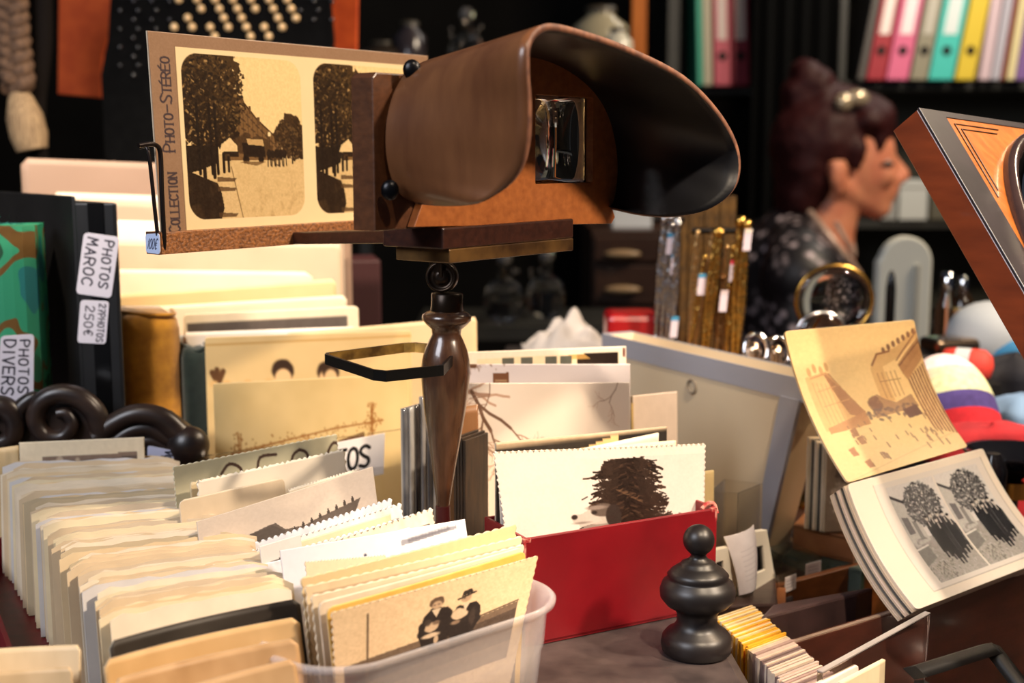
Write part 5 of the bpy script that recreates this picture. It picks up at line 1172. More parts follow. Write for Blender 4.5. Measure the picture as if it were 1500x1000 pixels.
shape2d('inlay_panel', [[(.0185, .0035), (FWd - .0185, .0035), (FWd - .0185, FHt - .0185), (.0185, FHt - .0185)], oval(.98)], .0010, Of - fcn * .0001, fa, fb_, fnm, satin, grapho)
for d_ in (.004, .0075):
    x0, y0 = .0185 + d_, .0035 + d_ * .8
    tri = [Of - fcn * .0008 + fa * x + fb_ * y for x, y in ((x0 + .045 - d_ * 2, y0), (x0, y0), (x0, y0 + .05 - d_ * 2))]
    MB().tube(tri, .00035, 5).build('inlay_line', mat('dark_stringing', (52, 30, 22), .4), grapho)
ringm = mat('dark_turned_ring', (46, 34, 34), .22, 0, (62, 46, 44), 40, 3, None, .05, .6, (.3, .7), 0, .5)
vs = []; fs = []; nseg = 72; sec = [(1.0, 0), (1.0, .0035), (.985, .0058), (.96, .0062), (.935, .005), (.92, .002), (.92, -.004)]
for k in range(nseg):
    t = 2 * math.pi * k / nseg
    for s_, h_ in sec: vs.append(Of + fa * (oc[0] + ora * s_ * math.cos(t)) + fb_ * (oc[1] + orb * s_ * math.sin(t)) + fnm * h_)
ns = len(sec)
for k in range(nseg):
    for j in range(ns - 1): a_, b_ = k * ns + j, ((k + 1) % nseg) * ns + j; fs.append((a_, b_, b_ + 1, a_ + 1))
obj_from('oval_ring', vs, fs, ringm, grapho, True)
vs = []; fs = []; nr = 8
for sgn in (1, -1):
    vs.append(Of + fa * oc[0] + fb_ * oc[1] + fnm * sgn * .006 - fnm * .002)
    for j in range(1, nr + 1):
        for k in range(48):
            t = 2 * math.pi * k / 48; s_ = j / nr * .925; vs.append(Of + fa * (oc[0] + ora * s_ * math.cos(t)) + fb_ * (oc[1] + orb * s_ * math.sin(t)) + fnm * (sgn * (.006 * (1 - (j / nr) ** 2) + .0004) - .002))
base_ = 1 + nr * 48
for s_ in (0, 1):
    o_ = s_ * base_
    for k in range(48): fs.append((o_, o_ + 1 + k, o_ + 1 + (k + 1) % 48))
    for j in range(nr - 1):
        for k in range(48): a_, b_ = o_ + 1 + j * 48 + k, o_ + 1 + j * 48 + (k + 1) % 48; fs.append((a_, a_ + 48, b_ + 48, b_))
for k in range(48): a_, b_ = 1 + (nr - 1) * 48 + k, 1 + (nr - 1) * 48 + (k + 1) % 48; fs.append((a_, b_, b_ + base_, a_ + base_))
obj_from('oval_lens', vs, fs, lens_m, grapho, True)
# strut that holds the frame up on the tray
sA = Of + fa * .16 + fb_ * (FHt - .01) + fcn * .02
MB().tube([sA, Vector((sA.x + .01, sA.y + .03, TABLE + .006))], .006, 12).build('strut', mah, grapho)
MB().lathe((sA.x + .01, sA.y + .03, TABLE + .0005), [(.05, 0), (.05, .006), (.02, .012)], 28).build('base', mah, grapho)

# index cards: yellow ones at the back, grey ones in front
ci = PZ(1104, 884, ZC - .226); cf = PZ(1222, 987, ZC - .226); rnd = random.Random(8)
rowd = (cf - ci); cu_ = Vector((.77, .64, 0)).normalized(); cn_ = Vector((cu_.y, -cu_.x, 0))
def idx_mesh(nm, c):
    b = MB(); b.box((-.0275, 0, 0), (.0275, 0, 0), (0, .0012, 0), (0, 0, .073))
    me = bpy.data.meshes.new(nm); me.from_pydata([tuple(v) for v in b.v], [], b.f); me.update(); me.materials.append(mat('index_' + str(c), c, .6, 0, tuple(int(q * .92) for q in c), 200)); return me
yel = [idx_mesh('index_card', c) for c in ((240, 176, 44), (236, 206, 150), (228, 150, 50), (238, 214, 170))]; gry = [idx_mesh('index_card', c) for c in ((168, 140, 130), (196, 172, 158), (120, 98, 94), (208, 186, 166))]
NI = 54
for k in range(NI):
    t = k / (NI - 1); ye = t < .48; me = rnd.choice(yel if ye else gry)
    if ye and k % 3 == 0: me = yel[0]
    o = bpy.data.objects.new('index_card', me); q = ci + rowd * t
    o.location = (q.x + rnd.uniform(-.0006, .0006), q.y + rnd.uniform(-.0006, .0006), TABLE + .0006); o.rotation_euler = (rnd.uniform(-.01, .0), 0, math.atan2(cu_.y, cu_.x)); o.scale = (1, 1, rnd.uniform(.988, 1.0))
    COL.objects.link(o)
    tag(o, 'yellow or cream index card in the tight row behind the finial' if ye else 'greyish index card in the tight row by the clear acrylic panel', 'card', 'yellow index cards' if ye else 'grey index cards')
# clear acrylic holder lower right
hA = P(1205, 986, .505); hB = P(1363, 899, .560); u = hB - hA; u.z = 0; n = Vector((u.y, -u.x, 0)).normalized()
ah = empty('acrylic_holder', Vector(((hA.x + hB.x) / 2, (hA.y + hB.y) / 2, TABLE)), 'thick clear acrylic card holder with bright edges at bottom right', 'card holder')
hz0 = TABLE + .0006; dn_ = Vector((0.0, 0, 0))
acry = glass('thick_acrylic', (246, 240, 238), .03, 1.47)
MB().hexa([Vector((hA.x, hA.y, hz0)), Vector((hB.x - .004, hB.y - .004, hz0)), Vector((hB.x - .004, hB.y - .004, hz0)) - n * .0028, Vector((hA.x, hA.y, hz0)) - n * .0028, hA, hB, hB - n * .0028, hA - n * .0028]).build('clear_panel', acry, ah, .0003)
edgem = mat('bright_cut_edge', (150, 142, 140), .25)
MB().hexa([hA + Z * .0001, hB + Z * .0001, hB - n * .0028 + Z * .0001, hA - n * .0028 + Z * .0001, hA + Z * .0006, hB + Z * .0006, hB - n * .0028 + Z * .0006, hA - n * .0028 + Z * .0006]).build('cut_edge', edgem, ah)
MB().tube([hB + u.normalized() * .0004 - n * .0014, Vector((hB.x - .004, hB.y - .004, hz0)) + u.normalized() * .0004 - n * .0014], .0008, 6).build('cut_edge', edgem, ah)
MB().box(Vector((hA.x, hA.y, hz0)) + n * .0165, u.normalized() * .07, -n * .0165, Z * .0026).build('base_plate', acry, ah)
mA = P(1232, 1000, .497); mB = P(1297, 966, .520)
o = sheet('photo_print', mA, mB, mB - Z * .05, mA - Z * .05, Ras(60, 50, (196, 180, 150)).poly([(.0, .0), (.86, .0), (.86, .9), (0, .9)], (214, 200, 168)).grain(10, 5, 1).a, None, None, .0016); tag(o, 'cream bordered mount standing in the clear acrylic holder', 'photograph')
mA = P(1196, 1004, .500); mB = P(1258, 971, .5225)
o = sheet('photo_print', mA, mB, mB - Z * .05, mA - Z * .05, flat_img((226, 206, 200), 40, 40, 8, 2), None, None, .002, corner=.08); tag(o, 'white plastic mount with rounded corner behind the cream bordered mount', 'photograph')
# black strap stand at the bottom right corner
bs = empty('black_easel', PZ(1430, 1040, TABLE), 'black folded easel lying by the wooden tray at bottom right', 'easel')
bmx = mat('black_painted_wood', (14, 13, 13), .5)
def bar3(nm, pts, r_): MB().tube(pts, r_, 4, flat=.5).build(nm, bmx, bs)
bar3('strut', [P(1340, 985, .52), P(1452, 950, .555)], .006); bar3('strut', [P(1452, 948, .555), P(1500, 1010, .535)], .005); bar3('strut', [P(1345, 1010, .515), P(1470, 1080, .51)], .010)
# ------------------------------------------------------------------ things on the far part of the table
def stand_base(): return TABLE + .0006
silver = mat('silver_metal', (200, 198, 200), .22, 1.0); gold = mat('gold_metal', (206, 160, 80), .25, 1.0); chrome = mat('chrome', (220, 220, 224), .08, 1.0)
# jewellery stands with hanging chains
def hanger(name, label, px, Y, top_px, m, w):
    t = P(px, top_px, Y); e_ = empty(name, Vector((t.x, t.y, TABLE)), label, 'stand')
    MB().lathe((t.x, t.y, stand_base()), [(w * .9, 0), (w * .9, .004), (.004, .008)], 24).build('base', m, e_)
    MB().tube([(t.x, t.y, TABLE + .005), t], .003, 10).build('post', m, e_)
    MB().tube([t + Vector((-w, 0, 0)), t + Vector((w, 0, 0))], .0025, 10).build('arm', m, e_)
    return t
gv = P(1040, 285, 1.06); e_ = empty('jewellery_display', Vector((gv.x, gv.y + .02, TABLE)), 'tall gold velvet jewellery display with ridges behind the hanging chains', 'display')
for k in range(7):
    x0 = 1000 + k * 11.4; A = P(x0, 292 - (k % 2) * 6 - k, 1.06)
    MB().bbox((A.x + .003, A.y + .008, (A.z + TABLE) / 2), (.0064, .012 + .003 * (k % 2), A.z - TABLE - .001), 0).build('ridge', mat('gold_velvet', (112, 78, 28), .6, .2, (76, 52, 18), 120), e_)
hanger('necklace_stand', 'dark thin necklace stand carrying the silver chains', 980, 1.02, 322, mat('dark_metal', (30, 26, 24), .4, .6), .012)
hanger('necklace_stand', 'dark thin necklace stand carrying the golden chains', 1055, 1.00, 338, mat('dark_metal', (30, 26, 24), .4, .6), .022)
rnd = random.Random(31)
def chain(label, x0, y0, x1, y1, Y, m, r_, group, tagc=None, ty=.3, two=.0014):
    A, Bq = P(x0, y0, Y), P(x1, y1, Y); e_ = empty('necklace', Bq, label, 'necklace', group); n_ = 46; b = []
    for s_ in (-1, 1):
        pts = []; rs = []
        for k in range(n_):
            t = k / (n_ - 1); p = A.lerp(Bq, t) + Vector((s_ * two * math.sin(math.pi * min(1, t * 1.05 + .02)) + rnd.uniform(-.0003, .0003), rnd.uniform(-.0004, .0004), 0)); pts.append(p); rs.append(r_ * (1.25 if k % 2 else .7))
        MB().tube(pts, rs, 6).build('strand', m, e_)
    MB().ball(A + Vector((0, -.002, .001)), r_ * 1.9, 12, 8).build('clasp', m, e_)
    if tagc:
        c = A.lerp(Bq, ty) + Vector((0, -.004, 0)); w_, h_ = .0055, .013
        b = MB(); b.box(c - Vector((w_ / 2, 0, h_ / 2)), (w_, 0, .0), (0, .0006, 0), (.001, 0, h_)); tg = b.build('price_tag', mat('paper_tag', (222, 206, 214), .6), e_)
        MB().box(c - Vector((w_ / 2 - .001, .0002, -h_ / 2)), (w_, 0, 0), (0, .001, 0), (.0005, 0, .003)).build('tag_band', mat('tag_' + str(tagc), tagc, .5), tg)
blue = (70, 150, 190); pink = (230, 60, 90)
chain('silver bead chain at the far left of the stand, no tag', 973, 322, 960, 494, 1.00, silver, .0019, 'silver chains')
chain('silver chain with a blue banded tag high up', 983, 320, 968, 498, .995, silver, .0017, 'silver chains', blue, .22)
chain('silver chain with a blue banded tag in its middle', 992, 326, 976, 500, .99, silver, .0017, 'silver chains', blue, .36)
chain('silver chain with a low blue banded tag near the bin rim', 994, 330, 984, 505, .985, silver, .0014, 'silver chains', blue, .86)
chain('pale gold chain hung low at the left with a blue tag', 1032, 378, 1010, 512, .98, gold, .0011, 'gold chains', blue, .30)
chain('thick golden rope chain with a round clasp', 1050, 342, 1030, 514, .975, gold, .0022, 'gold chains')
chain('thin golden chain just right of the thick rope chain', 1056, 342, 1036, 512, .97, gold, .0013, 'gold chains')
chain('dark bronze chain with a pale tag between the golden ones', 1058, 408, 1056, 516, .968, mat('bronze', (120, 84, 50), .35, 1), .0014, 'gold chains', (210, 190, 190), .32)
chain('golden chain with a pink banded tag', 1074, 364, 1064, 522, .97, gold, .0014, 'gold chains', pink, .22)
chain('broad golden link chain on the right of the stand', 1084, 326, 1074, 524, .965, gold, .0024, 'gold chains')
chain('golden link chain at the far right with pale ends', 1094, 330, 1080, 524, .96, gold, .0019, 'gold chains', (232, 214, 196), .12)
for k in range(7):
    x = 1016 + k * 10.5 + rnd.uniform(-2, 2); chain('fine golden chain hanging among the thicker chains', x + 6, 346 + rnd.uniform(-10, 40), x - 8, 520, .985 + .004 * (k % 3), mat('pale_gold', (226, 186, 128), .3, 1.0), .0011, 'fine gold chains')
for k in range(3):
    x = 962 + k * 10; chain('fine silver chain hanging among the thicker silver ones', x + 12, 326 + k * 5, x, 496, 1.008, silver, .0012, 'fine silver chains')
# red box with rounded edge
c = P(928, 474, 1.02); 
o = MB().bbox((c.x, c.y + .02, (P(928, 459, 1.02).z + TABLE) / 2), (.042, .05, P(928, 459, 1.02).z - TABLE - .001)).build('jewel_box', mat('glossy_red', (168, 20, 26), .3), None, .005); tag(o, 'glossy red rounded jewel box behind the bin, left of the silver chains', 'box')
# crumpled white cloth
rnd = random.Random(3); c = P(832, 482, 1.12); vs = []; fs = []; n_ = 26
for j in range(n_ + 1):
    for i in range(n_ + 1):
        u, v = i / n_ * 2 - 1, j / n_ * 2 - 1; rr = math.hypot(u, v); z = .030 * max(0, 1 - rr ** 2.2) * (0.8 + .28 * math.sin(u * 5 + 2 * v + 1) * math.cos(v * 4) + .18 * math.sin(u * 11 - v * 7)) + rnd.uniform(-.0012, .0012)
        vs.append(Vector((c.x + u * .040, c.y + v * .035, c.z - .018 + max(z, -.002))))
for j in range(n_):
    for i in range(n_): a_ = j * (n_ + 1) + i; fs.append((a_, a_ + 1, a_ + n_ + 2, a_ + n_ + 1))
o = obj_from('crumpled_cloth', vs, fs, mat('white_lace', (186, 178, 174), .8), None, True); so = o.modifiers.new('s', 'SOLIDIFY'); so.thickness = .001; tag(o, 'crumpled white lace cloth lying on a dark box behind the bin', 'cloth')
o = MB().bbox((c.x, c.y, (c.z - .0205 + TABLE) / 2), (.11, .09, c.z - .0205 - TABLE)).build('dark_case', mat('dark_leather', (24, 17, 16), .6), None, .003); tag(o, 'dark leather case under the crumpled white lace cloth', 'case')
# maroon book standing far left of it
c = P(522, 380, 1.12); o = MB().bbox((c.x, c.y + .03, (c.z + TABLE) / 2), (.030, .06, c.z - TABLE - .001), .2).build('maroon_book', mat('maroon_cloth', (56, 18, 22), .6), None, .002); tag(o, 'tall dark maroon book right of the lit cream cards', 'book')
# rings / bracelets
for x, y, Y, ro, lb in ((1108, 512, .93, .0085, 'silver ring shaped bracelet standing behind the bin rim'), (1141, 516, .95, .0085, 'second silver bracelet, just left of the folding album')):
    c = P(x, y, Y); e_ = empty('bracelet', c, lb, 'bracelet')
    MB().tube([c + Vector((ro * math.cos(t * math.pi / 14), .003 * math.sin(t * math.pi / 14), ro * 1.25 * math.sin(t * math.pi / 14))) for t in range(28)], .0022, 8, True).build('hoop', chrome, e_)
    MB().lathe(c - Vector((.002, 0, .012)), [(.0055, 0), (.0055, .012), (.004, .016), (.0005, .018)], 16).build('charm', mat('warm_silver', (210, 180, 150), .2, 1), e_)
    MB().bbox((c.x, c.y, (c.z - .012 + TABLE) / 2), (.02, .02, c.z - .0125 - TABLE)).build('support', mat('black_velvet', (14, 13, 13), .9, spec=.2), e_)
# magnifying glasses
def magnifier(label, x, y, Y, rx, rz, m, tilt=0.0):
    c = P(x, y, Y); e_ = empty('magnifying_glass', Vector((c.x, c.y, TABLE)), label, 'magnifying glass')
    MB().tube([c + Vector((rx * math.cos(t * math.pi / 24), tilt * math.sin(t * math.pi / 24), rz * math.sin(t * math.pi / 24))) for t in range(48)], .0019, 8, True).build('rim', m, e_)
    MB().ball(c, 1, 32, 14, (rx * .97, .005, rz * .97)).build('lens', lens_m, e_)
    MB().tube([c - Z * rz, Vector((c.x, c.y, TABLE + .006))], .004, 10).build('handle', m, e_)
    MB().lathe((c.x, c.y, stand_base()), [(.03, 0), (.03, .004), (.006, .009)], 24).build('base', m, e_)
magnifier('big round magnifying glass with golden rim in front of the woman', 1222, 440, 1.08, .032, .0295, gold)
magnifier('smaller round magnifying glass with silver rim behind the sepia panel', 1203, 490, .96, .0185, .0165, silver)
# white bottle, black pen, lighter, glasses
def lathe_thing(name, label, cat, parts, x, Y, y0, y1, group=None):
    b_, t_ = P(x, y1, Y), P(x, y0, Y); e_ = empty(name, Vector((b_.x, b_.y, TABLE)), label, cat, group); H = t_.z - TABLE - .001
    for nm, prof, m, sc in parts:
        MB().lathe((b_.x, b_.y, TABLE + .001), [(r_ * .001, h * H) for r_, h in prof], 28).build(nm, m, e_)
    return e_
wp = mat('white_porcelain', (222, 222, 208), .3)
t_ = P(1325, 346, 1.5); b_ = P(1320, 470, 1.5); e_ = empty('white_plaque', Vector((b_.x, b_.y, TABLE)), 'white rounded upright plaque on the far table behind the black pen', 'plaque')
hw_ = .029; H = t_.z - TABLE
shape2d('plaque_board', [[(-hw_ - .004, 0), (hw_ + .002, 0), (hw_ + .002, H - .03)] + [(hw_ * math.cos(a_) + .002 * (1 - a_ / 3.14), H - .03 + .03 * math.sin(a_)) for a_ in np.linspace(.2, 2.9, 12)] + [(-hw_ - .003, H - .03)]], .02, Vector((t_.x, t_.y, TABLE + .0006)), (1, 0, 0), (0, 0, 1), (0, -1, 0), wp, e_, .003)
MB().bbox((t_.x + .012, t_.y - .011, TABLE + H * .62), (.007, .004, H * .45)).build('groove_strip', mat('grey_strip', (176, 176, 166), .5), e_, .001)
lathe_thing('fountain_pen', 'slim black pen standing in front of the white plaque', 'pen', [('barrel', [(4, 0), (5, .5), (5, .9), (3.5, .97), (1, 1)], mat('black_gloss', (9, 9, 10), .2), 1), ('ring', [(5.3, .70), (5.3, .71)], gold, 1)], 1303, 1.3, 396, 470)
lathe_thing('glass_bottle', 'small glass bottle with a silver cap beside the wooden frame', 'bottle', [('bottle_body', [(10, 0), (11, .2), (11, .8), (5, .9)], glass('bottle_glass', (225, 220, 205), .03, 1.45), 1), ('cap', [(6, .9), (6.5, .91), (6.5, .99), (4, 1)], chrome, 1)], 1385, 1.22, 398, 480)
lathe_thing('glass_bottle', 'second glass bottle with a dark stopper left of the wooden frame', 'bottle', [('bottle_body', [(12, 0), (12, .84), (6, .9)], mat('amber_dark', (46, 32, 20), .1), 1), ('cap', [(5, .9), (6, .92), (6, .98), (3, 1)], chrome, 1)], 1408, 1.3, 404, 480)
lathe_thing('brass_lighter', 'small brass cylinder lighter standing before the glass bottles', 'lighter', [('barrel', [(8, 0), (8, .86)], gold, 1), ('cap', [(8.4, .86), (8.4, 1)], mat('warm_silver', (210, 180, 150), .2, 1), 1)], 1402, 1.15, 452, 490)
o = MB().bbox(P(1392, 500, 1.10) - Z * .002, (.045, .03, .012), .3).build('spectacles_case', mat('warm_silver', (210, 180, 150), .2, 1), None, .004)
tag(o, 'small shiny silver case lying beside the knitted hat', 'case')
q = P(1392, 500, 1.10); o = MB().bbox((q.x - .012, q.y + .01, (q.z - .009 + TABLE) / 2), (.06, .05, q.z - .0095 - TABLE)).build('dark_case', mat('dark_leather', (24, 17, 16), .6), None, .003); tag(o, 'dark leather case under the small shiny silver case', 'case')
# blue white ball
c = P(1450, 492, 1.12); e_ = empty('striped_ball', c, 'round white and blue cloth ball below the wooden frame', 'ball')
MB().ball(c, .034, 28, 16, (1.1, 1, .9)).build('white_shell', mat('white_cloth', (186, 192, 196), .7), e_); MB().ball(c + Vector((.010, -.006, -.008)), .0315, 28, 16, (1.05, .95, .72)).build('blue_patch', mat('blue_cloth', (60, 140, 190), .7), e_)
MB().bbox((c.x, c.y, (c.z - .031 + TABLE) / 2), (.05, .05, c.z - .0315 - TABLE)).build('support', mat('black_velvet', (14, 13, 13), .9, spec=.2), e_)
# knitted striped hat
hat = empty('knitted_hat', P(1405, 600, .86), 'knitted hat striped pink, cream, lime, purple and red behind the album', 'hat')
bands = [('white_pink', (232, 214, 214), .72, 1.0), ('peach', (232, 200, 172), .60, .72), ('lime', (206, 210, 168), .40, .60), ('purple', (74, 62, 122), .20, .40), ('red', (190, 40, 50), 0, .20)]
hb = P(1404, 650, .86); ax = (P(1372, 524, .90) - hb); Hh = ax.length; axn = ax.normalized()
def hr(t): return .030 * (1 - max(0, (t - .15) / .85) ** 2.6) ** .5 + .001
for nm, c_, t0, t1 in bands:
    q = [t0 + (t1 - t0) * k / 8 for k in range(9)]; prof = [(hr(t) , t * Hh) for t in q]
    MB().lathe(hb, prof, 40, axn).build('stripe', mat('knit_' + nm, c_, .9, 0, tuple(int(v * .88) for v in c_), 220, 3, None, .4, .2), hat)
q = hb; MB().bbox((q.x, q.y, (q.z - .018 + TABLE) / 2), (.05, .05, q.z - .018 - TABLE)).build('hat_block', mat('black_velvet', (14, 13, 13), .9, spec=.2), hat)
# red and white pouch, red scarf, dark cushions, black dish
c = P(1424, 532, .98); e_ = empty('striped_pouch', c, 'red and white pointed pouch lying behind the knitted hat', 'pouch')
A, Bq = P(1378, 530, .99), P(1455, 538, .97); d_ = (Bq - A)
prof = [(.004, 0), (.011, .004), (.0125, d_.length * .28), (.0125, d_.length * .55)]
MB().lathe(A, [(.006, 0), (.011, .003), (.0125, d_.length * .30)], 20, d_).build('red_end', mat('red_cloth', (196, 52, 40), .7), e_)
MB().lathe(A + d_ * .30, [(.0125, 0), (.0128, d_.length * .28)], 20, d_).build('white_band', mat('white_cloth', (186, 192, 196), .7), e_)
MB().lathe(A + d_ * .58, [(.0128, 0), (.0125, d_.length * .25), (.008, d_.length * .38), (.002, d_.length * .42)], 20, d_).build('red_tip', mat('red_cloth', (196, 52, 40), .7), e_)
MB().bbox(((A.x + Bq.x) / 2, (A.y + Bq.y) / 2 + .004, (A.z - .0135 + TABLE) / 2), (.045, .035, A.z - .0135 - TABLE)).build('support', mat('black_velvet', (14, 13, 13), .9, spec=.2), e_)
def blob_cloth(name, label, cat, x, y, Y, sx, sy, sz, m, seed):
    c = P(x, y, Y); vs = []; fs = []; S, R_ = 30, 16; f_ = random.Random(seed); ph = [f_.uniform(0, 6) for _ in range(6)]
    for i in range(R_ + 1):
        t = math.pi * i / R_
        for k in range(S):
            w = 2 * math.pi * k / S; g = 1 + .10 * math.sin(3 * w + ph[0] + 2 * t) + .07 * math.sin(7 * w + ph[1]) * math.sin(t) + .05 * math.cos(5 * t + ph[2])
            vs.append(c + Vector((sx * g * math.sin(t) * math.cos(w), sy * g * math.sin(t) * math.sin(w), -sz * g * math.cos(t))))
    lowz = TABLE + .001
    vs = [Vector((v.x, v.y, lowz + (v.z - c.z + sz) * (c.z + sz - lowz) / (2 * sz))) if v.z < c.z else v for v in vs]
    zmin = min(v.z for v in vs); vs = [Vector((v.x, v.y, max(v.z, lowz))) for v in vs]
    for i in range(R_):
        for k in range(S): k2 = (k + 1) % S; fs.append((i * S + k, i * S + k2, (i + 1) * S + k2, (i + 1) * S + k))
    o = obj_from(name, vs, fs, m, None, True); return tag(o, label, cat)
blob_cloth('red_scarf', 'crumpled bright red scarf below the knitted hat', 'scarf', 1452, 650, .815, .040, .016, .014, mat('red_wool', (186, 34, 44), .85, 0, (150, 20, 34), 60, 4, None, .4), 2)
blob_cloth('dark_bag', 'dark padded bag to the right of the knitted hat', 'bag', 1486, 560, 1.02, .040, .03, .022, mat('dark_navy_cloth', (24, 24, 32), .8), 4)
blob_cloth('blue_scarf', 'blue grey scarf corner at the right frame edge', 'scarf', 1504, 604, .93, .030, .03, .012, mat('blue_wool', (110, 140, 176), .85), 5)
c = P(1482, 668, .76); e_ = empty('black_dish', Vector((c.x, c.y, TABLE)), 'glossy black footed dish near the right edge behind the album', 'dish')
bg = mat('glossy_black_glaze', (14, 14, 18), .12, 0, None); 
MB().lathe((c.x, c.y, TABLE + .001), [(.020, 0), (.020, .004), (.006, .010), (.005, c.z - TABLE - .016), (.012, c.z - TABLE - .010), (.028, c.z - TABLE + .001), (.0285, c.z - TABLE + .003), (.026, c.z - TABLE + .0025), (.010, c.z - TABLE - .006)], 40).build('bowl', bg, e_)
MB().lathe((c.x, c.y, c.z - .024), [(.013, 0), (.013, .010)], 28).build('brass_collar', gold, e_)
c = P(1440, 690, .74); lt = lathe_thing('black_knob', 'small black turned knob beside the black dish', 'stopper', [('knob_body', [(9, 0), (9, .5), (5, .65), (8, .82), (8.5, .93), (4, 1)], bg, 1)], 1452, .735, 664, 720)  # a small turned black knob, not a bottle stopper

# ------------------------------------------------------------------ the back of the shop: hanging clothes, shelves, woman
def cloth_panel(name, outline, Y, m, parent=None, th_=.006, wave=.0):
    pts = [P(x, y, Y) for x, y in outline]; o0 = pts[0]
    return shape2d(name, [[(p.x - o0.x, p.z - o0.z) for p in pts]], th_, o0, (1, 0, 0), (0, 0, 1), (0, -1, 0), m, parent, .0015)
ob = cloth_panel('orange_scarf', [(88, -60), (86, 138), (150, 144), (152, 80), (170, 30), (330, 20), (478, 20), (490, 70), (505, 120), (523, 118), (526, -60)], 1.38, mat('orange_felt', (214, 88, 30), .85, 0, (196, 74, 22), 60), None, .008)
tag(ob, 'flat bright orange scarf hanging behind the beaded black top', 'scarf')
ve = empty('beaded_top', P(320, 250, 1.30), 'black top with rows of pale glass beads hanging behind the stereo card', 'top')
cloth_panel('cloth', [(168, -70), (160, 60), (150, 110), (156, 240), (160, 330), (480, 330), (478, 120), (490, 60), (478, -70)], 1.30, mat('black_knit', (5, 5, 6), .9, 0, (9, 9, 10), 90, 3, None, .4, .1), ve, .012)
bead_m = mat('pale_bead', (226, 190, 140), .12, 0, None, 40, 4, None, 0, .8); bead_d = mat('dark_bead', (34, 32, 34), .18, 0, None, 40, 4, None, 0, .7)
me_b = None; cnt = 0
for j in range(12):
    for i in range(24):
        x = 176 + i * 13.2 + (6.6 if j % 2 else 0); y = -8 + j * 13.5
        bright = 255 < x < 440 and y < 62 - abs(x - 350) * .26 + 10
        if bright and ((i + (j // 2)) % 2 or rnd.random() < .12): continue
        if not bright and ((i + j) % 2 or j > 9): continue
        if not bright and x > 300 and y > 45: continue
        p = P(x, y, 1.293)
        if me_b is None:
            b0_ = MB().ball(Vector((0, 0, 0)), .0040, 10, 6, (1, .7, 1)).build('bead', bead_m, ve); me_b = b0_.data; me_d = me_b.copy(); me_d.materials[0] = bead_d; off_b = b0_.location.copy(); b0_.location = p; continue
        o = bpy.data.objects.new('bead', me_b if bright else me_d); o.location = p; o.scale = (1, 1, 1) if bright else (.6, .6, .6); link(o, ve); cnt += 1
# braided tassel
ts = empty('braided_tassel', P(30, 230, 1.22), 'braided cord ending in a pale brush tassel, hanging at the far left', 'tassel')
cord = mat('brown_cord', (112, 84, 62), .8, 0, (76, 56, 44), 200, 4, None, .4)
for s_ in range(3):
    pts = []
    for k in range(60):
        t = k / 59; a_ = t * 22 + s_ * 2.094; p = P(14 + 14 * t ** 2, -60 + 190 * t, 1.22); pts.append(p + Vector((.009 * math.sin(a_), .005 * math.sin(2 * a_), 0)))
    MB().tube(pts, .0075, 8).build('strand', cord, ts)
q0_, q1_ = P(26, 128, 1.22), P(48, 222, 1.22); d_ = q1_ - q0_
MB().lathe(q0_, [(.005, 0), (.011, d_.length * .15), (.0165, d_.length * .45), (.017, d_.length * .75), (.014, d_.length * .97)], 24, d_).build('brush', mat('pale_bristles', (170, 144, 110), .85, 0, (120, 98, 74), 90, 4, (8, 8, .6), .6), ts)
MB().lathe(q0_, [(.007, -.004), (.009, 0), (.007, .008)], 20, d_).build('binding', cord, ts)
q = P(52, -60, 1.24); o = MB().tube(spline([P(60, -60, 1.24), P(62, 60, 1.24), P(52, 160, 1.24), P(58, 260, 1.24)], 8), .010, 8).build('dark_scarf', mat('dark_wool', (20, 16, 15), .9, spec=.1)); tag(o, 'dark narrow scarf hanging beside the braided tassel', 'scarf')
# clothes rail outside the top of the frame that carries them
cr = empty('clothes_rail', P(250, 0, 1.34).xy.to_3d(), 'metal clothes rail above the frame carrying the orange scarf and beaded top', 'rail')
zr_ = P(300, -66, 1.34).z
MB().tube([(-3.098, 1.34, zr_), (.0, 1.34, zr_)], .008, 12).build('rod', mat('dark_metal', (30, 26, 24), .4, .6), cr)
MB().lathe((-3.099, 1.34, zr_), [(.03, 0), (.03, .006), (.012, .012)], 20, (1, 0, 0)).build('wall_plate', mat('dark_metal', (30, 26, 24), .4, .6), cr)

# shelving at the back wall
shm = mat('dark_shelf_metal', (30, 30, 28), .5, 0, (38, 38, 34), 10)
bc = empty('bookcase', Vector((1.3, 3.75, 0)), 'dark metal bookcase with ring binders, behind the woman', 'bookcase')
def shelf_px(x0, x1, y, Y, d_=.34, t=.022):
    A, Bq = P(x0, y, Y), P(x1, y, Y); MB().box(Vector((A.x, A.y, A.z - t)), (Bq.x - A.x, 0, 0), (0, d_, 0), (0, 0, t)).build('shelf', shm, bc); return A.z
zs = shelf_px(1228, 1760, 119, 3.55); shelf_px(1228, 1760, 322, 3.55); shelf_px(1228, 1760, 470, 3.55); shelf_px(1228, 1760, -110, 3.55)
for x in (1222, 1760):
    A = P(x, 100, 3.55); MB().box((A.x, 3.55, .001), (.03, 0, 0), (0, .36, 0), (0, 0, 2.0)).build('upright', shm, bc)
A = P(1228, 0, 3.55); Bq = P(1760, 0, 3.55); MB().box((A.x, 3.90, .05), (Bq.x - A.x, 0, 0), (0, .006, 0), (0, 0, 1.95)).build('back_panel', mat('shelf_back', (66, 66, 58), .8), bc)
bc2 = empty('bookcase', Vector((.4, 3.75, 0)), 'narrow dark bookcase holding three binders left of the woman', 'bookcase')
z2 = P(1050, 127, 3.55).z; 
for y in (127, 330, 470): 
    A, Bq = P(985, y, 3.55), P(1112, y, 3.55); MB().box((A.x, A.y, A.z - .02), (Bq.x - A.x, 0, 0), (0, .34, 0), (0, 0, .02)).build('shelf', shm, bc2)
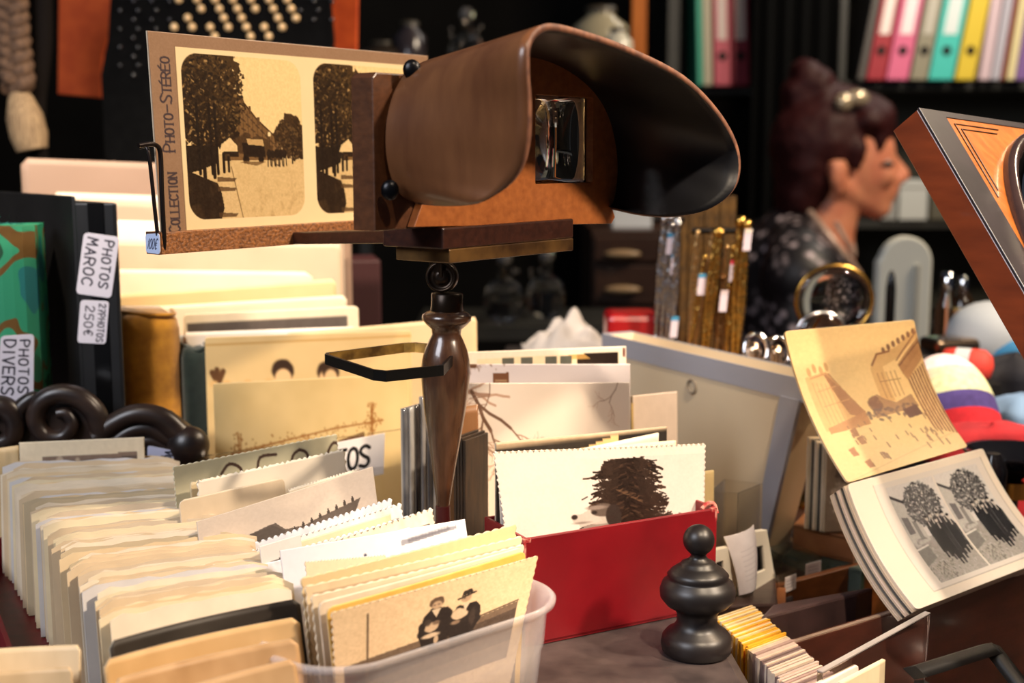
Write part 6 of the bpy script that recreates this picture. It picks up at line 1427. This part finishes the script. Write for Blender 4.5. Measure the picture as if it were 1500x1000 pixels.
for x in (978, 1112):
    A = P(x, 100, 3.55); MB().box((A.x, 3.55, .001), (.03, 0, 0), (0, .36, 0), (0, 0, 2.0)).build('upright', shm, bc2)
def binder(label, xl, xr, zb__, c, lean, lab=(214, 206, 198), hole=True, Yb=3.50, h=.32, cat='binder', name='ring_binder', group='ring binders on the top shelf'):
    A, Bq = P(xl, 116, Yb), P(xr, 116, Yb); w = Bq.x - A.x; e_ = empty(name, Vector(((A.x + Bq.x) / 2, Yb, zb__)), label, cat, group)
    m = mat('binder_' + '_'.join(map(str, c)), c, .5); lx = lean
    b = MB(); o_ = Vector((A.x, Yb, zb__ + .0006)); b.box(o_, (w, 0, 0), (0, .26, 0), (lx, 0, h)); b.build('cover' if name == 'ring_binder' else 'book_body', m, e_, .003)
    if lab: MB().box(o_ + Vector((w * .22 + lx * .37, -.0012, h * .37)), (w * .56, 0, 0), (0, .0012, 0), (lx * .55, 0, h * .55)).build('spine_label', mat('label_' + '_'.join(map(str, lab)), lab, .6), e_)
    if hole:
        c_ = o_ + Vector((w * .5 + lx * .24, -.001, h * .24)); MB().lathe(c_, [(.012, 0), (.012, .002), (.0085, .003), (.008, .001)], 20, (0, -1, 0)).build('finger_ring', mat('dark_metal', (30, 26, 24), .4, .6), e_)
lz = .050
binder('dark grey binder at the left end of the top shelf', 1256, 1267, zs, (74, 68, 64), lz, None, False)
binder('dark red ring binder with a white spine label', 1269, 1296, zs, (150, 22, 40), lz, (226, 212, 204))
binder('pink ring binder with a white spine label on the right shelf', 1298, 1330, zs, (206, 96, 132), lz, (232, 214, 214))
binder('grey beige ring binder with a pale label', 1333, 1358, zs, (132, 126, 106), lz, (176, 170, 156))
binder('turquoise ring binder with a large white label', 1360, 1396, zs, (56, 180, 168), lz, (206, 214, 212))
binder('yellow ring binder without a label', 1399, 1427, zs, (206, 178, 44), lz, None)
binder('pinkish white book right of the yellow binder', 1434, 1450, zs, (196, 172, 178), .03, None, False, h=.27, cat='book', name='shelf_book', group='books on the top shelf')
binder('pale grey book on the top shelf', 1452, 1465, zs, (170, 166, 176), .03, None, False, h=.25, cat='book', name='shelf_book', group='books on the top shelf')
binder('thin brick red book on the top shelf', 1467, 1471, zs, (150, 56, 36), .03, None, False, h=.24, cat='book', name='shelf_book', group='books on the top shelf')
binder('cream yellow book on the top shelf', 1475, 1486, zs, (214, 200, 150), .03, None, False, h=.26, cat='book', name='shelf_book', group='books on the top shelf')
binder('purple book at the right frame edge of the top shelf', 1487, 1506, zs, (116, 84, 140), .03, None, False, h=.25, cat='book', name='shelf_book', group='books on the top shelf')
gl = 'ring binders on the narrow shelf'
binder('teal edged thin binder on the narrow left shelf', 1022, 1030, z2, (54, 150, 124), -.012, None, False, group=gl)
binder('beige binder beside the teal one on the narrow shelf', 1031, 1044, z2, (170, 162, 140), -.012, None, False, group=gl)
binder('rose pink ring binder with a white label on the narrow shelf', 1047, 1071, z2, (196, 88, 108), -.012, (226, 208, 204), group=gl)
binder('crimson ring binder with a white label on the narrow shelf', 1073, 1098, z2, (140, 30, 50), -.012, (222, 204, 192), group=gl)
# boxes on the lower shelf
zl2 = P(1340, 322, 3.55).z
for x0, x1, y, c, lb in ((1322, 1364, 264, (186, 188, 184), 'white box on the lower shelf behind the woman face'), (1368, 1400, 276, (84, 80, 66), 'olive box on the lower shelf, mostly behind the wooden frame'), (1296, 1318, 280, (150, 150, 146), 'small grey box on the lower shelf by the woman chin')):
    A, Bq = P(x0, y, 3.52), P(x1, y, 3.52); e_ = empty('storage_box', Vector(((A.x + Bq.x) / 2, 3.6, zl2)), lb, 'box')
    MB().box((A.x, 3.54, zl2 + .0006), (Bq.x - A.x, 0, 0), (0, .2, 0), (0, 0, A.z - zl2 - .02)).build('box_body', mat('carton_%d' % c[0], c, .7), e_, .002); MB().box((A.x - .003, 3.537, A.z - .02), (Bq.x - A.x + .006, 0, 0), (0, .206, 0), (0, 0, .02)).build('lid', mat('carton_%d' % c[0], c, .7), e_, .002)
# dark curtain between the two bookcases
vs = []; fs = []; A, Bq = P(1104, 100, 3.4), P(1226, 100, 3.4)
for k in range(41):
    t = k / 40; x = A.x + (Bq.x - A.x) * t; y = 3.4 + .02 * math.sin(t * 30); vs += [Vector((x, y, .01)), Vector((x, y, 2.3))]
for k in range(40): fs.append((2 * k, 2 * k + 2, 2 * k + 3, 2 * k + 1))
o = obj_from('dark_curtain', vs, fs, mat('black_curtain', (4, 4, 4), .95, spec=.1), None, True); o.modifiers.new('s', 'SOLIDIFY').thickness = .003; tag(o, 'black curtain hanging between the two bookcases behind the woman', 'curtain')
# orange brown wooden post and pale boxes at top centre
A, Bq = P(926, 40, 2.8), P(947, 40, 2.8)
o = MB().box((A.x, 2.8, .001), (Bq.x - A.x, 0, 0), (0, .03, 0), (0, 0, 2.2)).build('wooden_post', wood('orange_pine', (170, 92, 28), (190, 110, 40), 12, (8, 8, 1))); tag(o, 'narrow orange brown wooden post above the hood', 'post')
# dark wooden cabinet with a pale drawer pull behind the pedestal
A, Bq = P(866, 338, 2.1), P(1010, 338, 2.1); cbn = empty('drawer_cabinet', Vector(((A.x + Bq.x) / 2, 2.2, 0)), 'dark brown drawer cabinet with a pale oval pull below the hood', 'cabinet')
cwm = wood('cabinet_wood', (44, 26, 18), (58, 36, 24), 10, (2, 8, 8), .4)
MB().box((A.x, 2.1, .001), (Bq.x - A.x, 0, 0), (0, .3, 0), (0, 0, A.z)).build('body', cwm, cbn, .003)
for y0, y1 in ((346, 382), (388, 444), (450, 520)):
    q0_, q1_ = P(870, y1, 2.1), P(1006, y0, 2.1); dr = MB().box((q0_.x, 2.088, q0_.z), (q1_.x - q0_.x, 0, 0), (0, .0118, 0), (0, 0, q1_.z - q0_.z)).build('drawer', cwm, cbn, .002)
    c_ = P(912, (y0 + y1) / 2 + 8, 2.08); MB().ball(c_, .010, 16, 10, (3.0, 1, .7)).build('pull', mat('pale_horn', (150, 124, 92), .4), dr)
q = P(928, 330, 2.15); o = MB().bbox((q.x, 2.2, A.z + .0175), (.066, .05, .034)).build('paper_box', mat('white_box', (214, 220, 226), .6), None, .001); tag(o, 'bright white box on the drawer cabinet, peeping out under the hood', 'box')
# crystal decanter and glass stoppers glinting in the dark
def crystal(label, x, y, Y, s_, foot_z):
    c = P(x, y, Y); e_ = empty('crystal_decanter', Vector((c.x, c.y, foot_z)), label, 'decanter', 'crystal decanters')
    b = MB(); rr = random.Random(x)
    prof = [(.4, 0), (.9, .15), (1.0, .6), (.8, 1.0), (.3, 1.2), (.26, 1.5), (.4, 1.55)]; H = (c.z - foot_z)
    b.lathe((c.x, c.y, foot_z + .0006), [(r_ * s_, h / 1.55 * (H - s_ * .4)) for r_, h in prof], 10); g_ = b.build('decanter_body', glass('crystal', (246, 244, 240), .02, 1.55), e_, 0, False)
    MB().ball(c, s_ * .42, 8, 5, (1, 1, 1)).build('stopper', mat('glint_metal', (214, 206, 196), .08, .9), e_, 0, False)
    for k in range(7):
        a_ = rr.uniform(-1.4, 1.4); MB().ball((c.x + s_ * .8 * math.sin(a_), c.y - s_ * .8 * math.cos(a_), c.z - s_ * rr.uniform(.5, 1.6)), s_ * .10, 6, 4).build('glint_ball', mat('glint_metal', (214, 206, 196), .08, .9), e_, 0, False)  # small shiny balls added to stand in for lamp glints on the crystal
zshelf = P(735, 470, 1.9).z
o = MB().bbox((P(760, 470, 1.95).x, 1.95, zshelf - .01), (.30, .22, .02)).build('top', shm); o.name = 'sideboard'; 
sb = empty('sideboard', Vector((o.location.x, 1.95, 0)), 'low dark sideboard with crystal decanters behind the pedestal', 'sideboard'); o.name = 'top'; o.parent = sb; o.matrix_parent_inverse = sb.matrix_basis.inverted()
for sx in (-.13, .13): MB().bbox((o.location.x + sx, 1.95, (zshelf - .02) / 2 + .0005), (.03, .2, zshelf - .021)).build('leg', shm, sb)
crystal('crystal decanter with added bright glints under the brass strip', 738, 378, 1.9, .030, zshelf); crystal('crystal decanter with added dim rosy glints right of the pedestal', 800, 374, 1.95, .030, zshelf)
zs3 = P(690, 110, 2.3).z
wsf = empty('wall_shelf', Vector((-.1, 2.4, zs3)), 'dark glass shelf behind the hood holding a sparkling crystal decanter', 'shelf')
A, Bq = P(500, 110, 2.25), P(925, 110, 2.25); MB().box((A.x, 2.25, zs3 - .015), (Bq.x - A.x, 0, 0), (0, .25, 0), (0, 0, .015)).build('board', shm, wsf)
for x in (A.x, Bq.x - .02): MB().box((x, 2.48, .001), (.02, 0, 0), (0, .02, 0), (0, 0, zs3 - .016)).build('post', shm, wsf)
crystal('sparkling crystal decanter on the dark shelf above the hood', 683, 22, 2.32, .034, zs3)
for x, y0, w_, c, lb in ((880, 8, .05, (150, 142, 118), 'pale olive glass jar on the dark shelf above the hood'), (905, 40, .026, (190, 186, 170), 'whitish small jar beside the olive one on the dark shelf'), (600, 30, .03, (52, 46, 50), 'dim grey bottle on the dark shelf left of the hood'), (560, 60, .04, (44, 36, 28), 'dim brown jar on the dark shelf left of the grey bottle')):
    c_ = P(x, y0, 2.27 if x == 905 else 2.38); e_ = empty('glass_jar', Vector((c_.x, c_.y, zs3)), lb, 'jar'); H = max(.03, c_.z - zs3)
    MB().lathe((c_.x, c_.y, zs3 + .0006), [(w_ * .8, 0), (w_, H * .1), (w_, H * .7), (w_ * .5, H * .85), (w_ * .5, H * .9)], 24).build('jar_body', mat('jar_%d' % c[0], c, .2), e_); MB().lathe((c_.x, c_.y, zs3 + H * .9), [(w_ * .55, 0), (w_ * .55, H * .08), (w_ * .2, H * .1)], 24).build('lid', mat('jar_lid', (60, 54, 44), .4), e_)

# ------------------------------------------------------------------ the woman in profile
WY = 2.45; wk = WY / F / CP
def wp_(x, y, d=0.0): return P(x, y, WY) + Vector((0, d, 0))       # d < 0 towards the camera
wom = empty('person', Vector((wp_(1165, 400).x, WY, 0)), 'red haired woman in profile with a hair clip and sequined dark cardigan', 'person')
class Body:
    def __init__(s): s.bm = bmesh.new()
    def ball(s, c, r):
        r = r if isinstance(r, (tuple, list)) else (r, r, r); m = Matrix.Translation(c) @ Matrix.Diagonal((*r, 1)); bmesh.ops.create_icosphere(s.bm, subdivisions=3, radius=1, matrix=m); return s
    def cap(s, a, b, ra, rb, n=None):
        a, b = Vector(a), Vector(b); n = n or max(3, int((b - a).length / (min(ra, rb) * .6)))
        for k in range(n + 1): t = k / n; s.ball(a.lerp(b, t), ra + (rb - ra) * t)
        return s
    def build(s, name, m, parent, vox=.006, sm=6):
        me = bpy.data.meshes.new('t'); s.bm.to_mesh(me); s.bm.free(); o = bpy.data.objects.new('t', me); COL.objects.link(o)
        r = o.modifiers.new('r', 'REMESH'); r.mode = 'VOXEL'; r.voxel_size = vox; q = o.modifiers.new('s', 'SMOOTH'); q.factor = .5; q.iterations = sm
        dg = bpy.context.evaluated_depsgraph_get(); me2 = bpy.data.meshes.new_from_object(o.evaluated_get(dg)); bpy.data.objects.remove(o)
        V = [v.co.copy() for v in me2.vertices]; fs = [tuple(p.vertices) for p in me2.polygons]; bpy.data.meshes.remove(me2)
        return obj_from(name, V, fs, m, parent, True)
skin = mat('skin', (208, 138, 104), .5, 0, (196, 120, 92), 30, 3, None, 0, .4)
skin.node_tree.nodes['Principled BSDF'].inputs['Subsurface Weight'].default_value = .15; skin.node_tree.nodes['Principled BSDF'].inputs['Subsurface Radius'].default_value = (.02, .008, .004)
b = Body()
b.ball(wp_(1212, 208), (.098, .078, .098)); b.ball(wp_(1258, 236), (.068, .066, .098)); b.ball(wp_(1270, 200), (.045, .058, .05))
b.cap(wp_(1222, 272, -.045), wp_(1284, 304, -.012), .024, .022); b.cap(wp_(1222, 272, .045), wp_(1284, 304, .012), .024, .022); b.ball(wp_(1288, 304), (.022, .026, .020)); b.ball(wp_(1268, 280), (.05, .048, .045))
b.cap(wp_(1302, 226), wp_(1322, 254), .011, .013); b.ball(wp_(1324, 257), .0135); b.ball(wp_(1314, 263, -.013), .010); b.ball(wp_(1314, 263, .013), .010)
b.ball(wp_(1306, 278), (.014, .022, .008)); b.ball(wp_(1304, 288), (.013, .020, .008)); b.ball(wp_(1296, 216), (.016, .045, .010)); b.ball(wp_(1284, 256, -.040), (.026, .02, .024)); b.ball(wp_(1284, 256, .040), (.026, .02, .024))
b.ball(wp_(1283, 233, -.036), (.014, .012, .008)); b.ball(wp_(1283, 233, .036), (.014, .012, .008))
for d_ in (-.076, .076):
    b.ball(wp_(1212, 256, d_), (.017, .012, .030)); b.cap(wp_(1206, 240, d_ * 1.10), wp_(1204, 262, d_ * 1.1), .007, .006); b.ball(wp_(1214, 278, d_), (.009, .008, .010))
b.cap(wp_(1222, 285), wp_(1206, 345), .054, .056); b.cap(wp_(1206, 345), wp_(1186, 400), .058, .085)
# torso, arms, seated legs (mostly behind the stall)
tz_ = lambda x, z, d=0.0: Vector((wp_(x, 400).x, WY + d, z))
b.cap(tz_(1172, .90), tz_(1165, .66), .115, .125); b.cap(wp_(1166, 400, -.10), wp_(1166, 400, .10), .06, .06)
hands = []
for d_ in (-1, 1):
    sh = wp_(1152, 396, .165 * d_); el = Vector((sh.x - .01, WY + .20 * d_, sh.z - .29)); wr = Vector((sh.x + .22, WY + .10 * d_, sh.z - .36))
    b.ball(sh, .062); b.cap(sh, el, .052, .040); b.cap(el, wr, .040, .026)
    pm = wr + Vector((.05, -.005 * d_, -.008)); b.ball(pm, (.042, .034, .014))
    for f_ in range(4):
        p0 = pm + Vector((.034, (f_ - 1.5) * .018, 0)); l_ = (.034, .042, .040, .030)[f_]; p1 = p0 + Vector((l_, 0, -.004)); p2 = p1 + Vector((l_ * .7, 0, -.016)); b.cap(p0, p1, .009, .0085); b.cap(p1, p2, .0085, .007)
    p0 = pm + Vector((-.008, -.030 * d_, 0)); p1 = p0 + Vector((.030, -.022 * d_, -.004)); b.cap(p0, p1, .011, .009); b.cap(p1, p1 + Vector((.026, .004 * d_, -.004)), .009, .0075)
    hp = tz_(1165, .62, .09 * d_); kn = hp + Vector((.42, .02 * d_, .0)); an = kn + Vector((.02, 0, -.50)); b.cap(hp, kn, .085, .058); b.cap(kn, an, .056, .038); b.cap(an + Vector((-.03, 0, -.05)), an + Vector((.15, 0, -.07)), .04, .032)
b.build('body', skin, wom, .0065, 5)
# eye, brows, lips
for d_ in (-.051, .051):
    ey = MB().ball(wp_(1287, 240, d_), .0105, 16, 10, (1, .75, .8)).build('eye', mat('eye_white', (150, 134, 124), .4), wom); MB().ball(wp_(1291, 241, d_ * 1.10), .005, 12, 8).build('iris', mat('dark_iris', (40, 26, 20), .2), ey)
    MB().tube([wp_(1272, 222, d_ * 1.05), wp_(1284, 218, d_ * 1.02), wp_(1297, 222, d_ * .72)], .0032, 6).build('eyebrow', mat('auburn_brow', (70, 34, 26), .8), wom)
    MB().tube([wp_(1277, 241, d_ * 1.18), wp_(1286, 238, d_ * 1.22), wp_(1296, 240, d_ * 1.0)], .0030, 6).build('eyelid', mat('dark_lashes', (56, 30, 26), .7), wom)
MB().tube([wp_(1292, 283, -.024), wp_(1306, 281, -.011), wp_(1311, 281), wp_(1306, 281, .011), wp_(1292, 283, .024)], [.003, .006, .0075, .006, .003], 8).build('lips', mat('lip_red', (168, 66, 58), .4), wom)
# hair
hair = mat('dark_red_hair', (34, 11, 13), .55, 0, (58, 19, 19), 60, 5, (2, 2, 10), .5, .2)
h = Body()
h.ball(wp_(1202, 208, 0), (.098, .086, .088)); h.ball(wp_(1184, 244), (.066, .078, .082)); h.ball(wp_(1172, 282), (.052, .062, .06)); h.cap(wp_(1214, 170), wp_(1268, 182), .066, .058); h.ball(wp_(1262, 178, -.02), (.05, .062, .034)); h.ball(wp_(1276, 194), (.036, .062, .030)); h.cap(wp_(1290, 190, -.03), wp_(1291, 206, -.03), .014, .009); h.cap(wp_(1280, 192, -.055), wp_(1276, 218, -.062), .014, .008); h.cap(wp_(1290, 190, .03), wp_(1290, 206, .03), .014, .009)
h.cap(wp_(1244, 214, -.07), wp_(1240, 246, -.072), .014, .007); h.cap(wp_(1178, 180), wp_(1180, 150), .048, .044); h.ball(wp_(1190, 124), (.046, .046, .036)); h.ball(wp_(1168, 136), (.034, .04, .030)); h.ball(wp_(1206, 138), (.034, .042, .028)); h.ball(wp_(1180, 104), (.030, .035, .024))
h.cap(wp_(1165, 300), wp_(1150, 330), .040, .018)
hb_ = h.build('hair', hair, wom, .0065, 3)
tx = bpy.data.textures.new('hair_lumps', 'CLOUDS'); tx.noise_scale = .035; dm = hb_.modifiers.new('lumps', 'DISPLACE'); dm.texture = tx; dm.strength = .010; dm.texture_coords = 'LOCAL'
hc = MB().ball(wp_(1222, 152, -.07), .017, 16, 10, (1, .8, 1)).ball(wp_(1241, 146, -.07), .019, 16, 10, (1.2, .7, .8)).build('hair_clip', mat('pearl_clip', (196, 178, 150), .15, .5), wom)
# cardigan
seq = mat('sequin_black', (18, 16, 20), .5); nt = seq.node_tree; tc = nt.nodes.new('ShaderNodeTexCoord'); vo = nt.nodes.new('ShaderNodeTexVoronoi'); vo.inputs['Scale'].default_value = 48; rp = nt.nodes.new('ShaderNodeValToRGB')
rp.color_ramp.elements[0].position = .0; rp.color_ramp.elements[0].color = L4((236, 216, 222)); rp.color_ramp.elements[1].position = .42; rp.color_ramp.elements[1].color = L4((22, 18, 22))  # pale spots paint the sparkle of the sequins into the base colour
no = nt.nodes.new('ShaderNodeTexNoise'); no.inputs['Scale'].default_value = 9; mx = nt.nodes.new('ShaderNodeMix'); mx.data_type = 'RGBA'; r2 = nt.nodes.new('ShaderNodeValToRGB'); r2.color_ramp.elements[0].position = .36; r2.color_ramp.elements[1].position = .55
nt.links.new(tc.outputs['Object'], vo.inputs['Vector']); nt.links.new(tc.outputs['Object'], no.inputs['Vector']); nt.links.new(vo.outputs['Distance'], rp.inputs[0]); nt.links.new(no.outputs['Fac'], r2.inputs[0]); nt.links.new(r2.outputs[0], mx.inputs['Factor']); mx.inputs['A'].default_value = L4((22, 18, 22)); nt.links.new(rp.outputs[0], mx.inputs['B']); nt.links.new(mx.outputs['Result'], nt.nodes['Principled BSDF'].inputs['Base Color'])
k_ = Body(); k_.cap(wp_(1160, 402, -.12), wp_(1160, 402, .12), .080, .080); k_.cap(wp_(1160, 450), tz_(1160, .62), .135, .145); k_.cap(wp_(1162, 338, -.02), wp_(1146, 372, -.14), .040, .062); k_.cap(wp_(1162, 338, .02), wp_(1146, 372, .14), .040, .062); k_.cap(wp_(1150, 340), wp_(1150, 420), .05, .11)
for d_ in (-1, 1):
    sh = wp_(1146, 392, .165 * d_); el = Vector((sh.x - .005, WY + .20 * d_, sh.z - .29)); wr = Vector((sh.x + .19, WY + .115 * d_, sh.z - .35)); k_.ball(sh, .074); k_.cap(sh, el, .064, .052); k_.cap(el, wr, .052, .036)
    hp = tz_(1165, .58, .09 * d_); k_.cap(hp, hp + Vector((.36, .02 * d_, .0)), .10, .075)
k_.build('cardigan', seq, wom, .008, 4)
MB().tube(spline([wp_(1176, 306, -.04), wp_(1186, 326, -.085), wp_(1204, 352, -.105), wp_(1226, 378, -.10), wp_(1240, 396, -.09)], 6), .007, 8).build('beaded_trim', mat('bead_trim', (150, 120, 112), .4, .3, (206, 180, 160), 200), wom)
MB().tube(spline([wp_(1210, 322, -.07), wp_(1226, 352, -.075), wp_(1238, 372, -.06), wp_(1243, 352, -.02), wp_(1236, 330, .03)], 6), .005, 8).build('necklace', mat('bead_trim', (150, 120, 112), .4, .3, (206, 180, 160), 200), wom)
sx_ = wp_(1165, 400).x
stl = empty('stool', Vector((sx_, WY, 0)), 'dark wooden stool under the seated woman behind the table', 'stool')
MB().lathe((sx_ + .05, WY, .40), [(.19, 0), (.20, .01), (.20, .035), (.18, .045)], 32).build('seat', dwood, stl)
for a_ in range(4): t = math.pi / 4 + a_ * math.pi / 2; MB().tube([(sx_ + .05 + .12 * math.cos(t), WY + .12 * math.sin(t), .405), (sx_ + .05 + .19 * math.cos(t), WY +   .19 * math.sin(t), .001)], .016, 10).build('leg', dwood, stl)
